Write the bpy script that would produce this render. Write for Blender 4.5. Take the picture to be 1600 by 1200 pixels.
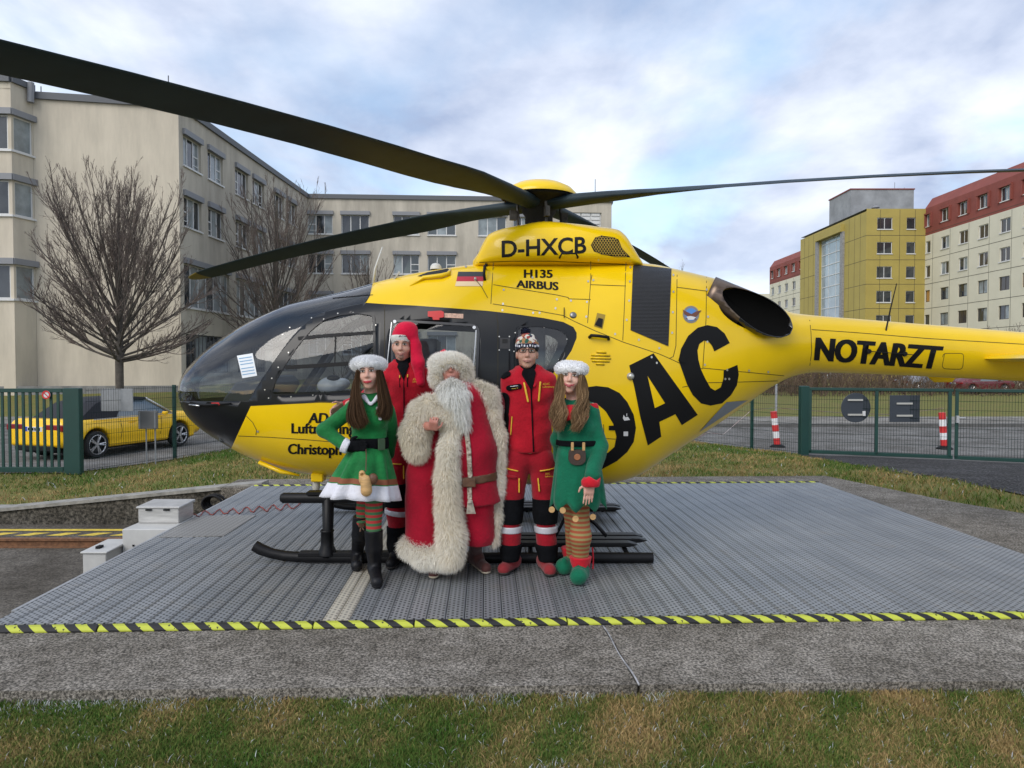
import bpy, bmesh, math, random
import numpy as np
from mathutils import Vector, Matrix
from mathutils.bvhtree import BVHTree

for _o in list(bpy.data.objects):
    bpy.data.objects.remove(_o, do_unlink=True)
SC = bpy.context.scene
COL = SC.collection
R = math.radians

# ------------------------------------------------------------------ camera
CAM_Z, FOC, PITCH = 1.59, 1109.0, math.atan(29 / 1109.0)
cam = bpy.data.cameras.new("camera")
cam.sensor_width = 36.0
cam.lens = FOC / 1600.0 * 36.0
cam.clip_start = 0.05
cam.clip_end = 6000.0
camo = bpy.data.objects.new("camera", cam)
COL.objects.link(camo)
camo.location = (0, 0, CAM_Z)
camo.rotation_euler = (R(90) - PITCH, 0, 0)
SC.camera = camo

# ------------------------------------------------------------------ light
SUN_EL, SUN_AZ = 38.0, 215.0      # azimuth of the sun, degrees clockwise from +Y
W = bpy.data.worlds.new("World")
SC.world = W
W.use_nodes = True
nt = W.node_tree
nt.nodes.clear()
def wn(t, **kw):
    n = nt.nodes.new(t)
    for k, v in kw.items():
        setattr(n, k, v)
    return n
sky = wn('ShaderNodeTexSky', sky_type='NISHITA', sun_disc=False)
sky.sun_elevation = R(SUN_EL)
sky.sun_rotation = R(SUN_AZ)
sky.altitude = 200
sky.air_density = 1.0
sky.dust_density = 1.2
sky.ozone_density = 1.0
tc = wn('ShaderNodeTexCoord')
sep = wn('ShaderNodeSeparateXYZ')
nt.links.new(tc.outputs['Generated'], sep.inputs[0])
# clouds lie on a high plane: direction / (z + c)
addz = wn('ShaderNodeMath', operation='ADD'); addz.inputs[1].default_value = 0.22
mx = wn('ShaderNodeMath', operation='MAXIMUM'); mx.inputs[1].default_value = 0.0
nt.links.new(sep.outputs[2], mx.inputs[0]); nt.links.new(mx.outputs[0], addz.inputs[0])
dx = wn('ShaderNodeMath', operation='DIVIDE'); dy = wn('ShaderNodeMath', operation='DIVIDE')
nt.links.new(sep.outputs[0], dx.inputs[0]); nt.links.new(addz.outputs[0], dx.inputs[1])
nt.links.new(sep.outputs[1], dy.inputs[0]); nt.links.new(addz.outputs[0], dy.inputs[1])
comb = wn('ShaderNodeCombineXYZ')
nt.links.new(dx.outputs[0], comb.inputs[0]); nt.links.new(dy.outputs[0], comb.inputs[1])
comb.inputs[2].default_value = 0.0
mp = wn('ShaderNodeMapping')
mp.inputs['Location'].default_value = (3.1, 1.35, 0.0)
mp.inputs['Scale'].default_value = (1.0, 0.8, 1.0)
nt.links.new(comb.outputs[0], mp.inputs[0])
n1 = wn('ShaderNodeTexNoise'); n1.inputs['Scale'].default_value = 1.15
n1.inputs['Detail'].default_value = 9; n1.inputs['Roughness'].default_value = 0.52
n1.inputs['Distortion'].default_value = 0.35
n2 = wn('ShaderNodeTexNoise'); n2.inputs['Scale'].default_value = 1.7
n2.inputs['Detail'].default_value = 8; n2.inputs['Roughness'].default_value = 0.54
n2.inputs['Distortion'].default_value = 0.2
nt.links.new(mp.outputs[0], n1.inputs['Vector']); nt.links.new(mp.outputs[0], n2.inputs['Vector'])
cover = wn('ShaderNodeValToRGB')
cover.color_ramp.elements[0].position = 0.32
cover.color_ramp.elements[1].position = 0.50
nt.links.new(n1.outputs['Fac'], cover.inputs[0])
shade = wn('ShaderNodeValToRGB')
shade.color_ramp.elements[0].position = 0.36; shade.color_ramp.elements[0].color = (3.1, 3.8, 5.4, 1)
shade.color_ramp.elements[1].position = 0.66; shade.color_ramp.elements[1].color = (7.9, 8.3, 9.2, 1)
nt.links.new(n2.outputs['Fac'], shade.inputs[0])
hz = wn('ShaderNodeMapRange')           # paler cloud toward the horizon
hz.inputs['From Min'].default_value = 0.0; hz.inputs['From Max'].default_value = 0.22
hz.inputs['To Min'].default_value = 0.95; hz.inputs['To Max'].default_value = 0.0
nt.links.new(mx.outputs[0], hz.inputs[0])
mixh = wn('ShaderNodeMix', data_type='RGBA')
mixh.inputs[7].default_value = (6.9, 7.7, 9.0, 1)
nt.links.new(hz.outputs[0], mixh.inputs[0]); nt.links.new(shade.outputs[0], mixh.inputs[6])
skyb = wn('ShaderNodeVectorMath', operation='MULTIPLY')
skyb.inputs[1].default_value = (1.9, 1.9, 1.75)
nt.links.new(sky.outputs[0], skyb.inputs[0])
mixc = wn('ShaderNodeMix', data_type='RGBA')
nt.links.new(cover.outputs[0], mixc.inputs[0])
nt.links.new(skyb.outputs[0], mixc.inputs[6]); nt.links.new(mixh.outputs[2], mixc.inputs[7])
bg = wn('ShaderNodeBackground'); bg.inputs[1].default_value = 0.085
nt.links.new(mixc.outputs[2], bg.inputs[0])
wo = wn('ShaderNodeOutputWorld'); nt.links.new(bg.outputs[0], wo.inputs[0])

sl = bpy.data.lights.new("sun", 'SUN')
sl.energy = 1.3
sl.angle = R(40)
sl.color = (1.0, 0.95, 0.88)
so = bpy.data.objects.new("sun", sl)
COL.objects.link(so)
_sd = Vector((math.sin(R(SUN_AZ)) * math.cos(R(SUN_EL)), math.cos(R(SUN_AZ)) * math.cos(R(SUN_EL)), math.sin(R(SUN_EL))))
so.rotation_euler = _sd.to_track_quat('Z', 'Y').to_euler()
so.location = (-8, -12, 14)

SC.view_settings.view_transform = 'Standard'
SC.view_settings.look = 'None'
SC.view_settings.exposure = 0.72
SC.view_settings.gamma = 1.0
SC.render.engine = 'CYCLES'
SC.cycles.use_denoising = True
SC.cycles.max_bounces = 8
SC.cycles.transparent_max_bounces = 16

# ------------------------------------------------------------------ pixel -> place helpers (1600x1200 photo)
_cp, _sp = math.cos(PITCH), math.sin(PITCH)
CAMP = Vector((0, 0, CAM_Z))
def ray(px, py):
    u, v = (px - 800) / FOC, (600 - py) / FOC
    return Vector((u, _cp + v * _sp, -_sp + v * _cp))
def P(px, py, Y):
    d = ray(px, py)
    return CAMP + d * (Y / d.y)
def G(px, py, Z):
    d = ray(px, py)
    return CAMP + d * ((Z - CAM_Z) / d.z)
def proj(p):
    d = Vector(p) - CAMP
    f = d.y * _cp - d.z * _sp
    up = d.y * _sp + d.z * _cp
    return (800 + FOC * d.x / f, 600 - FOC * up / f)

# ------------------------------------------------------------------ materials
MATS = {}
def srgb(r, g, b):
    f = lambda c: (c / 255 / 12.92) if c / 255 <= 0.04045 else ((c / 255 + 0.055) / 1.055) ** 2.4
    return (f(r), f(g), f(b))
def mat(name, col, rough=0.6, metal=0.0, var=0.0, scale=6.0, bump=0.0, bscale=None, spec=0.5, coat=0.0,
        col2=None, detail=4.0, sheen=0.0, stretch=None, sub=0.0):
    """principled material; colour wanders by noise between col and col2 (or +-var)"""
    if name in MATS:
        return MATS[name]
    m = bpy.data.materials.new(name); m.use_nodes = True
    n = m.node_tree.nodes; l = m.node_tree.links
    b = n['Principled BSDF']
    b.inputs['Base Color'].default_value = (*col, 1)
    b.inputs['Roughness'].default_value = rough
    b.inputs['Metallic'].default_value = metal
    b.inputs['Specular IOR Level'].default_value = spec
    b.inputs['Coat Weight'].default_value = coat
    b.inputs['Coat Roughness'].default_value = 0.06
    if sheen:
        b.inputs['Sheen Weight'].default_value = sheen
    if sub:
        b.inputs['Subsurface Weight'].default_value = sub
        b.inputs['Subsurface Radius'].default_value = (0.02, 0.008, 0.004)
        b.inputs['Subsurface Scale'].default_value = 0.5
    tc = n.new('ShaderNodeTexCoord')
    vec = tc.outputs['Object']
    if stretch:
        mp = n.new('ShaderNodeMapping'); mp.inputs['Scale'].default_value = stretch
        l.new(vec, mp.inputs[0]); vec = mp.outputs[0]
    if var or col2:
        if col2 is None:
            col2 = tuple(max(0, c * (1 - var)) for c in col)
            c1 = tuple(min(1, c * (1 + var)) for c in col)
        else:
            c1 = col
        nz = n.new('ShaderNodeTexNoise'); nz.inputs['Scale'].default_value = scale
        nz.inputs['Detail'].default_value = detail; nz.inputs['Roughness'].default_value = 0.6
        l.new(vec, nz.inputs['Vector'])
        rp = n.new('ShaderNodeValToRGB')
        rp.color_ramp.elements[0].position = 0.32; rp.color_ramp.elements[1].position = 0.68
        rp.color_ramp.elements[0].color = (*col2, 1); rp.color_ramp.elements[1].color = (*c1, 1)
        l.new(nz.outputs['Fac'], rp.inputs[0]); l.new(rp.outputs[0], b.inputs['Base Color'])
    if bump:
        nb = n.new('ShaderNodeTexNoise'); nb.inputs['Scale'].default_value = bscale or scale * 5
        nb.inputs['Detail'].default_value = 3
        l.new(vec, nb.inputs['Vector'])
        bp = n.new('ShaderNodeBump'); bp.inputs['Strength'].default_value = bump; bp.inputs['Distance'].default_value = 0.01
        l.new(nb.outputs['Fac'], bp.inputs['Height']); l.new(bp.outputs[0], b.inputs['Normal'])
    MATS[name] = m
    return m
def glass_mat(name, tint=(0.6, 0.65, 0.68), refl=1.0, rough=0.02):
    if name in MATS:
        return MATS[name]
    m = bpy.data.materials.new(name); m.use_nodes = True
    n = m.node_tree.nodes; l = m.node_tree.links; n.clear()
    tr = n.new('ShaderNodeBsdfTransparent'); tr.inputs[0].default_value = (*tint, 1)
    gl = n.new('ShaderNodeBsdfGlossy'); gl.inputs['Roughness'].default_value = rough
    fr = n.new('ShaderNodeFresnel'); fr.inputs[0].default_value = 1.5
    mu = n.new('ShaderNodeMath'); mu.operation = 'MULTIPLY_ADD'; mu.inputs[1].default_value = 1.6 * refl; mu.inputs[2].default_value = 0.02 * refl
    mu.use_clamp = True
    l.new(fr.outputs[0], mu.inputs[0])
    mi = n.new('ShaderNodeMixShader'); l.new(mu.outputs[0], mi.inputs[0]); l.new(tr.outputs[0], mi.inputs[1]); l.new(gl.outputs[0], mi.inputs[2])
    o = n.new('ShaderNodeOutputMaterial'); l.new(mi.outputs[0], o.inputs[0])
    MATS[name] = m
    return m
def attr_mat(name, attr='Col', rough=0.8, var=0.0, spec=0.2, transl=0.0):
    """principled material that reads a colour attribute"""
    if name in MATS:
        return MATS[name]
    m = bpy.data.materials.new(name); m.use_nodes = True
    n = m.node_tree.nodes; l = m.node_tree.links
    b = n['Principled BSDF']; b.inputs['Roughness'].default_value = rough
    b.inputs['Specular IOR Level'].default_value = spec
    a = n.new('ShaderNodeAttribute'); a.attribute_name = attr
    l.new(a.outputs['Color'], b.inputs['Base Color'])
    if transl:
        t = n.new('ShaderNodeBsdfTranslucent'); l.new(a.outputs['Color'], t.inputs[0]); mi = n.new('ShaderNodeMixShader'); mi.inputs[0].default_value = transl
        l.new(b.outputs[0], mi.inputs[1]); l.new(t.outputs[0], mi.inputs[2]); l.new(mi.outputs[0], n['Material Output'].inputs[0])
    MATS[name] = m
    return m

# ------------------------------------------------------------------ objects
def tag(o, label=None, cat=None, group=None, kind=None):
    if label: o['label'] = label
    if cat: o['category'] = cat
    if group: o['group'] = group
    if kind: o['kind'] = kind
    return o
def thing(name, label, cat, loc=(0, 0, 0), group=None):
    o = bpy.data.objects.new(name, None)
    o.empty_display_size = 0.1
    COL.objects.link(o)
    o.location = loc
    return tag(o, label, cat, group)
def adopt(o, parent):
    """parent a mesh made in world coordinates"""
    if parent is not None:
        o.parent = parent
        base = Vector((0, 0, 0)); q = parent
        while q is not None:
            base += Vector(q.location) if q.type == 'EMPTY' else Vector((0, 0, 0))
            q = q.parent
        o.matrix_parent_inverse = Matrix.Translation(-base) if parent.type == 'EMPTY' else Matrix.Identity(4)
    return o
def newobj(name, me, parent=None):
    o = bpy.data.objects.new(name, me)
    COL.objects.link(o)
    return adopt(o, parent)
def mesh_np(name, V, F, mats, parent=None, smooth=False, midx=None, cols=None):
    """V (n,3) array, F (m,k) array or list of lists"""
    me = bpy.data.meshes.new(name)
    V = np.asarray(V, dtype=np.float32)
    if isinstance(F, np.ndarray):
        k = F.shape[1]; m = F.shape[0]
        me.vertices.add(len(V)); me.vertices.foreach_set('co', V.ravel())
        me.loops.add(m * k); me.loops.foreach_set('vertex_index', F.astype(np.int32).ravel())
        me.polygons.add(m)
        me.polygons.foreach_set('loop_start', np.arange(0, m * k, k, dtype=np.int32))
        me.polygons.foreach_set('loop_total', np.full(m, k, dtype=np.int32))
        me.update(calc_edges=True); me.validate()
    else:
        me.from_pydata(V.tolist(), [], F)
        me.update()
    for mm in (mats if isinstance(mats, (list, tuple)) else [mats]):
        me.materials.append(mm)
    if midx is not None:
        me.polygons.foreach_set('material_index', np.asarray(midx, dtype=np.int32))
    if smooth:
        me.polygons.foreach_set('use_smooth', np.ones(len(me.polygons), dtype=bool))
    if cols is not None:
        ca = me.color_attributes.new('Col', 'FLOAT_COLOR', 'POINT')
        c4 = np.ones((len(V), 4), dtype=np.float32); c4[:, :3] = cols
        ca.data.foreach_set('color', c4.ravel())
    return newobj(name, me, parent)

class MB:
    """collects shapes into ONE mesh"""
    def __init__(s):
        s.v = []; s.f = []; s.m = []; s.mi = 0
    def add(s, vs, fs):
        b = len(s.v)
        s.v += [tuple(v) for v in vs]
        for f in fs:
            s.f.append([b + i for i in f]); s.m.append(s.mi)
        return s
    def box(s, c, h, rz=0.0, M=None):
        c = Vector(c); vs = []
        for k in (-1, 1):
            for j in (-1, 1):
                for i in (-1, 1):
                    p = Vector((i * h[0], j * h[1], k * h[2]))
                    if rz: p = Matrix.Rotation(rz, 3, 'Z') @ p
                    if M is not None: p = M @ p
                    vs.append(c + p)
        return s.add(vs, [(0, 2, 3, 1), (4, 5, 7, 6), (0, 1, 5, 4), (2, 6, 7, 3), (0, 4, 6, 2), (1, 3, 7, 5)])
    def hexa(s, lo4, hi4):
        """lower 4 corners, upper 4 corners, both counter-clockwise from above"""
        return s.add(list(lo4) + list(hi4), [(3, 2, 1, 0), (4, 5, 6, 7), (0, 1, 5, 4), (1, 2, 6, 5), (2, 3, 7, 6), (3, 0, 4, 7)])
    def tube(s, pts, rad, n=8, cap=True, flat=None):
        pts = [Vector(p) for p in pts]; m = len(pts)
        rs = rad if isinstance(rad, (list, tuple)) else [rad] * m
        up = Vector((0, 0, 1)); rings = []
        t0 = (pts[1] - pts[0]).normalized()
        a = t0.cross(up if abs(t0.z) < 0.95 else Vector((1, 0, 0))).normalized()
        for i in range(m):
            t = (pts[min(i + 1, m - 1)] - pts[max(i - 1, 0)]).normalized()
            a = (a - t * a.dot(t)).normalized(); b = t.cross(a)
            ring = []
            for k in range(n):
                th = 2 * math.pi * k / n
                ring.append(pts[i] + (a * math.cos(th) + b * math.sin(th) * (flat or 1.0)) * rs[i])
            rings.append(ring)
        vs = [p for r in rings for p in r]; fs = []
        for i in range(m - 1):
            for k in range(n):
                k2 = (k + 1) % n
                fs.append((i * n + k, i * n + k2, (i + 1) * n + k2, (i + 1) * n + k))
        if cap:
            fs.append(tuple(range(n - 1, -1, -1))); fs.append(tuple((m - 1) * n + k for k in range(n)))
        return s.add(vs, fs)
    def lathe(s, c, prof, n=16, axis=(0, 0, 1), cap=False):
        ax = Vector(axis).normalized(); c = Vector(c)
        a = ax.cross(Vector((0, 0, 1)) if abs(ax.z) < 0.9 else Vector((1, 0, 0))).normalized(); b = ax.cross(a)
        vs = []; fs = []
        for (r, z) in prof:
            for k in range(n):
                th = 2 * math.pi * k / n
                vs.append(c + ax * z + (a * math.cos(th) + b * math.sin(th)) * r)
        for i in range(len(prof) - 1):
            for k in range(n):
                k2 = (k + 1) % n
                fs.append((i * n + k, i * n + k2, (i + 1) * n + k2, (i + 1) * n + k))
        if cap:
            fs.append(tuple(range(n - 1, -1, -1))); fs.append(tuple((len(prof) - 1) * n + k for k in range(n)))
        return s.add(vs, fs)
    def prism(s, poly, d):
        """planar polygon (3-D points) pushed along vector d"""
        n = len(poly); d = Vector(d); poly = [Vector(p) for p in poly]
        vs = poly + [p + d for p in poly]
        fs = [tuple(range(n - 1, -1, -1)), tuple(range(n, 2 * n))]
        for i in range(n):
            j = (i + 1) % n
            fs.append((i, j, n + j, n + i))
        return s.add(vs, fs)
    def build(s, name, mats, parent=None, smooth=False, bevel=0.0, angle=None, fix=True):
        me = bpy.data.meshes.new(name)
        me.from_pydata(s.v, [], s.f)
        for mm in (mats if isinstance(mats, (list, tuple)) else [mats]):
            me.materials.append(mm)
        me.polygons.foreach_set('material_index', np.asarray(s.m, dtype=np.int32))
        if fix or bevel:
            bm = bmesh.new(); bm.from_mesh(me)
            bmesh.ops.recalc_face_normals(bm, faces=bm.faces)
            if bevel:
                bmesh.ops.bevel(bm, geom=list(bm.edges), offset=bevel, segments=1, profile=0.5, affect='EDGES', clamp_overlap=True)
            bm.to_mesh(me); bm.free()
        if smooth:
            me.polygons.foreach_set('use_smooth', np.ones(len(me.polygons), dtype=bool))
            if angle:
                me.set_sharp_from_angle(angle=R(angle))
        me.update()
        return newobj(name, me, parent)

# ------------------------------------------------------------------ implicit surfaces (bodies, clothes, car)
def surface_nets(D, lo, h):
    nx, ny, nz = D.shape
    s = D < 0
    c = [(0,0,0),(1,0,0),(0,1,0),(1,1,0),(0,0,1),(1,0,1),(0,1,1),(1,1,1)]
    sh = lambda A, o: A[o[0]:nx - 1 + o[0], o[1]:ny - 1 + o[1], o[2]:nz - 1 + o[2]]
    cnt = sum(sh(s, o).astype(np.int8) for o in c)
    act = (cnt > 0) & (cnt < 8)
    ii = np.argwhere(act)
    if len(ii) == 0:
        return np.zeros((0, 3)), np.zeros((0, 4), int)
    idx = np.full(act.shape, -1, dtype=np.int64); idx[act] = np.arange(len(ii))
    dv = [sh(D, o)[act] for o in c]
    acc = np.zeros((len(ii), 3)); num = np.zeros(len(ii))
    for a in range(8):
        for b in range(a + 1, 8):
            if bin(a ^ b).count('1') != 1:
                continue
            m = (dv[a] < 0) != (dv[b] < 0)
            den = np.where(m, dv[a] - dv[b], 1.0)
            t = np.where(m, dv[a] / den, 0)
            pa, pb = np.array(c[a]), np.array(c[b])
            acc += np.where(m[:, None], pa + t[:, None] * (pb - pa), 0)
            num += m
    V = (ii + acc / num[:, None]) * h + lo
    F = []
    for ax in range(3):
        u, v = (ax + 1) % 3, (ax + 2) % 3
        s0 = [slice(None)] * 3; s1 = [slice(None)] * 3
        s0[ax] = slice(0, -1); s1[ax] = slice(1, None)
        for q in (u, v):
            s0[q] = slice(1, -1); s1[q] = slice(1, -1)
        A = s[tuple(s0)]; B = s[tuple(s1)]
        for flip, m in ((False, A & ~B), (True, ~A & B)):
            e = np.argwhere(m)
            if len(e) == 0: continue
            e[:, u] += 1; e[:, v] += 1
            def cell(du, dv_):
                q = e.copy(); q[:, u] -= du; q[:, v] -= dv_
                return idx[q[:, 0], q[:, 1], q[:, 2]]
            quad = np.stack([cell(1, 1), cell(0, 1), cell(0, 0), cell(1, 0)], 1)
            F.append(quad[:, ::-1] if flip else quad)
    return V, np.concatenate(F)

class SDF:
    """list of primitives combined in order; each primitive: (op, k, distance function, bbox lo, bbox hi)"""
    def __init__(s):
        s.p = []
    def _add(s, f, lo, hi, k, op):
        s.p.append((op, k, f, np.array(lo, float), np.array(hi, float))); return s
    def cap(s, a, b, ra, rb=None, k=0.02, op='u', sq=None):
        """round cone; sq=(sx,sy,sz) squashes around a"""
        rb = ra if rb is None else rb
        a = np.array(a, float); b = np.array(b, float); rm = max(ra, rb)
        q = np.array(sq if sq else (1, 1, 1), float)
        def f(X):
            x = (X - a) / q; d = (b - a) / q
            t = np.clip((x @ d) / max(d @ d, 1e-9), 0, 1)
            return (np.linalg.norm(x - t[..., None] * d, axis=-1) - (ra + (rb - ra) * t)) * q.min()
        ext = rm * q
        return s._add(f, np.minimum(a, b) - ext, np.maximum(a, b) + ext, k, op)
    def ell(s, c, r, k=0.02, op='u', M=None):
        c = np.array(c, float); r = np.array(r, float); Mi = None if M is None else np.array(M.inverted())
        def f(X):
            x = X - c
            if Mi is not None: x = x @ Mi.T
            k0 = np.linalg.norm(x / r, axis=-1); k1 = np.linalg.norm(x / (r * r), axis=-1)
            return k0 * (k0 - 1) / np.maximum(k1, 1e-9)
        e = r if M is None else np.full(3, r.max())
        return s._add(f, c - e, c + e, k, op)
    def box(s, c, hh, rad=0.01, k=0.02, op='u', M=None):
        c = np.array(c, float); hh = np.array(hh, float); Mi = None if M is None else np.array(M.inverted())
        def f(X):
            x = X - c
            if Mi is not None: x = x @ Mi.T
            q = np.abs(x) - hh + rad
            return np.linalg.norm(np.maximum(q, 0), axis=-1) + np.minimum(q.max(-1), 0) - rad
        e = hh if M is None else np.full(3, np.linalg.norm(hh))
        return s._add(f, c - e, c + e, k, op)
    def fn(s, f, lo, hi, k=0.0, op='u'):
        return s._add(f, lo, hi, k, op)
    def bounds(s):
        u = [p for p in s.p if p[0] == 'u']
        return np.min([p[3] for p in u], 0), np.max([p[4] for p in u], 0)
    def grid(s, h, lo=None, hi=None, pad=0.03):
        l, u = s.bounds()
        lo = l - pad if lo is None else np.array(lo, float); hi = u + pad if hi is None else np.array(hi, float)
        n = np.ceil((hi - lo) / h).astype(int) + 1
        ax = [lo[i] + h * np.arange(n[i]) for i in range(3)]
        D = np.full(n, 9.0)
        for (op, k, f, a, b) in s.p:
            mg = k + 3 * h + 0.01
            i0 = np.clip(np.floor((a - mg - lo) / h).astype(int), 0, n); i1 = np.clip(np.ceil((b + mg - lo) / h).astype(int) + 1, 0, n)
            if op == 'i': i0 = np.zeros(3, int); i1 = n
            if np.any(i1 <= i0): continue
            sl = tuple(slice(i0[q], i1[q]) for q in range(3))
            X = np.stack(np.meshgrid(*[ax[q][sl[q]] for q in range(3)], indexing='ij'), -1)
            d = f(X); o = D[sl]
            if op == 'u':
                if k > 0:
                    hh = np.clip(0.5 + 0.5 * (d - o) / k, 0, 1)
                    D[sl] = d * (1 - hh) + o * hh - k * hh * (1 - hh)
                else:
                    D[sl] = np.minimum(o, d)
            elif op == 's':
                if k > 0:
                    hh = np.clip(0.5 - 0.5 * (o + d) / k, 0, 1)
                    D[sl] = o * (1 - hh) - d * hh + k * hh * (1 - hh)
                else:
                    D[sl] = np.maximum(o, -d)
            elif op == 'i':
                D[sl] = np.maximum(o, d)
        return D, lo, ax
    def mesh(s, name, h, mt, parent=None, off=0.0, cut=None, noise=0.0, nscale=12.0, seed=1, lo=None, hi=None, relax=1):
        """cut: function X -> distance, kept where < 0"""
        D, lo, ax = s.grid(h, lo, hi)
        D = D - off
        if noise or cut:
            X = np.stack(np.meshgrid(*ax, indexing='ij'), -1)
            if noise:
                D = D + noise * wob(X, nscale, seed)
            if cut:
                D = np.maximum(D, cut(X))
        D[0] = D[-1] = 1; D[:, 0] = D[:, -1] = 1; D[:, :, 0] = D[:, :, -1] = 1
        V, F = surface_nets(D, lo, h)
        for _ in range(relax):
            A = np.zeros_like(V); C = np.zeros(len(V))
            for a, b in ((0, 1), (1, 2), (2, 3), (3, 0)):
                np.add.at(A, F[:, a], V[F[:, b]]); np.add.at(C, F[:, a], 1)
                np.add.at(A, F[:, b], V[F[:, a]]); np.add.at(C, F[:, b], 1)
            V = V * 0.5 + 0.5 * A / np.maximum(C, 1)[:, None]
        return mesh_np(name, V, F, mt, parent, smooth=True)
def wob(X, sc, seed):
    rs = np.random.RandomState(seed); o = 0
    for i in range(7):
        d = rs.normal(size=3); d /= np.linalg.norm(d)
        o = o + np.sin(X @ (d * sc * rs.uniform(0.5, 1.7)) + rs.uniform(0, 6.28))
    return o / 7 * 1.6
def catmull(pts, n=8, closed=False):
    pts = [np.array(p, float) for p in pts]; m = len(pts); out = []
    rng = range(m if closed else m - 1)
    for i in rng:
        if closed:
            p0, p1, p2, p3 = pts[(i - 1) % m], pts[i], pts[(i + 1) % m], pts[(i + 2) % m]
        else:
            p0, p1, p2, p3 = pts[max(i - 1, 0)], pts[i], pts[i + 1], pts[min(i + 2, m - 1)]
        for j in range(n):
            t = j / n
            out.append(0.5 * ((2 * p1) + (-p0 + p2) * t + (2 * p0 - 5 * p1 + 4 * p2 - p3) * t * t + (-p0 + 3 * p1 - 3 * p2 + p3) * t ** 3))
    if not closed: out.append(pts[-1])
    return out
def roundpoly(pts, r, n=4):
    """round the corners of a 2-D polygon by radius-like length r"""
    out = []; m = len(pts)
    for i in range(m):
        p = np.array(pts[i], float); a = np.array(pts[i - 1], float); b = np.array(pts[(i + 1) % m], float)
        ra = min(r, np.linalg.norm(a - p) * 0.45); rb = min(r, np.linalg.norm(b - p) * 0.45)
        s = p + (a - p) / max(np.linalg.norm(a - p), 1e-9) * ra; e = p + (b - p) / max(np.linalg.norm(b - p), 1e-9) * rb
        for j in range(n + 1):
            t = j / n
            out.append(tuple((1 - t) ** 2 * s + 2 * t * (1 - t) * p + t * t * e))
    return out
# ================================================================== ground, apron, platform, pit
TH = R(2.2)
def PAD(u, v, z=0.0):
    return Vector((u * math.cos(TH) - v * math.sin(TH), u * math.sin(TH) + v * math.cos(TH), z))
U0, U1, V0, V1 = -3.05, 4.55, 4.40, 9.48
FX = [-40, -14, -7.87, -6.98, -6.3, -1.5, 4.54, 5.55, 6.25, 8.9, 9.96, 16, 60]
FY = [14.0, 12.6, 12.7, 14.6, 16.4, 19.0, 18.0, 16.2, 15.2, 14.3, 13.8, 12.8, 12.0]
def yf(x): return float(np.interp(x, FX, FY))
def hgt(x, y):
    x = np.asarray(x, float); y = np.asarray(y, float)
    f = np.interp(x, FX, FY)
    t = np.clip((y - 10.2) / np.maximum(f - 10.2, 0.5), 0, 1)
    h = -0.045 - 0.295 * t
    h = h - 0.28 * np.clip((y - f) / 4.0, 0, 1)
    left = -0.02 - 0.34 * np.clip((-x - 3.4) / 3.5, 0, 1)
    h = np.where((y > 8) & (x < 0), np.minimum(h, left), h)
    h = np.where(y < 6, -0.09, h)
    far = np.clip((y - 29.5) / 9.0, 0, 1)
    rise = np.where(x < 0, 1.0, np.clip(1 - x / 15, 0, 1))
    h = h + far * (0.95 * rise + 0.15)
    h = h + np.clip((y - 60) / 100, 0, 6) * 0.4
    return h
def hz_(x, y): return float(hgt(x, y))

M_grass = mat('lawn_soil', (0.125, 0.15, 0.042), rough=1.0, col2=(0.19, 0.155, 0.062), scale=1.6, detail=8, bump=0.6, bscale=60, spec=0.1)
xs = np.unique(np.concatenate([np.linspace(-400, -40, 12), np.linspace(-40, -10, 31), np.linspace(-10, 12, 89), np.linspace(12, 60, 49), np.linspace(60, 400, 12)]))
ys = np.unique(np.concatenate([np.linspace(-60, 0, 7), np.linspace(0, 4.2, 15), [4.5, 9.75, 9.9], np.linspace(10, 40, 121), np.linspace(40, 160, 41), np.linspace(160, 1500, 12)]))
XX, YY = np.meshgrid(xs, ys, indexing='ij')
ZZ = hgt(XX, YY)
hole = (XX < 4.8) & (YY > 4.3) & (YY < 9.8)
ZZ = np.where(hole, -0.75, ZZ)
nx, ny = XX.shape
V = np.stack([XX, YY, ZZ], -1).reshape(-1, 3)
ii, jj = np.meshgrid(np.arange(nx - 1), np.arange(ny - 1), indexing='ij')
a = (ii * ny + jj).ravel()
F = np.stack([a, a + ny, a + ny + 1, a + 1], 1)
tag(mesh_np('ground', V, F, M_grass, smooth=True), kind='structure')

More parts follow.
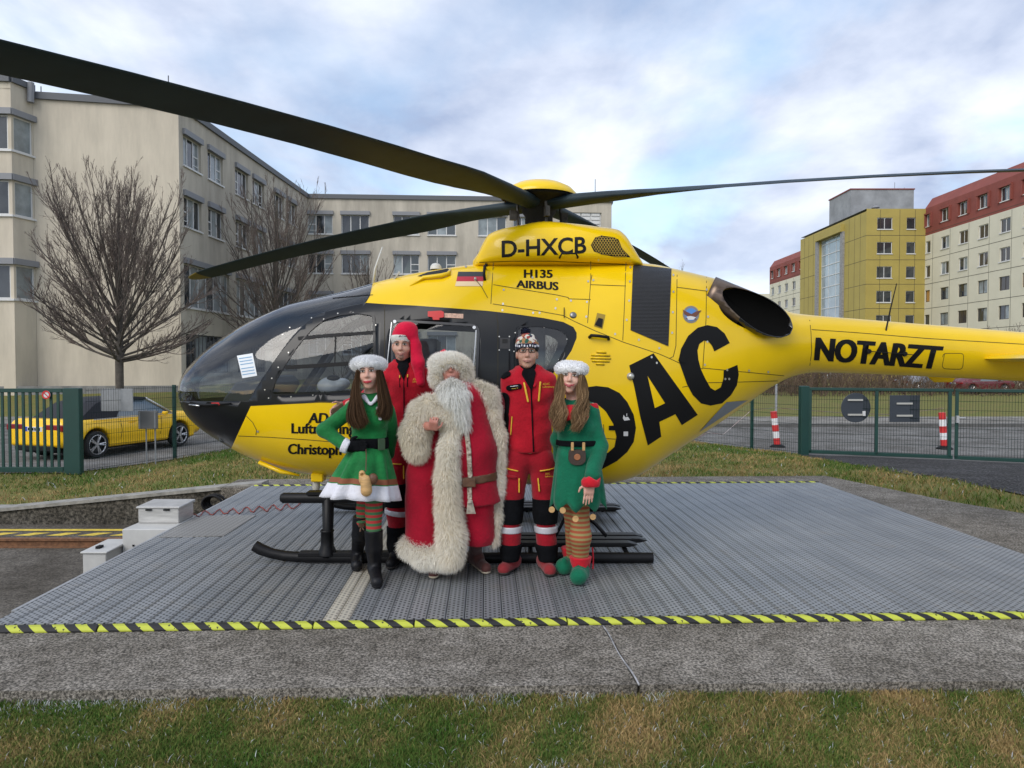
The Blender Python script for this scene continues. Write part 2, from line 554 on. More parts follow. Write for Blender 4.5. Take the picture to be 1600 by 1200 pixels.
# concrete with exposed aggregate ------------------------------------------------
def concrete_mat(name, base, dark, light, fine=75.0, stain=True):
    m = bpy.data.materials.new(name); m.use_nodes = True
    n = m.node_tree.nodes; l = m.node_tree.links; b = n['Principled BSDF']
    b.inputs['Roughness'].default_value = 0.95; b.inputs['Specular IOR Level'].default_value = 0.2
    tc = n.new('ShaderNodeTexCoord')
    f = n.new('ShaderNodeTexNoise'); f.inputs['Scale'].default_value = fine; f.inputs['Detail'].default_value = 5; f.inputs['Roughness'].default_value = 0.75
    g = n.new('ShaderNodeTexNoise'); g.inputs['Scale'].default_value = 1.1; g.inputs['Detail'].default_value = 7
    k = n.new('ShaderNodeTexNoise'); k.inputs['Scale'].default_value = 7; k.inputs['Detail'].default_value = 6; k.inputs['Roughness'].default_value = 0.7
    for q in (f, g, k): l.new(tc.outputs['Object'], q.inputs['Vector'])
    r = n.new('ShaderNodeValToRGB'); e = r.color_ramp.elements
    e[0].position = 0.41; e[0].color = (*dark, 1); e[1].position = 0.60; e[1].color = (*light, 1)
    q = e.new(0.5); q.color = (*base, 1)
    l.new(f.outputs['Fac'], r.inputs[0])
    r2 = n.new('ShaderNodeValToRGB'); r2.color_ramp.elements[0].position = 0.3; r2.color_ramp.elements[1].position = 0.7
    r2.color_ramp.elements[0].color = (0.62, 0.6, 0.57, 1); r2.color_ramp.elements[1].color = (1.2, 1.2, 1.2, 1)
    l.new(g.outputs['Fac'], r2.inputs[0])
    r3 = n.new('ShaderNodeValToRGB'); r3.color_ramp.elements[0].position = 0.3; r3.color_ramp.elements[1].position = 0.62
    r3.color_ramp.elements[0].color = (0.58, 0.56, 0.52, 1); r3.color_ramp.elements[1].color = (1.12, 1.10, 1.07, 1)
    l.new(k.outputs['Fac'], r3.inputs[0])
    m1 = n.new('ShaderNodeMix'); m1.data_type = 'RGBA'; m1.blend_type = 'MULTIPLY'; m1.inputs[0].default_value = 1
    l.new(r.outputs[0], m1.inputs[6]); l.new(r2.outputs[0], m1.inputs[7])
    m2 = n.new('ShaderNodeMix'); m2.data_type = 'RGBA'; m2.blend_type = 'MULTIPLY'; m2.inputs[0].default_value = 1
    l.new(m1.outputs[2], m2.inputs[6]); l.new(r3.outputs[0], m2.inputs[7])
    l.new(m2.outputs[2], b.inputs['Base Color'])
    bp = n.new('ShaderNodeBump'); bp.inputs['Strength'].default_value = 0.9; bp.inputs['Distance'].default_value = 0.006
    l.new(f.outputs['Fac'], bp.inputs['Height']); l.new(bp.outputs[0], b.inputs['Normal'])
    MATS[name] = m
    return m
M_apron = concrete_mat('washed_concrete', (0.19, 0.178, 0.16), (0.06, 0.057, 0.052), (0.40, 0.375, 0.34))
M_pit = concrete_mat('pit_concrete', (0.13, 0.12, 0.105), (0.07, 0.065, 0.06), (0.19, 0.175, 0.155), fine=45)
M_wallc = concrete_mat('old_wall_concrete', (0.085, 0.08, 0.07), (0.03, 0.03, 0.026), (0.17, 0.16, 0.14), fine=22)
M_asph = concrete_mat('asphalt', (0.17, 0.17, 0.168), (0.11, 0.11, 0.11), (0.23, 0.228, 0.222), fine=90)
M_drive = concrete_mat('wet_asphalt', (0.040, 0.041, 0.044), (0.018, 0.018, 0.02), (0.12, 0.12, 0.125), fine=28)
M_pave = concrete_mat('paving', (0.24, 0.235, 0.22), (0.18, 0.175, 0.165), (0.30, 0.29, 0.28), fine=50)

def slab(name, quads, z0, z1, mt):
    b = MB()
    for q in quads:
        b.hexa([PAD(u, v, z0) for u, v in q], [PAD(u, v, z1) for u, v in q])
    return tag(b.build(name, mt), kind='structure')
AZ = -0.03
JX = 0.78      # joint across the front apron
front_l = [(-9, 3.69), (JX - 0.008, 3.535), (JX - 0.055, V0 - 0.01), (-9, V0 - 0.01)]
front_r = [(JX + 0.008, 3.535), (7.5, 3.42), (7.5, V0 - 0.01), (JX - 0.04, V0 - 0.01)]
slab('apron_front', [front_l, front_r], -0.35, AZ, M_apron)
slab('apron_far', [(-3.3, V1 + 0.03), (5.1, V1 + 0.03), (4.95, 10.25), (-3.5, 10.25)] and [[(-3.5, V1 + 0.03), (4.6, V1 + 0.03), (5.0, 10.2), (-3.5, 10.2)]], -0.8, AZ, M_apron)
slab('apron_side', [[(U1 + 0.03, V0), (7.5, V0), (5.55, 8.2), (U1 + 0.03, 8.2)], [(U1 + 0.03, 8.204), (5.55, 8.204), (5.0, 10.2), (U1 + 0.055, V1 + 0.03)]], -0.8, AZ, M_apron)
# sealed joint with its pale filler
b = MB()
jp = [PAD(JX - 0.047 + 0.047 * t + 0.006 * math.sin(9 * t), V0 - 0.02 - (V0 - 3.56) * t, AZ - 0.001) for t in np.linspace(0, 1, 12)]
b.tube([q - Vector((0, 0, .003)) for q in jp], 0.0055, n=6)
tag(b.build('joint_seal', mat('joint_filler', (0.30, 0.30, 0.31), rough=0.9, var=0.45, scale=20), smooth=True), kind='structure')

# pit beside the platform
b = MB()
b.hexa([(-30, 3.9, -0.7), (-2.9, 3.9, -0.7), (-2.9, 9.6, -0.7), (-30, 9.6, -0.7)],
       [(-30, 3.9, -0.55), (-2.9, 3.9, -0.55), (-2.9, 9.6, -0.55), (-30, 9.6, -0.55)])
tag(b.build('pit_floor', M_pit), kind='structure')
b = MB()
wx = [(-3.35, 0.0), (-6.85, -0.345), (-9.5, -0.37), (-30, -0.38)]
for (xa, za), (xb, zb) in zip(wx[:-1], wx[1:]):
    b.hexa([(xb, 9.5, -0.75), (xa, 9.5, -0.75), (xa, 9.72, -0.75), (xb, 9.72, -0.75)], [(xb, 9.5, zb - 0.025), (xa, 9.5, za - 0.025), (xa, 9.72, za - 0.025), (xb, 9.72, zb - 0.025)])
rw = b.build('retaining_wall', M_wallc)
tag(rw, 'low stained concrete retaining wall sloping down along the grass behind the rail pit', 'wall')
b = MB()
for (xa, za), (xb, zb) in zip(wx[:-1], wx[1:]):
    b.hexa([(xb, 9.47, zb - 0.023), (xa, 9.47, za - 0.023), (xa, 9.74, za - 0.023), (xb, 9.74, zb - 0.023)], [(xb, 9.47, zb + 0.02), (xa, 9.47, za + 0.02), (xa, 9.74, za + 0.02), (xb, 9.74, zb + 0.02)])
b.build('coping', mat('coping_concrete', (0.26, 0.25, 0.225), rough=0.95, var=0.3, scale=9, bump=0.4), rw)
# rails in the pit
M_rust = mat('rusty_steel', (0.16, 0.075, 0.035), rough=0.85, var=0.4, scale=25, bump=0.3)
for yy, lab in ((8.32, 'rusty steel rail in the pit, the one beside the yellow hatched line'), (5.05, 'rusty steel rail in the pit nearest the camera')):
    b = MB()
    prof = [(-0.06, 0), (0.06, 0), (0.06, 0.012), (0.012, 0.022), (0.012, 0.07), (0.034, 0.078), (0.034, 0.105), (-0.034, 0.105), (-0.034, 0.078), (-0.012, 0.07), (-0.012, 0.022), (-0.06, 0.012)]
    b.prism([(-28, yy + p, -0.55 + q) for p, q in prof], (31, 0, 0))
    tag(b.build('rail', M_rust), lab, 'rail', 'rails in the pit')
M_ypaint = mat('yellow_floor_paint', (0.62, 0.46, 0.06), rough=0.8, var=0.25, scale=18)
b = MB()
def sheet(b, pts, z): b.add([(p[0], p[1], z) for p in pts], [tuple(range(len(pts)))])
sheet(b, [(-28, 9.12), (-3.3, 9.12), (-3.3, 9.22), (-28, 9.22)], -0.546)
for k in range(60):
    x = -3.6 - k * 0.4
    sheet(b, [(x - 0.26, 8.86), (x - 0.06, 8.86), (x + 0.10, 9.02), (x - 0.10, 9.02)], -0.546)
tag(b.build('floor_marking', M_ypaint, fix=False), kind='structure')

# ------------------------------------------------------------------ platform
pl = thing('landing_platform', 'grey steel plank landing platform on rails under the helicopter', 'platform', PAD(0.75, 6.9, -0.04))
def plank_mat(name, c1, c2, hole):
    m = bpy.data.materials.new(name); m.use_nodes = True
    n = m.node_tree.nodes; l = m.node_tree.links; b = n['Principled BSDF']
    tc = n.new('ShaderNodeTexCoord'); sp = n.new('ShaderNodeSeparateXYZ'); l.new(tc.outputs['Object'], sp.inputs[0])
    def M(op, a, bb=None, c=None):
        q = n.new('ShaderNodeMath'); q.operation = op
        for i, v in enumerate((a, bb, c)):
            if v is None: continue
            if isinstance(v, (int, float)): q.inputs[i].default_value = v
            else: l.new(v, q.inputs[i])
        return q.outputs[0]
    row = M('MULTIPLY', sp.outputs[0], 1 / 0.029)
    rf = M('FLOOR', row); rr = M('SUBTRACT', row, rf)
    par = M('MULTIPLY', rf, 0.5)
    vv = M('ADD', M('MULTIPLY', sp.outputs[1], 1 / 0.047), par)
    vf = M('FRACT', vv)
    du = M('ABSOLUTE', M('SUBTRACT', rr, 0.5)); dv = M('ABSOLUTE', M('SUBTRACT', vf, 0.5))
    inh = M('MULTIPLY', M('LESS_THAN', du, 0.25), M('LESS_THAN', dv, 0.24))
    nub = M('MULTIPLY', M('LESS_THAN', du, 0.42), M('LESS_THAN', dv, 0.42))
    oi = n.new('ShaderNodeObjectInfo')
    nz = n.new('ShaderNodeTexNoise'); nz.inputs['Scale'].default_value = 2.2; nz.inputs['Detail'].default_value = 6
    geo = n.new('ShaderNodeNewGeometry'); l.new(geo.outputs['Position'], nz.inputs['Vector'])
    r = n.new('ShaderNodeValToRGB'); r.color_ramp.elements[0].position = 0.3; r.color_ramp.elements[1].position = 0.7
    r.color_ramp.elements[0].color = (*c2, 1); r.color_ramp.elements[1].color = (*c1, 1)
    l.new(M('ADD', nz.outputs['Fac'], M('MULTIPLY', M('SUBTRACT', oi.outputs['Random'], 0.5), 0.25)), r.inputs[0])
    nd = n.new('ShaderNodeTexNoise'); nd.inputs['Scale'].default_value = 3.1; nd.inputs['Detail'].default_value = 7; nd.inputs['Roughness'].default_value = 0.7
    l.new(geo.outputs['Position'], nd.inputs['Vector'])
    rd = n.new('ShaderNodeValToRGB'); rd.color_ramp.elements[0].position = 0.55; rd.color_ramp.elements[1].position = 0.74
    rd.color_ramp.elements[0].color = (0, 0, 0, 1); rd.color_ramp.elements[1].color = (0.5, 0.5, 0.5, 1)
    l.new(nd.outputs['Fac'], rd.inputs[0])
    mud = n.new('ShaderNodeMix'); mud.data_type = 'RGBA'; mud.inputs[7].default_value = (0.30, 0.27, 0.22, 1)
    l.new(rd.outputs[0], mud.inputs[0]); l.new(r.outputs[0], mud.inputs[6])
    mi = n.new('ShaderNodeMix'); mi.data_type = 'RGBA'; l.new(inh, mi.inputs[0]); l.new(mud.outputs[2], mi.inputs[6])
    mi.inputs[7].default_value = (*hole, 1)
    l.new(mi.outputs[2], b.inputs['Base Color'])
    b.inputs['Metallic'].default_value = 0.35
    b.inputs['Roughness'].default_value = 0.48
    hh = M('SUBTRACT', nub, M('MULTIPLY', inh, 2.2))
    bp = n.new('ShaderNodeBump'); bp.inputs['Strength'].default_value = 0.5; bp.inputs['Distance'].default_value = 0.004
    l.new(hh, bp.inputs['Height']); l.new(bp.outputs[0], b.inputs['Normal'])
    MATS[name] = m
    return m
M_plank = plank_mat('galvanised_plank', (0.315, 0.328, 0.338), (0.235, 0.25, 0.262), (0.045, 0.05, 0.055))
M_plankw = plank_mat('white_painted_plank', (0.66, 0.62, 0.52), (0.55, 0.52, 0.44), (0.30, 0.28, 0.24))
def plank_mesh(w):
    b = MB(); L = V1 - V0 - 0.06; g = 0.0025; t = 0.05; e = 0.006
    x0, x1 = g, w - g
    prof = [(x0, -t), (x1, -t), (x1, -e), (x1 - e, 0), (x0 + e, 0), (x0, -e)]
    b.prism([(x, 0, z) for x, z in prof], (0, L, 0))
    return b
us = list(np.linspace(U0, -1.02, 18)) + [-0.935] + list(np.linspace(-0.85, U1, 46))
pm = {}
for i in range(len(us) - 1):
    w = us[i + 1] - us[i]; white = 17 <= i <= 18
    key = (round(w, 4), white)
    if key not in pm:
        o = plank_mesh(w).build('plank', M_plankw if white else M_plank, pl)
        pm[key] = o.data
    else:
        o = newobj('plank', pm[key], pl)
    o.matrix_parent_inverse = Matrix.Identity(4)
    o.location = PAD(us[i], V0 + 0.04, random.Random(i).uniform(-0.0015, 0.0)) - Vector(pl.location)
    o.rotation_euler = (0, 0, TH)
    if white: o['label'] = 'cream white painted plank of the centre stripe'
# frame under the planks with a pale side skirt
b = MB()
b.hexa([PAD(U0 + 0.02, V0 + 0.05, -0.4), PAD(U1 - 0.02, V0 + 0.05, -0.4), PAD(U1 - 0.02, V1 - 0.05, -0.4), PAD(U0 + 0.02, V1 - 0.05, -0.4)],
       [PAD(U0 + 0.02, V0 + 0.05, -0.056), PAD(U1 - 0.02, V0 + 0.05, -0.056), PAD(U1 - 0.02, V1 - 0.05, -0.056), PAD(U0 + 0.02, V1 - 0.05, -0.056)])
b.build('frame', mat('dark_frame_steel', (0.05, 0.052, 0.055), rough=0.7), pl)
b = MB()
b.hexa([PAD(U0 - 0.03, V0 + 0.3, -0.12), PAD(U0 - 0.004, V0 + 0.3, -0.12), PAD(U0 - 0.004, V1, -0.12), PAD(U0 - 0.03, V1, -0.12)],
       [PAD(U0 - 0.03, V0 + 0.3, -0.004), PAD(U0 - 0.004, V0 + 0.3, -0.004), PAD(U0 - 0.004, V1, -0.004), PAD(U0 - 0.03, V1, -0.004)])
b.build('edge_profile', mat('edge_aluminium', (0.40, 0.41, 0.42), rough=0.5, metal=0.6, var=0.15, scale=8), pl)
# tread plate hatch
hp = [G(249, 839, 0.006), G(350, 837, 0.006), G(400, 805, 0.006), G(307, 805.5, 0.006)]
m = bpy.data.materials.new('tread_plate'); m.use_nodes = True
n = m.node_tree.nodes; l = m.node_tree.links; bs = n['Principled BSDF']
bs.inputs['Base Color'].default_value = (0.27, 0.265, 0.25, 1); bs.inputs['Metallic'].default_value = 0.3; bs.inputs['Roughness'].default_value = 0.5
vo = n.new('ShaderNodeTexChecker'); vo.inputs['Scale'].default_value = 28
tcc = n.new('ShaderNodeTexCoord'); mpp = n.new('ShaderNodeMapping'); mpp.inputs['Rotation'].default_value = (0, 0, R(45))
l.new(tcc.outputs['Object'], mpp.inputs[0]); l.new(mpp.outputs[0], vo.inputs['Vector'])
vo.inputs['Color1'].default_value = (0.30, 0.295, 0.28, 1); vo.inputs['Color2'].default_value = (0.19, 0.185, 0.175, 1)
l.new(vo.outputs[0], bs.inputs['Base Color'])
b = MB(); b.hexa([p - Vector((0, 0, 0.0055)) for p in hp], hp)
b.build('hatch_plate', m, pl)
# hazard bars
def hazard_mat(name, off):
    m = bpy.data.materials.new(name); m.use_nodes = True
    n = m.node_tree.nodes; l = m.node_tree.links; b = n['Principled BSDF']; b.inputs['Roughness'].default_value = 0.65
    tc = n.new('ShaderNodeTexCoord'); dp = n.new('ShaderNodeVectorMath'); dp.operation = 'DOT_PRODUCT'
    dp.inputs[1].default_value = (1 / 0.139, 0.75 / 0.139, 1.15 / 0.139); l.new(tc.outputs['Object'], dp.inputs[0])
    fr = n.new('ShaderNodeMath'); fr.operation = 'FRACT'; l.new(dp.outputs['Value'], fr.inputs[0])
    lt = n.new('ShaderNodeMath'); lt.operation = 'LESS_THAN'; lt.inputs[1].default_value = 0.52; l.new(fr.outputs[0], lt.inputs[0])
    nz = n.new('ShaderNodeTexNoise'); nz.inputs['Scale'].default_value = 30; nz.inputs['Detail'].default_value = 5; l.new(tc.outputs['Object'], nz.inputs['Vector'])
    gt = n.new('ShaderNodeMath'); gt.operation = 'GREATER_THAN'; gt.inputs[1].default_value = 0.36; l.new(nz.outputs['Fac'], gt.inputs[0])
    mu = n.new('ShaderNodeMath'); mu.operation = 'MULTIPLY'; l.new(lt.outputs[0], mu.inputs[0]); l.new(gt.outputs[0], mu.inputs[1])
    mi = n.new('ShaderNodeMix'); mi.data_type = 'RGBA'; l.new(mu.outputs[0], mi.inputs[0])
    mi.inputs[6].default_value = (0.010, 0.010, 0.011, 1); mi.inputs[7].default_value = (0.46, 0.50, 0.05, 1)
    l.new(mi.outputs[2], b.inputs['Base Color'])
    return m
M_haz = hazard_mat('hazard_stripes', 0)
def hazard_bar(u0, u1, v, h, d, z0):
    b = MB(); prof = [(0, 0), (d, 0), (d * 0.85, h), (d * 0.3, h), (0, h * 0.45)]
    b.prism([(0, p, q) for p, q in prof], (u1 - u0 - 0.008, 0, 0))
    o = b.build('hazard_bar', M_haz, pl, bevel=0.003)
    o.matrix_parent_inverse = Matrix.Identity(4)
    o.location = PAD(u0 + 0.004, v, z0) - Vector(pl.location); o.rotation_euler = (0, 0, TH)
px_b = [-600, -345, -92, 150, 402, 487, 646, 888, 1130, 1372, 1614, 1860, 2100]
ub = []
for px in px_b:
    p = G(px, 985 - 0.0095 * px, -0.01); ub.append(p.x * math.cos(TH) + p.y * math.sin(TH))
for ua, uc in zip(ub[:-1], ub[1:]):
    hazard_bar(ua, uc, V0 - 0.04, 0.031, 0.07, AZ + 0.001)
for k in range(8):
    hazard_bar(U0 + k * 0.95, U0 + k * 0.95 + 0.95, V1 - 0.03, 0.016, 0.05, -0.005)

# ------------------------------------------------------------------ road, kerb, pavement, drive
def strip(name, xs_, fa, fb, dz, mt, nv=6, th=None):
    V = []; nvv = nv + 1
    for x in xs_:
        ya, yb = fa(x), fb(x)
        for j in range(nvv):
            y = ya + (yb - ya) * j / nv
            V.append((x, y, hz_(x, y) + dz))
    a = np.array([[i * nvv + j for j in range(nv)] for i in range(len(xs_) - 1)]).ravel()
    F = np.stack([a, a + nvv, a + nvv + 1, a + 1], 1)
    return tag(mesh_np(name, V, F, mt, smooth=True), kind='structure')
xr = np.concatenate([np.linspace(-200, -40, 9), np.linspace(-38, 40, 157), np.linspace(42, 300, 12)])
strip('road', xr, lambda x: yf(x) + 0.05, lambda x: 25.35, 0.012, M_asph, nv=26)
b = MB(); 
kx = np.linspace(-120, 120, 25)
for xa, xb in zip(kx[:-1], kx[1:]):
    b.hexa([(xa, 25.3, -1), (xb, 25.3, -1), (xb, 25.45, -1), (xa, 25.45, -1)], [(xa, 25.3, -0.49), (xb, 25.3, -0.49), (xb, 25.45, -0.49), (xa, 25.45, -0.49)])
tag(b.build('kerb', mat('kerb_stone', (0.10, 0.098, 0.094), rough=0.9, var=0.2)), kind='structure')
b = MB()
b.hexa([(-120, 25.452, -1), (120, 25.452, -1), (120, 29.0, -1), (-120, 29.0, -1)], [(-120, 25.452, -0.5), (120, 25.452, -0.5), (120, 29.0, -0.5), (-120, 29.0, -0.5)])
tag(b.build('pavement', M_pave), kind='structure')
# drive on the right inside the gate
dpt = [G(1250, 714, -0.33), G(1330, 735, -0.28), G(1425, 757, -0.2), G(1600, 788, -0.14), Vector((14, 6.0, 0))]
dX = [p.x for p in dpt]; dY = [p.y for p in dpt]
order = np.argsort(dX)
dX = list(np.array(dX)[order]); dY = list(np.array(dY)[order])
strip('driveway', np.linspace(dX[0], 14, 40), lambda x: float(np.interp(x, dX, dY)) + 0.06 * math.sin(5 * x), lambda x: max(yf(x) + 0.08, float(np.interp(x, dX, dY)) + 0.1), 0.014, M_drive, nv=14)

# ------------------------------------------------------------------ grass blades
M_blade = attr_mat('grass_blades', rough=0.85, spec=0.15, transl=0.12)
def patch(x, y, sc, seed):
    return wob(np.stack([x, y, 0 * x], -1), sc, seed)
def blades(name, X, Y, Z, hlo, hhi, wid, seed, frost=None, dry=0.45):
    rs = np.random.RandomState(seed); N = len(X)
    h = rs.uniform(hlo, hhi, N) * (1 + 0.35 * patch(X, Y, 5, seed + 3))
    th = rs.uniform(0, 2 * np.pi, N); ln = rs.uniform(0.2, 1.15, N) * h
    lx, ly = np.cos(th) * ln, np.sin(th) * ln
    ph = rs.uniform(0, 2 * np.pi, N); w = wid * rs.uniform(0.6, 1.3, N)
    wx, wy = np.cos(ph) * w, np.sin(ph) * w
    B = np.stack([X, Y, Z], 1)
    v0 = B + np.stack([-wx, -wy, 0 * h], 1); v1 = B + np.stack([wx, wy, 0 * h], 1)
    md = B + np.stack([lx * 0.4, ly * 0.4, h * 0.62], 1)
    v2 = md + np.stack([-wx, -wy, 0 * h], 1) * 0.75; v3 = md + np.stack([wx, wy, 0 * h], 1) * 0.75
    v4 = B + np.stack([lx, ly, h * rs.uniform(0.75, 1.0, N)], 1)
    V = np.stack([v0, v1, v2, v3, v4], 1).reshape(-1, 3)
    o = np.arange(N) * 5
    F = np.concatenate([np.stack([o, o + 1, o + 3], 1), np.stack([o, o + 3, o + 2], 1), np.stack([o + 2, o + 3, o + 4], 1)])
    pt = patch(X, Y, 2.6, seed) * 0.55 + patch(X, Y, 9, seed + 1) * 0.45 + patch(X, Y, 30, seed + 2) * 0.3
    g = np.array([0.058, 0.125, 0.020]); d = np.array([0.36, 0.25, 0.11]); e = np.array([0.14, 0.165, 0.040])
    r = rs.uniform(0, 1, N); k = np.clip(0.5 + 1.0 * pt + (r - 0.5) * 0.9 + (dry - 0.45), 0, 1)[:, None]
    C = np.where(k < 0.5, g + (e - g) * k * 2, e + (d - e) * (k - 0.5) * 2) * rs.uniform(0.65, 1.25, N)[:, None]
    if frost is not None:
        fm = rs.uniform(0, 1, N) < frost
        C[fm] = np.array([0.55, 0.57, 0.58]) * rs.uniform(0.6, 1.1, fm.sum())[:, None]
    C5 = np.repeat(C, 5, 0)
    o_ = mesh_np(name, V, F, M_blade, cols=C5)
    return tag(o_, kind='stuff')
rs = np.random.RandomState(4)
N = 170000
gy = 2.35 + (3.72 - 2.35) * rs.uniform(0, 1, N) ** 0.9
gx = rs.uniform(-1, 1, N) * (gy * 0.76 + 0.15)
edge = 3.532 - 0.0165 * (gx - 0.78) + TH * gx     # front edge of the apron
keep = gy < edge + 0.012 + 0.02 * patch(gx, gy, 14, 9)
gx, gy = gx[keep], gy[keep]
fr = 0.016 + 0.34 * np.clip(1 - np.abs(edge[keep] - gy) / 0.14, 0, 1) * (patch(gx, gy, 12, 21) > 0.1) + 0.22 * (patch(gx, gy, 16, 22) > 1.0)
g = blades('front_lawn_grass', gx, gy, np.full(len(gx), -0.092), 0.014, 0.040, 0.0021, 11, frost=fr, dry=0.36)
tag(g, 'short winter lawn of green and straw coloured blades in front of the concrete apron', 'grass')
N = 110000
gx = rs.uniform(-10.5, 10.5, N); gy = rs.uniform(9.7, 19, N)
f = np.interp(gx, FX, FY)
dr = np.where(gx > dX[0], np.interp(gx, dX, dY) - 0.03, f)
padv = gy * math.cos(TH) - gx * math.sin(TH); padu = gx * math.cos(TH) + gy * math.sin(TH)
apr = (padv < 10.2) & (padu > -3.6) & (padu < 5.1)
keep = (gy < np.minimum(f + 0.1, dr + 0.1)) & ~apr & (gy > 9.74)
gx, gy = gx[keep], gy[keep]
N2 = 22000
hx = rs.uniform(4.6, 14, N2); hy = rs.uniform(5, 10.2, N2)
ed = np.interp(hx, [dX[0]] + dX, [dY[0]] + dY)
pv = hy * math.cos(TH) - hx * math.sin(TH); pu = hx * math.cos(TH) + hy * math.sin(TH)
lim = np.interp(pv, [4.4, 8.2, 10.2], [7.5, 5.55, 5.0])
k2 = (pu > lim + 0.01) & (hy < np.interp(hx, dX, dY) + 0.05)
gx = np.concatenate([gx, hx[k2]]); gy = np.concatenate([gy, hy[k2]])
g = blades('lawn_grass', gx, gy, hgt(gx, gy) - 0.005, 0.03, 0.075, 0.006, 12, frost=0.01 + 0 * gx, dry=0.42)
tag(g, 'mown winter lawn between the platform and the green fence', 'grass')
# ================================================================== helicopter
HY = 6.70                      # centre plane
heli = thing('helicopter', 'yellow and black rescue helicopter standing on skids on the platform', 'helicopter', (0, HY, 0.0))
M_yel = mat('yellow_paint', (0.80, 0.525, 0.002), rough=0.30, coat=0.3, var=0.055, scale=1.4, spec=0.32, bump=0.02, bscale=3)
M_blk = mat('black_paint', (0.006, 0.007, 0.009), rough=0.28, coat=0.12, spec=0.3, var=0.2, scale=3)
M_dec = mat('black_decal', (0.006, 0.006, 0.007), rough=0.5, spec=0.2)
M_int = mat('cabin_lining', (0.055, 0.058, 0.064), rough=0.8)
M_dark = mat('dark_rubber', (0.007, 0.007, 0.008), rough=0.6, spec=0.25)
M_seam = mat('panel_gap', (0.035, 0.028, 0.008), rough=0.8)
M_fast = mat('fastener', (0.55, 0.54, 0.50), rough=0.35, metal=0.7)
M_glass = glass_mat('plexiglass', (0.70, 0.74, 0.76), refl=0.55)
M_glassw = glass_mat('tinted_plexiglass', (0.68, 0.72, 0.75), refl=0.95)
M_skid = mat('skid_black', (0.005, 0.005, 0.006), spec=0.25, rough=0.45, var=0.2, scale=8, bump=0.1, bscale=20)

def pz(py, Y=HY): return P(800, py, Y).z
def pxx(px, Y=HY): return P(px, 600, Y).x
# stations: px, top py, bottom py, half width, mid-height fraction, exponent lower, exponent upper
ST = [(288.5, 604, 611, .03, .5, 2, 2), (291, 590, 630, .15, .5, 2, 2), (300, 575, 649, .27, .5, 2, 2.1), (315, 560, 665, .37, .5, 2, 2.1), (335, 543, 679, .455, .49, 2.1, 2.2),
      (360, 525, 693, .53, .48, 2.2, 2.2), (390, 507, 709, .60, .47, 2.3, 2.3), (425, 490, 722, .655, .46, 2.4, 2.4), (465, 475, 733, .70, .46, 2.5, 2.5),
      (510, 465, 740, .735, .45, 2.6, 2.6), (560, 453, 744, .755, .45, 2.7, 2.6), (600, 441, 746, .765, .45, 2.8, 2.5), (650, 429, 748, .77, .44, 2.8, 2.4), (700, 421, 749, .77, .44, 2.8, 2.4),
      (745, 415, 750, .77, .44, 2.8, 2.4), (800, 413, 751, .77, .44, 2.8, 2.45), (900, 413, 753, .765, .44, 2.7, 2.5), (945, 413, 752, .755, .44, 2.6, 2.6), (985, 413, 743, .73, .45, 2.5, 2.7),
      (1010, 415, 730, .71, .46, 2.4, 2.7), (1040, 421, 711, .675, .48, 2.3, 2.7), (1075, 429, 689, .63, .50, 2.2, 2.7), (1120, 440, 660, .555, .52, 2.2, 2.6), (1160, 454, 633, .475, .54, 2.1, 2.5),
      (1200, 476, 606, .385, .54, 2.1, 2.3), (1235, 489, 589, .315, .53, 2, 2.1), (1270, 493, 582, .27, .52, 2, 2), (1320, 497, 583, .255, .52, 2, 2), (1420, 505, 587, .24, .52, 2, 2),
      (1520, 513, 592, .225, .52, 2, 2), (1620, 521, 597, .21, .52, 2, 2), (1760, 531, 603, .19, .52, 2, 2), (1900, 541, 608, .17, .52, 2, 2)]
ST = np.array(ST, float)
def pchip(x, y, xi):
    """monotone cubic interpolation"""
    h = np.diff(x); dl = np.diff(y) / h; m = np.zeros(len(x))
    for i in range(1, len(x) - 1):
        if dl[i - 1] * dl[i] > 0:
            w1, w2 = 2 * h[i] + h[i - 1], h[i] + 2 * h[i - 1]
            m[i] = (w1 + w2) / (w1 / dl[i - 1] + w2 / dl[i])
    m[0], m[-1] = dl[0], dl[-1]
    k = np.clip(np.searchsorted(x, xi) - 1, 0, len(x) - 2); t = (xi - x[k]) / h[k]
    return ((1 + 2 * t) * (1 - t) ** 2 * y[k] + t * (1 - t) ** 2 * h[k] * m[k] + t * t * (3 - 2 * t) * y[k + 1] + t * t * (t - 1) * h[k] * m[k + 1])
def loft_half(ST, n_st, n_a, warp=1.0):
    """near half (y<HY) of a body of superelliptic sections; returns V,F"""
    s = np.linspace(0, 1, n_st)
    pp = np.interp(s, np.linspace(0, 1, len(ST)), ST[:, 0])
    cols = [pchip(ST[:, 0], ST[:, i], pp) for i in range(1, 7)]
    V = np.zeros((n_st, n_a, 3))
    for i, px in enumerate(pp):
        top, bot, w, mf, el, eu = [c[i] for c in cols]
        zt, zb = pz(top), pz(bot); zm = zb + (zt - zb) * mf; x = pxx(px)
        for j in range(n_a):
            a = math.pi * j / (n_a - 1)            # 0 top .. pi bottom
            c, sn = math.cos(a), math.sin(a)
            e = eu if c >= 0 else el
            zz = (abs(c)) ** (2 / e) * (1 if c >= 0 else -1); yy = max(sn, 0) ** (2 / e)
            V[i, j] = (x, HY - w * yy, zm + (zt - zm if c >= 0 else zm - zb) * zz)
    ii, jj = np.meshgrid(np.arange(n_st - 1), np.arange(n_a - 1), indexing='ij')
    a = (ii * n_a + jj).ravel()
    return V.reshape(-1, 3), np.stack([a, a + 1, a + n_a + 1, a + n_a], 1)

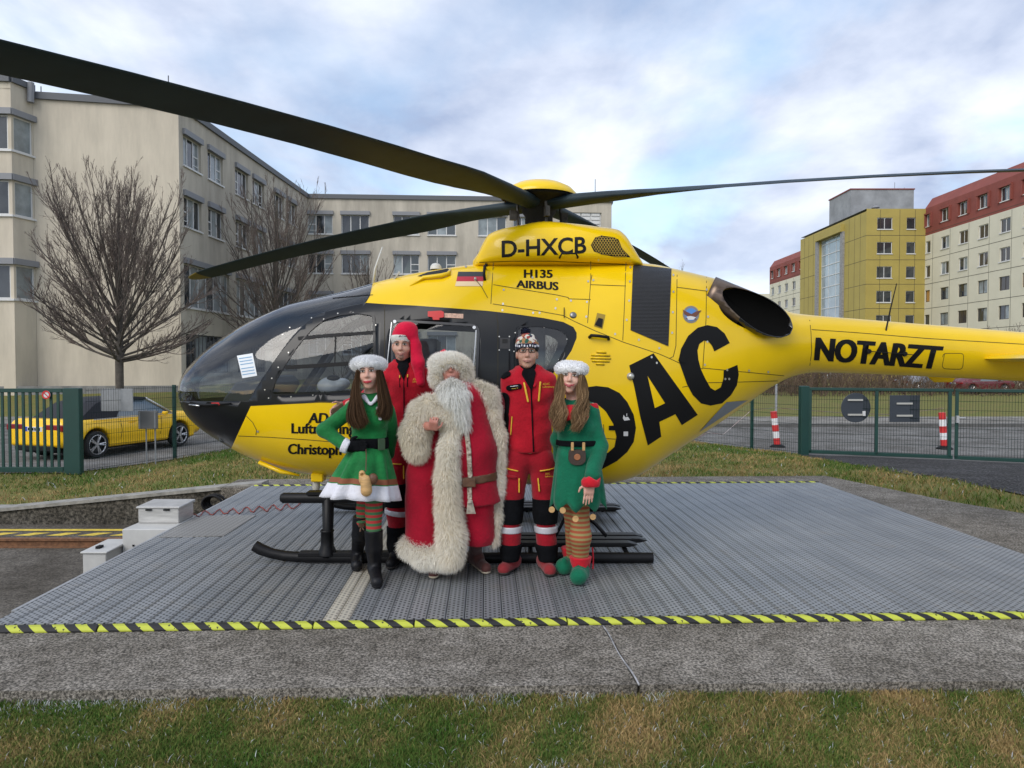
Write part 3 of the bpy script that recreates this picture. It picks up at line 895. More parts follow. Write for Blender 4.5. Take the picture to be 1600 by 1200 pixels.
def inpoly(pt, poly):
    x, y = pt; c = False; n = len(poly); j = n - 1
    for i in range(n):
        xi, yi = poly[i]; xj, yj = poly[j]
        if (yi > y) != (yj > y) and x < (xj - xi) * (y - yi) / (yj - yi) + xi: c = not c
        j = i
    return c
# fast knife in numpy-free form: keep projected positions as a vertex layer
def knife2(bm, poly):
    la = bm.verts.layers.float.get('px'); lb = bm.verts.layers.float.get('py')
    m = len(poly)
    for i in range(m):
        p, q = poly[i], poly[(i + 1) % m]
        if abs(p[0] - q[0]) + abs(p[1] - q[1]) < 0.05: continue
        no = ray(*p).cross(ray(*q)).normalized()
        x0, x1 = min(p[0], q[0]) - 0.3, max(p[0], q[0]) + 0.3; y0, y1 = min(p[1], q[1]) - 0.3, max(p[1], q[1]) + 0.3
        ge = set()
        for f in bm.faces:
            vs = f.verts
            a = [v[la] for v in vs]
            if min(a) > x1 or max(a) < x0: continue
            a = [v[lb] for v in vs]
            if min(a) > y1 or max(a) < y0: continue
            ge.add(f); ge.update(f.edges); ge.update(vs)
        if not ge: continue
        r = bmesh.ops.bisect_plane(bm, geom=list(ge), dist=1e-5, plane_co=CAMP, plane_no=no)
        for g in r['geom_cut']:
            if isinstance(g, bmesh.types.BMVert):
                g[la], g[lb] = proj(g.co)

V, F = loft_half(ST, 190, 46)
body_bvh = BVHTree.FromPolygons([tuple(v) for v in V], F.tolist())
bm = bmesh.new()
for v in V: bm.verts.new(v)
bm.verts.ensure_lookup_table()
for f in F:
    try: bm.faces.new([bm.verts[i] for i in f])
    except ValueError: pass
la = bm.verts.layers.float.new('px'); lb = bm.verts.layers.float.new('py')
for v in bm.verts: v[la], v[lb] = proj(v.co)

# regions in photo pixels (near side); the far side is their mirror image
arc = [(388, 627), (404, 600), (430, 562), (460, 522), (490, 496), (520, 483), (548, 477), (570, 474)]
R_wind = [(200, 627)] + [tuple(p) for p in catmull(arc, 4)] + [(578, 462), (583, 440), (500, 380), (200, 380)]
R_black = [(200, 627), (200, 800), (330, 800), (362, 699), (392, 634), (430, 632), (500, 628), (620, 630), (836, 634), (851, 600), (870, 576), (881, 566), (893, 548), (901, 528), (901, 520), (896, 511), (880, 503), (850, 497), (800, 490),
           (760, 485.5), (700, 481), (650, 477.5), (600, 475), (572, 473)] + [tuple(p) for p in catmull(arc, 4)][::-1]
door = roundpoly([(421, 619), (428, 598), (446, 568), (466, 538), (486, 515), (506, 499), (532, 491), (560, 488), (586, 491), (589, 612), (500, 616)], 7)
cabw = roundpoly([(611, 499), (750, 507), (746, 606), (611, 606)], 14)
cab_in = roundpoly([(614.5, 503), (746, 510.5), (742, 603), (614.5, 603)], 11)
rearw = roundpoly([(806, 510), (838, 508), (872, 512), (889, 522), (889, 536), (852, 606), (806, 606)], 9)
_ea = np.array([1173, 488.5]); _ax = np.array([.93, .37]); _ay = np.array([-.37, .93])
R_exh = [tuple(_ea + _ax * 53 * math.cos(t) + _ay * 26 * math.sin(t)) for t in np.linspace(0, 2 * math.pi, 33)[:-1]]
for rg in (R_wind, R_black, door, cabw, rearw, R_exh):
    knife2(bm, rg)
mat_of = {}
for f in bm.faces:
    c = f.calc_center_median(); p = proj(c)
    k = 0
    if inpoly(p, R_wind): k = 2
    elif inpoly(p, R_black): k = 1
    elif inpoly(p, R_exh): k = 6
    if k == 1:
        if inpoly(p, door): k = 3
        elif inpoly(p, cabw): k = 4
        elif inpoly(p, rearw): k = 5
    f.material_index = k
    f.smooth = True
def mirrored(bm0):
    b2 = bm0.copy(); 
    for v in b2.verts: v.co.y = 2 * HY - v.co.y
    bmesh.ops.reverse_faces(b2, faces=b2.faces)
    return b2
bmesh.ops.recalc_face_normals(bm, faces=bm.faces)
_f = max(bm.faces, key=lambda f: f.calc_area())
if _f.normal.y > 0: bmesh.ops.reverse_faces(bm, faces=bm.faces)
half = bpy.data.meshes.new('half'); bm.to_mesh(half)
mir = mirrored(bm); hmir = bpy.data.meshes.new('half_m'); mir.to_mesh(hmir); mir.free(); bm.free()
def extract(name, sides, keep, mats, parent, remap, solid=None, weld=False):
    b = bmesh.new()
    for sd in sides: b.from_mesh(sd)
    bmesh.ops.delete(b, geom=[f for f in b.faces if f.material_index not in keep], context='FACES')
    for f in b.faces: f.material_index = remap[f.material_index]
    bmesh.ops.remove_doubles(b, verts=b.verts, dist=2e-4)
    me = bpy.data.meshes.new(name); b.to_mesh(me); b.free()
    for mm in mats: me.materials.append(mm)
    o = newobj(name, me, parent)
    if solid:
        md = o.modifiers.new('shell', 'SOLIDIFY'); md.thickness = solid; md.offset = -1
        md.material_offset = len(mats) - 1; md.material_offset_rim = len(mats) - 1
    return o
fus = extract('fuselage', [half, hmir], {0, 1}, [M_yel, M_blk, M_int], heli, {0: 0, 1: 1}, solid=0.025)
fus.modifiers['shell'].material_offset = 2; fus.modifiers['shell'].material_offset_rim = 1
extract('windscreen', [half, hmir], {2}, [M_glassw], heli, {2: 0})
for sd in (half, hmir):
    extract('door_window', [sd], {3}, [M_glass], heli, {3: 0})
    extract('cabin_window', [sd], {4}, [M_glass], heli, {4: 0})
    extract('rear_window', [sd], {5}, [M_glassw], heli, {5: 0})

# mast fairing above the deck -----------------------------------------------------
SF = np.array([(741, 408, 425, .22, .3, 3, 2.4), (748, 400, 425, .31, .3, 3, 2.6), (756, 383, 425, .34, .3, 3, 2.8), (765, 370.5, 425, .37, .3, 3, 3), (780, 364, 425, .41, .3, 3, 3), (810, 357, 425, .45, .3, 3, 2.8), (850, 350.5, 425, .47, .3, 3, 2.6),
      (890, 353.5, 425, .47, .3, 3, 2.6), (930, 359, 425, .45, .3, 3, 2.8), (958, 363.5, 425, .43, .3, 3, 3), (968, 371, 425, .42, .3, 3, 3), (980, 390, 425, .40, .3, 3, 2.8), (990, 408, 425, .37, .3, 3, 2.6), (996, 416, 425, .3, .3, 3, 2.4)], float)
def full(V, F):
    n = len(V); V2 = V.copy(); V2[:, 1] = 2 * HY - V2[:, 1]
    return np.concatenate([V, V2]), np.concatenate([F, F[:, ::-1] + n])
def weld_build(name, V, F, mt, parent, dist=2e-4, smooth=True, angle=None):
    o = mesh_np(name, V, F, mt, parent, smooth)
    b = bmesh.new(); b.from_mesh(o.data); bmesh.ops.remove_doubles(b, verts=b.verts, dist=dist)
    bmesh.ops.recalc_face_normals(b, faces=b.faces); b.to_mesh(o.data); b.free()
    if angle: o.data.set_sharp_from_angle(angle=R(angle))
    return o
V2, F2 = loft_half(SF, 60, 30)
fair_bvh = BVHTree.FromPolygons([tuple(v) for v in V2], F2.tolist())
fair = weld_build('mast_fairing', *full(V2, F2), M_yel, heli)

def hit(px, py):
    d = ray(px, py).normalized(); best = None
    for t in (fair_bvh, body_bvh):
        r = t.ray_cast(CAMP, d)
        if r[0] is not None and (best is None or r[3] < best[1]): best = (r[0], r[3], r[1])
    if best is None: return None
    n = best[2]
    if n.dot(d) > 0: n = -n
    return best[0], n
def drape_mesh(b2, off):
    """b2: bmesh whose x,y are photo pixels -> laid on the helicopter's skin"""
    bad = []
    for v in b2.verts:
        h = hit(v.co.x, v.co.y)
        if h is None: bad.append(v)
        else: v.co = h[0] + h[1] * off
    bmesh.ops.delete(b2, geom=bad, context='VERTS')
def gridcut(b2, step):
    if not b2.verts: return
    for ax in (0, 1):
        lo = min(v.co[ax] for v in b2.verts); hi = max(v.co[ax] for v in b2.verts)
        k = math.floor(lo / step) + 1
        while k * step < hi:
            co = Vector((0, 0, 0)); co[ax] = k * step; no = Vector((0, 0, 0)); no[ax] = 1
            bmesh.ops.bisect_plane(b2, geom=list(b2.verts) + list(b2.edges) + list(b2.faces), plane_co=co, plane_no=no, dist=1e-4)
            k += 1
def finish_drape(b2, name, mt, parent, thick=0.0, smooth=True):
    me = bpy.data.meshes.new(name); b2.to_mesh(me); b2.free()
    me.materials.append(mt)
    if smooth and len(me.polygons): me.polygons.foreach_set('use_smooth', np.ones(len(me.polygons), dtype=bool))
    return newobj(name, me, parent)
def drape_poly(name, polys, mt, parent, off=0.003, step=8.0, holes=()):
    b2 = bmesh.new()
    for poly in polys:
        vs = [b2.verts.new((p[0], p[1], 0)) for p in poly]
        if not holes and len(vs) <= 4:
            b2.faces.new(vs)
        else:
            es = [b2.edges.new((vs[i], vs[(i + 1) % len(vs)])) for i in range(len(vs))]
            for h in holes:
                hv = [b2.verts.new((p[0], p[1], 0)) for p in h]
                es += [b2.edges.new((hv[i], hv[(i + 1) % len(hv)])) for i in range(len(hv))]
            bmesh.ops.triangle_fill(b2, edges=es, use_beauty=True, use_dissolve=False)
    bmesh.ops.triangulate(b2, faces=b2.faces)
    gridcut(b2, step); drape_mesh(b2, off)
    return finish_drape(b2, name, mt, parent)
def drape_text(name, txt, quad, mt, parent, bold=0.0, off=0.003, step=7.0, fat=0.0):
    """fat: stroke widening in pixels, made of shifted copies"""
    root = None
    sh = [0.0] if fat <= 0 else [0.0, -fat, fat]
    for i, dx in enumerate(sh):
        o = drape_text1(name if i == 0 else 'stroke', txt, [(q[0] + dx * (1 if i else 0), q[1]) for q in quad], mt, root or parent, bold, off + 0.0004 * i, step)
        root = root or o
    return root
def drape_text1(name, txt, quad, mt, parent, bold=0.0, off=0.003, step=7.0):
    """quad: TL, TR, BR, BL in photo pixels"""
    cu = bpy.data.curves.new('t', 'FONT'); cu.body = txt; cu.offset = bold; cu.resolution_u = 4
    o = bpy.data.objects.new('t', cu); COL.objects.link(o)
    dg = bpy.context.evaluated_depsgraph_get(); me = bpy.data.meshes.new_from_object(o.evaluated_get(dg))
    bpy.data.objects.remove(o); bpy.data.curves.remove(cu)
    b2 = bmesh.new(); b2.from_mesh(me); bpy.data.meshes.remove(me)
    bmesh.ops.triangulate(b2, faces=b2.faces)
    x0 = min(v.co.x for v in b2.verts); x1 = max(v.co.x for v in b2.verts); y0 = min(v.co.y for v in b2.verts); y1 = max(v.co.y for v in b2.verts)
    TL, TR, BR, BL = [Vector((q[0], q[1], 0)) for q in quad]
    for v in b2.verts:
        s = (v.co.x - x0) / (x1 - x0); t = (v.co.y - y0) / (y1 - y0)
        v.co = (BL * (1 - s) + BR * s) * (1 - t) + (TL * (1 - s) + TR * s) * t
    gridcut(b2, step); drape_mesh(b2, off)
    return finish_drape(b2, name, mt, parent)
def seam_poly(pts, w):
    out = []
    pts = [np.array(p, float) for p in pts]
    for a, b in zip(pts[:-1], pts[1:]):
        d = b - a; n = np.array([-d[1], d[0]]) / max(np.linalg.norm(d), 1e-6) * w / 2
        out.append([tuple(a + n), tuple(b + n), tuple(b - n), tuple(a - n)])
    return out

# lettering -------------------------------------------------------------------------
letC = [(1140, 536), (1116, 549), (1112, 540), (1107, 534), (1100, 532), (1092.5, 537.5), (1089.5, 547.5), (1091, 562), (1095, 577), (1102, 592), (1110, 606), (1117, 610), (1126, 605), (1130, 592), (1130.5, 579), (1152, 570), (1154, 585), (1151, 602), (1142, 617), (1128, 630), (1110, 633.5), (1095, 630), (1082, 617), (1073, 600), (1066, 580), (1060, 563), (1064, 545), (1075, 525), (1090, 512), (1105, 508), (1120, 511), (1132, 521)]
drape_poly('letter', [letC], M_dec, heli)
letA = [(983, 571), (1021, 552), (1090, 648), (1065, 664), (1055, 647), (1030, 659), (1033, 682), (1012, 696), (1000, 650), (991, 605)]
drape_poly('letter', [letA], M_dec, heli, holes=[[(1011.5, 587), (1039, 630), (1023, 637.5)]])
letD = [(880, 624), (898, 611), (916, 605), (932, 603), (950, 605), (968, 614), (980, 628), (990, 648), (993.6, 668), (990, 690), (980, 706), (964, 720), (942, 732), (915, 742), (900, 690)]
drape_poly('letter', [letD], M_dec, heli, holes=[[(905, 640), (920, 632), (934, 632), (946, 642), (958, 662), (963, 682), (960, 698), (950, 707), (930, 714), (916, 690)]])
drape_text('lettering', 'NOTARZT', [(1276, 527), (1473, 541), (1463, 577), (1273, 563)], M_dec, heli, bold=0.02, fat=1.7)
drape_text('lettering', 'D-HXCB', [(784, 376), (916, 369.5), (916, 396), (784, 402.5)], M_dec, heli, bold=0.022)
drape_text('lettering', 'H135', [(819, 421.5), (863, 422), (863, 434.5), (819, 434.5)], M_dec, heli, bold=0.012, fat=0.6)
drape_text('lettering', 'AIRBUS', [(807, 438), (872, 441), (872, 454), (807, 449.5)], M_dec, heli, bold=0.012, fat=0.6)
drape_text('lettering', 'ADAC', [(484, 645), (543, 645), (541, 661), (482, 661)], M_dec, heli, bold=0.012, fat=0.7)
drape_text('lettering', 'Luftrettung', [(456, 661), (555, 661), (555, 684), (456, 682)], M_dec, heli, bold=0.012, fat=0.6)
drape_text('lettering', 'Christoph', [(451, 693), (533, 694), (533, 716), (450, 714)], M_dec, heli, bold=0.012, fat=0.6)

# panel gaps -------------------------------------------------------------------------
seams = [[(771, 410), (767, 475)], [(771, 445), (820, 453), (870, 461), (888, 465), (888, 467), (923, 468)], [(923, 408), (923, 440), (918, 505)], [(770, 475), (830, 484), (880, 493), (897, 502), (930, 517), (975, 535), (1030, 553), (1046, 560), (1052, 557), (1056, 540), (1058, 421)],
         [(978, 410), (976, 470), (973, 532)], [(923, 445), (978, 447)], [(923, 440), (925, 430)], [(1104, 433), (1103, 500), (1098, 575), (1140, 579), (1225, 587)], [(1058, 449), (1104, 455)], [(1046, 560), (1080, 576), (1098, 576)],
         [(1066, 605), (1100, 598), (1150, 597), (1215, 595)], [(1264, 490), (1267, 520), (1268, 550), (1264, 580)], [(1268, 515), (1340, 520), (1450, 529), (1600, 538)],
         [(385, 650), (395, 660), (401, 672), (400, 680)], [(372, 681), (420, 683), (480, 687), (540, 692)], [(392, 634), (430, 632), (500, 628.6), (610, 630)],
         [(601, 476), (601, 600), (603, 632)], [(775, 488), (778, 505), (778, 632)], [(945, 642), (962, 642)], [(943, 663), (944, 685), (962, 686)], [(745, 410), (800, 408), (860, 408), (930, 411), (980, 413)]]
polys = [q for s_ in seams for q in seam_poly(s_, 0.9)]
drape_poly('panel_gaps', polys, M_seam, heli, off=0.0022, step=10)['kind'] = 'stuff'
fast = [(787, 453), (786, 475), (870, 468), (868, 482), (785, 485), (892, 470), (917, 472), (916, 495), (927, 438), (985, 418), (984, 440), (983, 470), (979, 500), (1052, 430), (1052, 456), (1051, 488), (1050, 520), (998, 531), (1030, 544), (961, 522), (1104, 453), (1106, 495), (1105, 534), (1101, 570), (1136, 578), (1170, 579), (1200, 581), (1139, 592), (1133, 592), (1018, 558), (1026, 567),
        (833, 489), (843, 489), (919, 440), (728, 417), (832, 434), (935, 406), (403, 674)]
b2 = bmesh.new()
for (x, y) in fast:
    vs = [b2.verts.new((x + 1.6 * math.cos(t), y + 1.9 * math.sin(t), 0)) for t in np.linspace(0, 2 * math.pi, 9)[:-1]]
    b2.faces.new(vs)
drape_mesh(b2, 0.004)
finish_drape(b2, 'fasteners', M_fast, heli)['kind'] = 'stuff'
# window screws and frames
scr = [(442, 523), (453, 512), (487, 497), (506, 499), (528, 490), (552, 489), (575, 491), (584, 495), (587, 508), (425, 591), (414, 609), (420, 622), (455, 620), (489, 617), (435, 574), (451, 551), (469, 529), (817, 511), (850, 511.5), (878, 517), (886, 530), (873, 562), (805, 520), (803, 549), (780, 526), (796, 526), (780, 547), (796, 547)]
b2 = bmesh.new()
for (x, y) in scr:
    vs = [b2.verts.new((x + 1.1 * math.cos(t), y + 1.1 * math.sin(t), 0)) for t in np.linspace(0, 2 * math.pi, 9)[:-1]]
    b2.faces.new(vs)
drape_mesh(b2, 0.004); finish_drape(b2, 'screws', M_fast, heli)['kind'] = 'stuff'
def ring_poly(name, outer, inner, mt, off):
    return drape_poly(name, [outer], mt, heli, off=off, holes=[inner])
ring_poly('window_frame', cabw, cab_in, mat('window_gasket', (0.03, 0.032, 0.036), rough=0.35), 0.006)
def inset(poly, f):
    c = np.mean(np.array(poly), 0); return [tuple(c + (np.array(p) - c) * f) for p in poly]
for q, f in ((door, 0.955), (rearw, 0.93)):
    ring_poly('window_frame', q, inset(q, f), M_blk, 0.006)
for pts, w in (([(466, 529), (500, 525.5), (540, 522.5), (587, 519.5)], 5), ([(446, 574), (480, 572.5), (540, 568.5), (588, 566)], 6)):
    drape_poly('window_bar', seam_poly(pts, w), M_dark, heli, off=0.006, step=12)
drape_poly('window_bar', seam_poly([(524.5, 525), (523.5, 569)], 2), M_dark, heli, off=0.006, step=12)
for (x, y) in ((617, 503), (741, 512)):
    drape_poly('window_stud', [[(x + 2.6 * math.cos(t), y + 2.6 * math.sin(t)) for t in np.linspace(0, 2 * math.pi, 13)[:-1]]], mat('white_stud', (0.7, 0.72, 0.74), rough=0.3), heli, off=0.009, step=20)
# sliding window of the cabin door: bright edge rails
drape_poly('slide_rail', seam_poly([(744, 516), (741, 560), (738, 600)], 1.6), mat('rail_silver', (0.45, 0.46, 0.47), rough=0.3, metal=0.8), heli, off=0.008)
drape_poly('slide_rail', seam_poly([(612, 504), (606, 560), (606, 600)], 1.2), MATS['rail_silver'], heli, off=0.008)

# emergency handle + placard, flag, emblem
M_red = mat('signal_red', (0.55, 0.02, 0.02), rough=0.45)
drape_poly('emergency_handle', [[(669, 488), (690, 487), (694, 489), (694, 497), (687, 498), (687, 501), (677, 501), (676, 497), (669, 496)]], M_red, heli, off=0.02)
drape_poly('placard', [[(694, 489.5), (724, 491), (724, 498), (694, 496.5)]], mat('placard_print', (0.55, 0.35, 0.26), rough=0.6, var=0.3, scale=60), heli, off=0.006)
fl = [(716, 425), (757, 425), (756, 432.5), (714.5, 432.5)], [(714.5, 432.5), (756, 432.5), (755, 440), (713, 440)], [(713, 440), (755, 440), (754, 447.5), (711, 447.5)]
for q, c, nm in zip(fl, ((0.02, 0.018, 0.02), (0.42, 0.012, 0.03), (0.72, 0.55, 0.33)), ('flag_black', 'flag_red', 'flag_gold')):
    drape_poly('flag_stripe', [q], mat(nm, c, rough=0.4), heli, off=0.0035)
em = lambda r: [(1079.5 + r * 0.95 * math.cos(t), 491.5 + r * math.sin(t)) for t in np.linspace(0, 2 * math.pi, 25)[:-1]]
drape_poly('emblem', [em(13.5)], mat('emblem_grey', (0.20, 0.19, 0.18), rough=0.5), heli, off=0.003)
drape_poly('emblem', [em(10)], mat('emblem_blue', (0.07, 0.22, 0.55), rough=0.5), heli, off=0.0042)
drape_poly('emblem', [[(1066, 484), (1074, 488), (1080, 491), (1087, 487), (1096, 485), (1090, 492), (1086, 497), (1088, 500), (1080, 497), (1071, 499), (1074, 495), (1069, 491)]], mat('emblem_brown', (0.14, 0.05, 0.03), rough=0.5), heli, off=0.0054)
drape_poly('emblem', [[(1072, 495), (1079, 494), (1087, 496), (1083, 500), (1075, 500)]], mat('emblem_white', (0.6, 0.6, 0.6), rough=0.5), heli, off=0.006)
# small markings on the big D: white symbols
for q in ([(974, 648), (977, 652), (981, 651), (984, 656), (975, 657), (973, 653)], [(974, 674), (981, 674), (981, 681), (974, 681)], [(978.5, 646), (979.5, 646), (979.5, 650), (978.5, 650)]):
    drape_poly('white_mark', [q], MATS['emblem_white'], heli, off=0.006)
drape_poly('latch', [[(951, 665), (966, 664), (966, 672), (951, 672)]], M_dec, heli, off=0.008)

# oil cooler grille + mesh grille
def grille_mat(name, sx, sz, base, light):
    m = bpy.data.materials.new(name); m.use_nodes = True
    n = m.node_tree.nodes; l = m.node_tree.links; b = n['Principled BSDF']; b.inputs['Roughness'].default_value = 0.45; b.inputs['Metallic'].default_value = 0.3
    tc = n.new('ShaderNodeTexCoord'); wv = n.new('ShaderNodeTexWave'); wv.wave_type = 'BANDS'; wv.bands_direction = 'Z'
    wv.inputs['Scale'].default_value = sz; wv.inputs['Distortion'].default_value = 1.2; wv.inputs['Detail Scale'].default_value = sx
    l.new(tc.outputs['Object'], wv.inputs['Vector'])
    r = n.new('ShaderNodeValToRGB'); r.color_ramp.elements[0].position = 0.45; r.color_ramp.elements[1].position = 0.75
    r.color_ramp.elements[0].color = (*base, 1); r.color_ramp.elements[1].color = (*light, 1)
    l.new(wv.outputs['Fac'], r.inputs[0]); l.new(r.outputs[0], b.inputs['Base Color'])
    bp = n.new('ShaderNodeBump'); bp.inputs['Strength'].default_value = 0.8; bp.inputs['Distance'].default_value = 0.004
    l.new(wv.outputs['Fac'], bp.inputs['Height']); l.new(bp.outputs[0], b.inputs['Normal'])
    return m
M_gr = grille_mat('cooler_grille', 30, 26, (0.010, 0.010, 0.012), (0.045, 0.047, 0.052))
drape_poly('cooler_grille', [[(989, 414), (1049, 420.5), (1044, 541), (985, 516)]], M_gr, heli, off=0.006)
hexb = bmesh.new()
msh = [(930, 371), (940, 368.5), (957, 370.5), (966, 374), (972, 388), (985, 402), (960, 401), (942, 398), (928, 393), (923, 383)]
drape_poly('intake_backing', [msh], M_dec, heli, off=0.002)
cells = []
for r_ in range(12):
    for c_ in range(16):
        cx = 920 + c_ * 4.4 + (r_ % 2) * 2.2; cy = 367 + r_ * 3.2
        if all(inpoly((cx + d, cy + e), msh) for d, e in ((1.5, 0), (-1.5, 0), (0, 1.3), (0, -1.3))):
            ring = [(cx + 2.1 * math.cos(t), cy + 2.1 * math.sin(t)) for t in np.linspace(0, 2 * math.pi, 7)]
            cells += [q for q in seam_poly(ring, 0.8)]
drape_poly('intake_mesh', cells, mat('mesh_yellow', (0.35, 0.23, 0.02), rough=0.5), heli, off=0.006, step=60)
# grab handles, step pockets, louvres
def hb(px, py, off=0.0):
    h = hit(px, py); return h[0] + h[1] * off
b = MB(); b.tube([hb(874.5, 403), hb(874.5, 399, .05), hb(877, 396, .06), hb(888, 395.5, .06), hb(899, 396, .06), hb(902, 399, .05), hb(902, 403)], 0.009, n=6)
b.build('grab_handle', M_dark, heli, smooth=True)
b = MB(); b.tube([hb(760, 412), hb(759, 414, .05), hb(758, 425, .06), hb(757, 435, .05), hb(757.5, 438)], 0.012, n=6)
b.build('grab_handle', M_dark, heli, smooth=True)
b = MB(); b.tube([hb(921, 527), hb(923, 525.5, .04), hb(935, 526.5, .045), hb(949, 528.5, .04), hb(951, 530)], 0.014, n=6)
b.build('grab_handle', M_dark, heli, smooth=True)
for px, py in ((937, 500), (1067, 556)):
    if px < 1000: drape_poly('step_pocket', [[(px - 4, py - 11), (px + 9, py - 8), (px + 4, py + 14), (px - 9, py + 10)]], mat('pocket_brown', (0.30, 0.20, 0.01), rough=0.5), heli, off=0.003)
    drape_poly('step_flap', [[(px - 2, py - 3), (px + 5, py - 1), (px + 3, py + 12), (px - 8, py + 8)]], M_dec, heli, off=0.012)
for k, (xa, xb) in enumerate(((932, 947), (924, 953), (923, 954), (925, 952), (931, 944))):
    y = 550.5 + k * 4.6
    drape_poly('louvre_slot', [[(xa, y), (xb, y + 0.8), (xb, y + 2.2), (xa, y + 1.4)]], M_seam, heli, off=0.0025)
    h1, h2 = hb(xa, y - 0.6, 0.006), hb(xb, y + 0.2, 0.006)
    b = MB(); b.tube([h1, h2], 0.008, n=6); b.build('louvre', M_yel, heli, smooth=True)
b = MB(); h = hit(985, 588); b.lathe(h[0], [(0.001, .035), (.018, .035), (.022, .03), (.022, .012), (.032, .008), (.032, 0)], n=14, axis=h[1])
b.build('fuel_cap', M_fast, heli, smooth=True)
b = MB(); h = hit(895.5, 492.5); b.lathe(h[0], [(0.001, .012), (.022, .012), (.027, .008), (.03, 0)], n=14, axis=h[1])
b.build('vent_cap', mat('grey_metal', (0.2, 0.2, 0.2), rough=0.3, metal=0.8), heli, smooth=True)
drape_poly('pitot_cover', [[(880.5, 482), (882, 482), (882, 498), (880.5, 498)]], M_dark, heli, off=0.02)
# roof scoop
drape_poly('scoop_mouth', [[(652, 432), (668, 426), (700, 420), (703, 423), (700, 430), (690, 434)]], mat('scoop_black', (0.006, 0.006, 0.006), rough=0.7), heli, off=0.004)
b = MB(); b.tube([hb(640, 447, 0), hb(662, 437, .02), hb(690, 434.5, .025), hb(701, 430.5, .02), hb(704, 422, .008)], [.004, .018, .02, .018, .006], n=8)
b.build('scoop_lip', M_yel, heli, smooth=True)
b = MB(); b.tube([P(583, 443, 6.5), P(586, 420, 6.5), P(597.5, 386, 6.5)], [.012, .010, .006], n=6)
b.build('whip_antenna', mat('antenna_white', (0.55, 0.55, 0.52), rough=0.5), heli, smooth=True)
b = MB(); b.prism([P(600, 459, 6.35), P(614, 459.5, 6.35), P(610, 454, 6.35), P(617, 436, 6.4), P(625, 425, 6.42), P(623, 423, 6.42), P(612, 440, 6.4)], (0, 0.02, 0))
b.build('blade_antenna', mat('antenna_grey', (0.42, 0.42, 0.40), rough=0.5), heli)
b = MB(); b.lathe(P(681, 421, 6.6), [(.055, 0), (.05, .03), (.035, .05), (.001, .06)], n=12); b.build('beacon', MATS['antenna_white'], heli, smooth=True)
drape_poly('cable', seam_poly([(743, 438), (752, 448), (762, 466)], 0.9), M_seam, heli, off=0.008)
b = MB(); h = hit(743, 438); b.lathe(h[0], [(.001, .03), (.01, .028), (.012, .01), (.014, 0)], n=8, axis=h[1]); b.build('cable_stud', M_fast, heli, smooth=True)

# exhaust ----------------------------------------------------------------------------
M_exh = mat('heated_steel', (0.20, 0.15, 0.11), rough=0.35, metal=0.8, col2=(0.10, 0.07, 0.065), scale=4)
M_exb = mat('soot_black', (0.008, 0.008, 0.009), rough=0.16, coat=0.5)
def tube_cut(name, a, b_, rad, n, planes, mats, inner):
    bm_ = bmesh.new(); a = Vector(a); b_ = Vector(b_); ax = (b_ - a).normalized()
    e1 = ax.cross(Vector((0, 0, 1))).normalized(); e2 = ax.cross(e1)
    rings = []
    for i in range(15):
        t = i / 14; c = a.lerp(b_, t); r = rad if t < 0.55 else rad * math.sqrt(max(1 - ((t - 0.55) / 0.47) ** 2.2, .02))
        rings.append([bm_.verts.new(c + (e1 * math.cos(k * 2 * math.pi / n) + e2 * math.sin(k * 2 * math.pi / n) * 1.0) * r) for k in range(n)])
    for i in range(14):
        for k in range(n):
            f = bm_.faces.new([rings[i][k], rings[i][(k + 1) % n], rings[i + 1][(k + 1) % n], rings[i + 1][k]]); f.smooth = True
            f.material_index = 0 if i < 6 else 1
    f = bm_.faces.new(rings[-1]); f.material_index = 1
    for co, no in planes:
        bmesh.ops.bisect_plane(bm_, geom=list(bm_.verts) + list(bm_.edges) + list(bm_.faces), plane_co=co, plane_no=no, clear_outer=True)
    bmesh.ops.recalc_face_normals(bm_, faces=bm_.faces)
    co, no = planes[0]; loop = [v.co.copy() for v in bm_.verts if abs((v.co - co).dot(no)) < 2e-4]
    me = bpy.data.meshes.new(name); bm_.to_mesh(me); bm_.free()
    for mm in mats: me.materials.append(mm)
    o = newobj(name, me, heli)
    cen = sum(loop, Vector()) / len(loop); ex = (loop[0] - cen).normalized(); ey = no.cross(ex)
    loop.sort(key=lambda p: math.atan2((p - cen).dot(ey), (p - cen).dot(ex))); rings = []
    for r_ in (.99, .9, .75, .55, .3, .08): rings.append([cen + (p - cen) * r_ - no * (.004 + .13 * math.sqrt(1 - r_ * r_)) for p in loop])
    b = MB(); nl = len(loop); b.add([p for q in rings for p in q], [(i * nl + k, i * nl + (k + 1) % nl, (i + 1) * nl + (k + 1) % nl, (i + 1) * nl + k) for i in range(5) for k in range(nl)] + [tuple(5 * nl + k for k in range(nl))])
    b.build('exhaust_bore', inner, o, smooth=True)
    md = o.modifiers.new('wall', 'SOLIDIFY'); md.thickness = 0.008; md.offset = 1; md.use_rim = True
    return o
ea, eb = P(1106, 460, 6.33), P(1238, 514, 6.15)
axv = (eb - ea).normalized()
tube_cut('exhaust_pipe', ea, eb, 0.160, 40, [(ea.lerp(eb, .45) + Vector((0, -.088, .0)), Vector((0.16, -0.95, 0.20)).normalized())], [M_exh, M_exb], mat('soot_matt', (0.004, 0.004, 0.004), rough=0.95, spec=.1))

_near = [o for o in heli.children if o.name.startswith('exhaust_pipe')][0]
_far = _near.copy(); COL.objects.link(_far); _far.scale.y = -1; _far.location.y = 2 * HY
for _c in _near.children:
    _d = _c.copy(); COL.objects.link(_d); _d.parent = _far
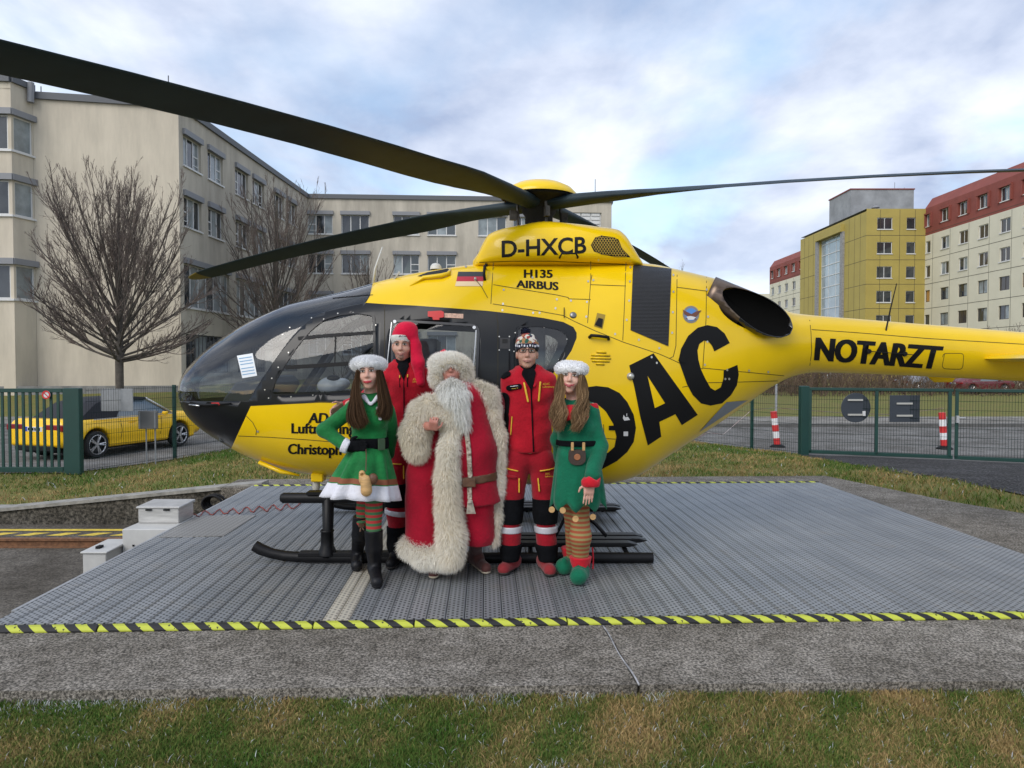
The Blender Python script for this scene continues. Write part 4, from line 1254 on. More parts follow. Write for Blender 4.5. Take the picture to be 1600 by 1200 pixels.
# rotor ------------------------------------------------------------------------------
M_bl = mat('blade_grey', (0.015, 0.027, 0.034), rough=0.55, spec=.3, var=0.2, scale=5)
M_hub = mat('hub_metal', (0.05, 0.045, 0.04), rough=0.5, metal=0.5, var=0.5, scale=20)
HC = P(842, 322, HY)
b = MB(); b.lathe(Vector((HC.x, HC.y, HC.z)), [(.36, .075), (.36, .095), (.31, .15), (.22, .195), (.10, .22), (.001, .225)], n=32)
cap_ = b.build('hub_cap', M_yel, heli, smooth=True)
b = MB(); b.lathe(HC, [(.30, .09), (.345, .08), (.30, .05), (.16, .02), (.16, -.06), (.13, -.1), (.13, -.4)], n=24)
b.build('rotor_hub', M_dark, heli, smooth=True)
for k in range(4):
    an = R(149.7 - 45 + 90 * k); c, s_ = math.cos(an), math.sin(an)
    b = MB(); q = HC + Vector((c * .21, s_ * .21, 0))
    b.tube([q + Vector((0, 0, -.33)), q + Vector((0.01, 0, -.12)), q + Vector((0, 0, .0))], [.013, .016, .013], n=6)
    b.box(q + Vector((c * .04, s_ * .04, -.1)), (.03, .02, .045), rz=an)
    b.build('pitch_link', M_hub, heli)
b = MB(); b.lathe(HC + Vector((0, 0, -.33)), [(.2, -.02), (.24, 0), (.24, .03), (.12, .05)], n=20); b.build('swashplate', M_hub, heli, smooth=True)
def blade(angle, pitch, droop):
    an = R(angle); d = Vector((math.cos(an), math.sin(an), 0)); w = Vector((-math.sin(an), math.cos(an), 0))
    ts = [0.12, 0.25, 0.45, 0.7, 0.95, 1.15, 1.4, 1.75, 2.2, 2.8, 3.4, 4.0, 4.55, 4.75, 4.95, 5.08, 5.16, 5.2]
    V = []; nseg = 16; mi = []
    for t in ts:
        if t < 1.15:
            f = t / 1.15; ch = 0.17 + 0.15 * f ** 1.5; tk = 0.14 * (1 - 0.5 * f)
        else:
            f = min((t - 1.15) / 0.6, 1); ch = 0.32 - 0.05 * min((t - 1.15) / 2.5, 1); tk = 0.065 - 0.033 * f
        if t > 4.75: ch *= 1 - 0.55 * ((t - 4.75) / 0.45) ** 2
        if t > 5.17: ch *= 0.75
        e = min(max((t - 0.7) / 1.1, 0), 1)
        tw = R(pitch * min(t / 1.4, 1) - 7 * max(t - 1.4, 0) / 3.8)
        cen = HC + d * t + Vector((0, 0, 0.015 - droop * (t / 5.2) ** 1.9))
        for k in range(nseg):
            th = 2 * math.pi * k / nseg
            xx = math.cos(th); yy = math.sin(th)
            # ellipse root to airfoil
            prof = yy * (1 if e < 0.01 else (1 - e) + e * (0.62 + 0.38 * xx if True else 1))
            p = w * (xx * ch / 2 - e * 0.05) + Vector((0, 0, 1)) * (prof * tk / 2)
            p = Matrix.Rotation(tw, 3, d) @ p
            V.append(cen + p)
    F = []; 
    for i in range(len(ts) - 1):
        for k in range(nseg):
            F.append((i * nseg + k, i * nseg + (k + 1) % nseg, (i + 1) * nseg + (k + 1) % nseg, (i + 1) * nseg + k)); mi.append(1 if ts[i] >= 4.94 else 0)
    F.append(tuple((len(ts) - 1) * nseg + k for k in range(nseg))); mi.append(1)
    me = bpy.data.meshes.new('rotor_blade'); me.from_pydata([tuple(v) for v in V], [], F)
    me.materials.append(M_bl); me.materials.append(mat('tip_yellow', (0.20, 0.14, 0.015), rough=0.5))
    me.polygons.foreach_set('material_index', mi); me.polygons.foreach_set('use_smooth', [True] * len(F))
    bm_ = bmesh.new(); bm_.from_mesh(me); bmesh.ops.recalc_face_normals(bm_, faces=bm_.faces); bm_.to_mesh(me); bm_.free()
    o = newobj('rotor_blade', me, heli)
    # trim tab on the trailing edge
    return o
for ang in (149.7, -30.3, 239.7, 59.7):
    blade(ang, 17, 0.36)
# trailing edge tabs of the near blade
an = R(239.7); d = Vector((math.cos(an), math.sin(an), 0)); w = Vector((-math.sin(an), math.cos(an), 0))
# tail: stabiliser, fin, boom antenna ---------------------------------------------------
b = MB()
zc = P(1590, 561, HY).z
for side in (-1, 1):
    pr = [(0.0, 0.0), (0.06, 0.028), (0.2, 0.04), (0.45, 0.025), (0.62, 0.0), (0.45, -0.018), (0.2, -0.03), (0.06, -0.022)]
    xa = P(1538, 561, HY - 0.22).x
    ra = [Vector((xa + p, HY + side * 0.18, zc + q)) for p, q in pr]; rb_ = [Vector((xa + 0.05 + p * 0.9, HY + side * 1.28, zc + q * 0.8)) for p, q in pr]
    b.add(ra + rb_, [tuple(range(8)), tuple(range(15, 7, -1))] + [(i, (i + 1) % 8, 8 + (i + 1) % 8, 8 + i) for i in range(8)])
b.build('stabiliser', M_yel, heli, smooth=True, angle=40)
for side in (-1, 1):
    b = MB(); xa = P(1538, 561, HY).x + 0.0
    b.prism([(xa, HY + side * 1.28, zc), (xa + .25, HY + side * 1.28, zc + .1), (xa + .6, HY + side * 1.28, zc + .1), (xa + .68, HY + side * 1.28, zc), (xa + .5, HY + side * 1.28, zc - .25), (xa + .3, HY + side * 1.28, zc - .25)], (0, side * 0.03, 0))
    b.build('end_plate', M_yel, heli, bevel=0.008)
b = MB(); xt = pxx(1880)
fin = [(xt - .35, 1.55), (xt + .2, 1.98), (xt + .75, 2.9), (xt + 1.25, 2.95), (xt + 1.15, 1.9), (xt + 1.1, 1.1), (xt + .5, .85), (xt - .1, 1.15)]
b.prism([(x, HY - .09, z) for x, z in fin], (0, .18, 0)); b.build('tail_fin', M_yel, heli, bevel=0.03)
b = MB(); b.tube([P(1382, 527, HY - .2), P(1392, 480, HY - .2), P(1401, 443, HY - .2)], [.008, .006, .004], n=6); b.build('boom_antenna', M_dark, heli)
b = MB(); h1, h2 = hb(1357, 549), hb(1412, 553)
b.lathe(h1, [(.001, .02), (.02, .02), (.025, 0)], n=12, axis=(0, -1, 0)); b.lathe(hb(1413, 553), [(.001, .02), (.02, .02), (.025, 0)], n=12, axis=(0, -1, 0))
b.tube([h1 + Vector((0, -.02, 0)), hb(1425, 553.5, .02)], .004, n=5); b.build('homing_aerial', M_dark, heli)
drape_poly('access_panel', seam_poly(roundpoly([(1473, 552), (1506, 552), (1504, 577), (1472, 576)], 6, 3) + [(1476, 552)], 0.8), M_seam, heli, off=0.002)
drape_poly('belly_panel', [[(1168, 625), (1135, 628), (1116, 648), (1100, 666), (1092, 675), (1130, 650), (1160, 630)]], mat('grey_plastic', (0.20, 0.215, 0.23), rough=0.35), heli, off=0.004)

# landing gear -----------------------------------------------------------------------
SY = HY - 1.02
for side, yy in ((-1, SY), (1, HY + 1.02)):
    xz = lambda px, py: P(px, py, SY)
    b = MB()
    path = [(398, 860), (408, 866), (424, 872), (446, 876.5), (470, 878), (520, 878.5), (700, 879), (1000, 879.5), (1020, 879.5)]
    pts = [Vector((xz(px, 879).x, yy, max(0.042, 0.042 + (879 - py) * SY / FOC))) for px, py in path]
    b.tube(pts, [.045, .046] + [.042] * 7, n=14)
    sk = b.build('skid', M_skid, heli, smooth=True, angle=50)
    b = MB(); b.box((xz(540, 0).x, yy, .075), (.40, .045, .018)); b.tube([(xz(470, 0).x, yy - .02, .012), (xz(620, 0).x, yy - .02, .012)], .01, n=6)
    b.build('wear_plate', M_skid, sk, bevel=0.006)
    # bear paw slats at the rear
    for j, oy in enumerate((0.10, 0.24, 0.38)):
        b = MB(); x0, x1 = xz(775, 0).x, xz((1012, 1020, 1005)[2 - j] if j < 3 else 1012, 0).x + 0.10 * j * 0.3
        y2 = yy - side * oy
        b.prism([(x0, y2, .10), (x1 - .07, y2, .10), (x1, y2, .118), (x1 - .07, y2, .136), (x0, y2, .136)], (0, -side * .10, 0))
        b.build('bear_paw_slat', M_skid, sk, bevel=0.006)
    b = MB(); b.tube([(xz(985, 0).x, yy, .06), (xz(985, 0).x, yy - side * .42, .09)], .02, n=6); b.tube([(xz(830, 0).x, yy, .06), (xz(830, 0).x, yy - side * .42, .09)], .02, n=6)
    b.build('slat_bracket', M_skid, sk)
    # step
    b = MB(); st0, st1 = xz(432, 0).x, xz(690, 0).x; zs = P(480, 778, SY).z
    b.tube([(st0, yy, zs), (st0 + .02, yy, zs), (st1, yy, zs)], [.03, .043, .043], n=10); b.box(((st0 + st1) / 2 + .05, yy, zs + .043), ((st1 - st0) / 2 - .17, .05, .012))
    b.build('boarding_step', M_skid, heli, smooth=True, angle=40)
# cross tubes with legs
for px, slope in ((511, 0), (905, 0)):
    x = P(px, 800, SY).x
    b = MB()
    zt = P(510, 779, SY).z
    b.tube([(x, SY, .05), (x + .005, SY, .2), (x + .01, SY, zt), (x + .01, SY + .25, zt + .1), (x + .01, HY - .3, zt + .17), (x + .01, HY + .3, zt + .17), (x + .01, HY + .77, zt + .1), (x + .01, HY + 1.02, zt), (x + .005, HY + 1.02, .2), (x, HY + 1.02, .05)], [.05, .042, .05, .045, .045, .045, .045, .05, .042, .05], n=12)
    ct = b.build('cross_tube', M_skid, heli, smooth=True)
    for yy in (SY, HY + 1.02):
        b = MB(); b.lathe((x, yy, .05), [(.075, .02), (.07, .05), (.052, .09), (.05, .2), (.056, .205), (.056, .215), (.048, .22)], n=14)
        b.build('saddle', M_skid, ct, smooth=True)
b = MB(); b.tube([P(870, 770, 5.95), P(930, 818, 5.85), P(948, 838, 5.80)], .016, n=6); b.tube([P(903, 770, 6.1), P(868, 838, 5.85)], .014, n=6)
b.build('brace', M_skid, heli, smooth=True)
# belly fittings
b = MB(); b.box(P(498, 745, 6.35), (.055, .06, .04)); b.build('belly_fairing', M_yel, heli, bevel=0.01)
b = MB(); b.lathe(P(494, 752, 6.35), [(.03, 0), (.035, -.05), (.02, -.12), (.001, -.13)], n=10); b.build('belly_antenna', mat('pale_plastic', (0.45, 0.43, 0.38), rough=0.5), heli, smooth=True)
b = MB(); b.tube([P(405, 722, 6.3), P(440, 737, 6.3), P(468, 743, 6.3)], [.03, .035, .015], n=8, flat=.6); b.build('wire_cutter', M_yel, heli, smooth=True)
b = MB(); b.tube([hb(299, 631, .012), hb(330, 632, .02), hb(362, 630, .01)], [.006, .012, .006], n=6); b.build('nose_trim', M_dark, heli, smooth=True)
b = MB(); b.tube([hb(299, 631.5, .022), hb(316, 632.8, .03)], .006, n=6); b.build('pitot_tube', mat('chrome', (0.7, 0.7, 0.7), rough=0.2, metal=1), heli, smooth=True)
drape_poly('red_marker', [[(332, 629), (344, 628.5), (346, 632), (336, 633)]], M_red, heli, off=0.018)
drape_poly('notice_sheet', [[(370.5, 556), (395, 552), (402, 587), (379, 591)]], mat('paper_white', (0.72, 0.75, 0.78), rough=0.7), heli, off=0.003)
M_print = mat('print_blue', (0.20, 0.36, 0.55), rough=0.7)
for k in range(6):
    y = 560 + k * 4.6 + (2 if k > 2 else 0); x = 373.5 + k * 1.1
    drape_poly('notice_print', [[(x, y), (x + 20, y - 3.0), (x + 20.2, y - 1.6), (x + .3, y + 1.4)]], M_print, heli, off=0.0045)
drape_poly('windscreen_seam', seam_poly([(520, 466), (570, 461.5), (583, 461)], 1.0) + seam_poly([(578, 461), (571, 473)], 1.2), M_dark, heli, off=0.003)
drape_poly('body_vent', [[(781, 528), (797, 528), (797, 545), (781, 545)]], mat('vent_black', (0.02, 0.02, 0.022), rough=0.5), heli, off=0.003)
drape_poly('door_handle', [[(785, 530), (793, 530), (793, 536), (785, 536)]], MATS['scoop_black'], heli, off=0.007)

# interior -----------------------------------------------------------------------------
M_seat = mat('seat_fabric', (0.035, 0.037, 0.042), rough=0.9, var=0.3, scale=20)
zfl = 0.80
b = MB(); b.hexa([(pxx(452), HY - .36, zfl - .05), (pxx(905), HY - .60, zfl - .05), (pxx(905), HY + .60, zfl - .05), (pxx(452), HY + .36, zfl - .05)], [(pxx(452), HY - .36, zfl), (pxx(905), HY - .60, zfl), (pxx(905), HY + .60, zfl), (pxx(452), HY + .36, zfl)])
b.build('cabin_floor', M_int, heli)
b = MB(); xw = pxx(905); b.hexa([(xw, HY - .7, .75), (xw + .05, HY - .7, .75), (xw + .05, HY + .7, .75), (xw, HY + .7, .75)], [(xw, HY - .6, 2.15), (xw + .05, HY - .6, 2.15), (xw + .05, HY + .6, 2.15), (xw, HY + .6, 2.15)])
b.build('bulkhead', mat('bulkhead_grey', (0.35, 0.36, 0.37), rough=0.7, var=0.15), heli)
b = MB()
ip = [(pxx(365), zfl + .1), (pxx(372), 1.28), (pxx(392), 1.44), (pxx(440), 1.50), (pxx(452), 1.42), (pxx(430), 1.2), (pxx(425), zfl + .1)]
b.prism([(x, HY - .38, z) for x, z in ip], (0, .76, 0)); b.build('instrument_panel', mat('panel_grey', (0.05, 0.055, 0.06), rough=0.7), heli, bevel=0.02)
for dy in (-.36, .36):
    s_ = SDF(); x = pxx(560)
    s_.box((x, HY + dy, 1.02), (.22, .2, .06), .04); s_.box((x + .24, HY + dy, 1.32), (.07, .19, .36), .05, M=Matrix.Rotation(R(12), 3, 'Y')); s_.box((x + .33, HY + dy, 1.72), (.05, .1, .1), .04)
    s_.box((x, HY + dy, .88), (.12, .1, .12), .02)
    s_.mesh('pilot_seat', 0.025, M_seat, heli)
b = MB(); x = pxx(470)
b.tube([(x - .05, HY - .3, zfl), (x + .02, HY - .3, 1.05), (x - .03, HY - .3, 1.2)], .018, n=6); b.build('cyclic_stick', M_dark, heli)
b = MB(); b.tube([(pxx(590), HY - .5, 2.05), (pxx(545), HY - .44, 1.75), (pxx(500), HY - .42, 1.35)], .022, n=6); b.tube([(pxx(590), HY + .55, 2.0), (pxx(500), HY + .50, 1.3)], .02, n=6)
b.build('cabin_strut', M_int, heli)
b = MB(); b.box((pxx(735), HY + .1, 1.25), (.35, .28, .05)); b.box((pxx(660), HY + .35, 1.35), (.12, .2, .5)); b.box((pxx(820), HY + .1, 1.4), (.18, .4, .55))
b.build('medical_equipment', mat('equipment_grey', (0.16, 0.165, 0.17), rough=0.6, var=0.4, scale=6), heli, bevel=0.02)
hm = thing('pilot_helmet', 'white flight helmet with dark visor lying behind the front door window', 'helmet', P(519, 612, 6.28))
s_ = SDF(); c = np.array(P(517, 603, 6.28))
s_.ell(c, (.12, .11, .08)); s_.ell(c + np.array([.10, 0, .02]), (.07, .09, .05)); s_.mesh('shell', 0.012, mat('helmet_white', (0.72, 0.74, 0.76), rough=0.25, coat=0.4), hm)
s_ = SDF(); s_.ell(c + np.array([.03, -.03, .065]), (.06, .06, .035)); s_.mesh('visor', 0.01, M_dark, hm)
# ================================================================== people
M_skin = mat('skin', (0.66, 0.41, 0.32), rough=.5, col2=(0.61, 0.33, 0.255), scale=22, sub=.12, spec=.4)
M_skin2 = mat('skin_tanned', (0.56, 0.33, 0.245), rough=.5, col2=(0.50, 0.26, 0.19), scale=22, sub=.12, spec=.4)
M_skin3 = mat('skin_ruddy', (0.50, 0.23, 0.18), rough=.55, col2=(0.42, 0.16, 0.12), scale=18, sub=.12, spec=.4)
M_lip = mat('lips', (0.36, 0.07, 0.075), rough=.4)
M_lip2 = mat('lips_pale', (0.33, 0.14, 0.115), rough=.5)
M_teeth = mat('teeth', (0.62, 0.60, 0.55), rough=.3)
M_eyew = mat('eye_white', (0.55, 0.53, 0.50), rough=.2)
M_iris = mat('eye_iris', (0.03, 0.022, 0.016), rough=.1)
M_brow = mat('eyebrow', (0.09, 0.06, 0.045), rough=.9)
M_browg = mat('eyebrow_grey', (0.16, 0.13, 0.11), rough=.9)
def cloth(name, c, v=.12, b=.35, sc=14, rough=.9): return mat(name, c, rough=rough, var=v, scale=sc, bump=b * 1.5, bscale=48, spec=.2, sheen=.15)
M_red_j = cloth('red_jacket_cloth', (0.40, 0.006, 0.018)); M_red_t = cloth('red_trouser_cloth', (0.29, 0.006, 0.016)); M_black_c = mat('black_cloth', (0.005, 0.0055, 0.007), rough=.9, var=.3, scale=14, bump=.3, bscale=140, spec=.1)
M_reflect = mat('reflective_band', (0.55, 0.55, 0.60), rough=.4, metal=.2); M_yzip = mat('yellow_zip', (0.70, 0.42, 0.03), rough=.6)
M_boot = mat('boot_leather', (0.006, 0.006, 0.008), rough=.5, bump=.15, bscale=60, spec=.3); M_sole = mat('sole_dark', (0.03, 0.027, 0.024), rough=.8); M_solep = mat('sole_pale', (0.42, 0.36, 0.27), rough=.8)
M_grn_v = cloth('green_velvet', (0.006, 0.15, 0.035), v=.3, sc=9, rough=.7); M_grn_d = cloth('green_felt', (0.004, 0.12, 0.062), v=.18, sc=8)
M_white_c = cloth('white_cloth', (0.66, 0.66, 0.72), v=.04); M_redf = cloth('red_felt', (0.50, 0.010, 0.022))
M_redrobe = cloth('red_wool_robe', (0.30, 0.003, 0.018), v=.2, sc=6); M_redhat = cloth('red_fleece', (0.58, 0.006, 0.040), v=.1)
M_leather = mat('brown_leather', (0.10, 0.045, 0.022), rough=.55, var=.3, scale=20, bump=.2); M_wood = mat('pale_wood', (0.50, 0.30, 0.12), rough=.55, var=.2, scale=15, stretch=(1, 1, 6))
M_strand = attr_mat('fur_strands', rough=.75, spec=.2, transl=.42)
M_furbase = mat('fur_base', (0.74, 0.66, 0.52), rough=.95, var=.2, scale=20); M_furw = mat('fur_base_white', (0.86, 0.86, 0.87), rough=.95)

class Human:
    def __init__(s, lab, Y0, fx, fy):
        s.Y = Y0; g = G(fx, fy, 0.0)
        s.root = thing('person', lab, 'person', (g.x, g.y, 0.001)); s.sc = Y0 / FOC
    def J(s, px, py, dy=0.0): return np.array(P(px, py, s.Y + dy)) if False else np.array(P(px, py, s.Y)) + np.array([0, dy, 0])
def nrm(v): v = np.array(v, float); return v / np.linalg.norm(v)
def head_sdf(s, c, M, jaw=1.0, ears=True, k=.02):
    c = np.array(c, float); T = lambda p: c + np.array(M @ Vector(p))
    s.ell(T((0, .015, .035)), (.076, .094, .085), k=k, M=M)
    s.ell(T((0, -.022, -.035)), (.060 * jaw, .074, .084), k=.03, M=M)
    s.ell(T((0, -.066, -.098)), (.027 * jaw, .024, .020), k=.025, M=M)
    for q in (-1, 1):
        s.ell(T((q * .036, -.056, -.028)), (.032, .032, .031), k=.02, M=M)
        if ears: s.ell(T((q * .077, .012, -.012)), (.010, .022, .032), k=.008, M=M)
    s.ell(T((0, -.080, .030)), (.050, .018, .013), k=.02, M=M)
    for q in (-1, 1): s.ell(T((q * .031, -.103, .012)), (.019, .014, .010), k=.012, op='s', M=M)
    s.cap(T((0, -.090, .016)), T((0, -.110, -.026)), .008, .0125, k=.012)
    for q in (-1, 1): s.ell(T((q * .011, -.100, -.030)), (.009, .010, .008), k=.008, M=M)
    s.ell(T((0, -.090, -.066)), (.026, .012, .014), k=.015, M=M)
def face_parts(H, body, c, M, lip=None, smile=False, brow=None, eyes=True, sc_eye=1.0):
    c = np.array(c, float); T = lambda p: c + np.array(M @ Vector(p))
    for q in (-1, 1):
        if not eyes: break
        e = SDF(); e.ell(T((q * .031, -.089, .011)), (.0165, .007, .0074 * sc_eye), M=M); eo = e.mesh('eye', .003, M_eyew, H.root, relax=0)
        e = SDF(); e.ell(T((q * .031, -.0945, .011)), (.0080, .004, .0072 * sc_eye), M=M); e.mesh('iris', .0022, M_iris, eo, relax=0)
        b = MB(); b.tube([T((q * .016, -.097, .018)), T((q * .031, -.0985, .0205)), T((q * .047, -.089, .015))], .0024, n=5); b.build('eyelid', M_brow, eo)
        b = MB(); b.tube([T((q * .014, -.1005, .030)), T((q * .032, -.0985, .036)), T((q * .052, -.084, .030))], [.0030, .0038, .0020], n=6); b.build('eyebrow', brow or M_brow, H.root, smooth=True)
    e = SDF(); L = lip or M_lip2; T0 = T; T = lambda p: T0((p[0], p[1] - .0045, p[2]))
    w = .036 if smile else .031
    up = .009 if smile else 0.001
    e.cap(T((-w, -.088, -.062 + up)), T((0, -.1015, -.0645)), .0035, .0055, k=.004); e.cap(T((w, -.088, -.062 + up)), T((0, -.1015, -.0645)), .0035, .0055, k=.004)
    e.cap(T((-w * .8, -.092, -.069 + up * .5)), T((w * .8, -.092, -.069 + up * .5)), .004, k=.004); e.ell(T((0, -.099, -.0725)), (.016, .008, .0055), k=.006, M=M)
    lo = e.mesh('lips', .003, L, H.root, relax=0)
    if False:
        e = SDF(); e.ell(T((0, -.1035, -.0675)), (.019, .0035, .0030), M=M); e.mesh('teeth', .002, M_teeth, lo, relax=0)
def hand_sdf(s, W, f, side, curl=.5, size=1.0, spread=.06, r=.0085):
    W = np.array(W, float); f = nrm(f); side = np.array(side, float); side = nrm(side - f * (side @ f)); n = np.cross(f, side)
    Mx = Matrix((tuple(side), tuple(n), tuple(f))).transposed()
    s.box(W + f * .045 * size, (.040 * size, .014 * size, .046 * size), .013, k=.012, M=Mx)
    for i, (o, L) in enumerate(((.029, .072), (.010, .081), (-.010, .075), (-.029, .058))):
        p = W + (f * .085 + side * o) * size; a = 0.0; dirs = nrm(f + side * o * spread * 12)
        for j, q in enumerate((.45, .32, .26)):
            a += curl * (.7, 1.0, .6)[j]; d = dirs * math.cos(a) + n * math.sin(a)
            e = p + d * L * q * size; s.cap(p, e, r * size * (1 - .08 * j), r * size * (1 - .08 * (j + 1)), k=.003); p = e
    p = W + (f * .025 + side * .036) * size; d = nrm(f * .65 + side * .75 + n * .25)
    e = p + d * .036 * size; s.cap(p, e, r * 1.25 * size, r * 1.1 * size, k=.008); e2 = e + nrm(f * .9 + side * .25 + n * (.2 + curl * .3)) * .030 * size; s.cap(e, e2, r * 1.05 * size, r * .9 * size, k=.003)
# ---- strands
def sample(o, N, rs):
    me = o.data; me.calc_loop_triangles(); nt_ = len(me.loop_triangles)
    tv = np.empty(nt_ * 3, dtype=np.int32); me.loop_triangles.foreach_get('vertices', tv); tv = tv.reshape(-1, 3)
    co = np.empty(len(me.vertices) * 3, dtype=np.float32); me.vertices.foreach_get('co', co); co = co.reshape(-1, 3).astype(float)
    A, B, C = co[tv[:, 0]], co[tv[:, 1]], co[tv[:, 2]]; nn = np.cross(B - A, C - A); ar = np.linalg.norm(nn, axis=1)
    i = rs.choice(nt_, N, p=ar / ar.sum()); u = rs.uniform(0, 1, N); v = rs.uniform(0, 1, N); m = u + v > 1; u[m] = 1 - u[m]; v[m] = 1 - v[m]
    return A[i] + (B - A)[i] * u[:, None] + (C - A)[i] * v[:, None], nn[i] / np.maximum(ar[i], 1e-12)[:, None]
def fur(name, o, N, L, parent, seed=0, down=.6, c1=(.72, .64, .50), c2=(.50, .42, .30), wid=.0022, clump=14.0, amt=.5):
    rs = np.random.RandomState(seed); p, n = sample(o, N, rs)
    cl = np.stack([wob(p, clump, seed + q) for q in range(3)], 1) * amt
    d1 = n + cl * .6 + rs.normal(0, .25, (N, 3)); d1[:, 2] -= down * .5; d1 /= np.linalg.norm(d1, axis=1)[:, None]
    d2 = d1 + cl * .6 + rs.normal(0, .2, (N, 3)); d2[:, 2] -= down; d2 /= np.linalg.norm(d2, axis=1)[:, None]
    ln = L * rs.uniform(.55, 1.25, N)[:, None]
    w = np.cross(d1, rs.normal(size=(N, 3))); w /= np.linalg.norm(w, axis=1)[:, None]; w *= wid * rs.uniform(.6, 1.4, N)[:, None]
    b0 = p - n * .004; m = b0 + d1 * ln * .5; e = m + d2 * ln * .5
    V = np.stack([b0 - w, b0 + w, m - w * .8, m + w * .8, e], 1).reshape(-1, 3); k = np.arange(N) * 5
    F = np.concatenate([np.stack([k, k + 1, k + 3], 1), np.stack([k, k + 3, k + 2], 1), np.stack([k + 2, k + 3, k + 4], 1)])
    t = np.clip(.5 + .5 * wob(p, 9, seed + 5) + rs.normal(0, .25, N), 0, 1)[:, None]
    C = np.array(c1) * t + np.array(c2) * (1 - t)
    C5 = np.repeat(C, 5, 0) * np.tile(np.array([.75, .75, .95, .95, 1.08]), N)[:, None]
    ob = mesh_np(name, V, F, M_strand, parent, cols=C5); ob['kind'] = 'stuff'
    return ob
def hair_locks(name, guides, N, parent, seed, c1, c2, jit=.012, wid=.0015, wave=0.0, seg=9):
    """guides: list of polylines (same length) in world space; strands are blends of neighbouring guides"""
    rs = np.random.RandomState(seed); Gs = [np.array(catmull(g, 4)) for g in guides]; K = len(Gs[0]); V = []; C = []
    t = rs.uniform(0, len(Gs) - 1.0001, N); i = t.astype(int); f = (t - i)[:, None, None]
    A = np.stack([Gs[q] for q in i]); B = np.stack([Gs[q + 1] for q in i]); S = A * (1 - f) + B * f
    j = rs.normal(0, jit, (N, 1, 3)); gr = np.linspace(.35, 1.0, K)[None, :, None]; S = S + j * gr
    if wave:
        ph = rs.uniform(0, 6.28, (N, 1)) * .35 + t[:, None] * 2.2; kk = np.arange(K)[None, :]
        S[:, :, 0] += wave * np.sin(kk * .85 + ph) * np.linspace(.1, 1, K)[None]; S[:, :, 1] += wave * .7 * np.cos(kk * .85 + ph) * np.linspace(.1, 1, K)[None]
    cut_ = rs.uniform(.85, 1.0, N)
    w = rs.normal(size=(N, 1, 3)); w[:, :, 2] *= .15; w /= np.linalg.norm(w, axis=2)[:, :, None]; tap = np.concatenate([np.ones(K - 3), [.8, .5, .1]])[None, :, None]
    Lf = S - w * wid * tap; Rt = S + w * wid * tap
    V = np.stack([Lf, Rt], 2).reshape(-1, 3)
    b = (np.arange(N) * K * 2)[:, None] + (np.arange(K - 1) * 2)[None]; b = b.ravel()
    F = np.stack([b, b + 1, b + 3, b + 2], 1)
    q = np.clip(rs.normal(.5, .3, N), 0, 1)[:, None]; col = np.array(c1) * q + np.array(c2) * (1 - q)
    ob = mesh_np(name, V, F, M_strand, parent, smooth=True, cols=np.repeat(col, K * 2, 0)); ob['kind'] = 'stuff'
    return ob
def seg_cut(H, a, b, w, front=True, back=None, w2=None):
    pa = H.J(*a); pb = H.J(*b); A = np.array([pa[0], pa[2]]); B = np.array([pb[0], pb[2]]); w2 = (w if w2 is None else w2) * H.sc; w = w * H.sc
    def f(X):
        q = np.stack([X[..., 0], X[..., 2]], -1); d = B - A; t = np.clip(((q - A) @ d) / max(d @ d, 1e-12), 0, 1)
        r = np.linalg.norm(q - A - t[..., None] * d, axis=-1) - (w + (w2 - w) * t)
        return np.maximum(r, X[..., 1] - (H.Y + (.02 if back is None else back))) if front else r
    return f, A, B, w
def stripe(H, sdf, name, a, b, w, mt, off=.004, h=.005, parent=None, yr=.35, w2=None):
    f, A, B, ww = seg_cut(H, a, b, w, w2=w2)
    lo = [min(A[0], B[0]) - ww - .02, H.Y - yr, min(A[1], B[1]) - ww - .02]; hi = [max(A[0], B[0]) + ww + .02, H.Y + .04, max(A[1], B[1]) + ww + .02]
    return sdf.mesh(name, h, mt, parent or H.root, off=off + .006, cut=f, lo=lo, hi=hi, relax=0)
def band(H, sdf, name, py0, py1, mt, off=.004, h=.006, px=None, parent=None, tilt=0.0, yr=.4):
    z1 = H.J(800, py0)[2]; z0 = H.J(800, py1)[2]; zc, hh = (z0 + z1) / 2, (z1 - z0) / 2
    l, u = sdf.bounds(); lo = [l[0] - .03, l[1] - .03, z0 - .05]; hi = [u[0] + .03, u[1] + .03, z1 + .05]
    if px: lo[0] = H.J(px[0], py0)[0]; hi[0] = H.J(px[1], py0)[0]
    xc = (lo[0] + hi[0]) / 2
    return sdf.mesh(name, h, mt, parent or H.root, off=off, cut=lambda X: np.abs(X[..., 2] - zc - tilt * (X[..., 0] - xc)) - hh, lo=lo, hi=hi, relax=0)
def loft_rings(name, rings, mt, parent, smooth=True, cap=False, midx=None):
    n = len(rings[0]); V = np.concatenate([np.array(r) for r in rings]); F = []; mi = []
    for i in range(len(rings) - 1):
        for k in range(n):
            F.append((i * n + k, i * n + (k + 1) % n, (i + 1) * n + (k + 1) % n, (i + 1) * n + k)); mi.append(0 if midx is None else midx[i])
    if cap: F.append(tuple(range(n - 1, -1, -1))); mi.append(0)
    me = bpy.data.meshes.new(name); me.from_pydata([tuple(v) for v in V], [], F)
    for m_ in (mt if isinstance(mt, list) else [mt]): me.materials.append(m_)
    me.polygons.foreach_set('material_index', mi); me.polygons.foreach_set('use_smooth', [smooth] * len(F))
    o = newobj(name, me, parent); md = o.modifiers.new('thick', 'SOLIDIFY'); md.thickness = .006
    return o
def garment_hits(objs):
    global GHIT
    GHIT = []
    dg = bpy.context.evaluated_depsgraph_get()
    for o in objs:
        me = o.data; GHIT.append(BVHTree.FromPolygons([tuple(v.co) for v in me.vertices], [tuple(p.vertices) for p in me.polygons]))
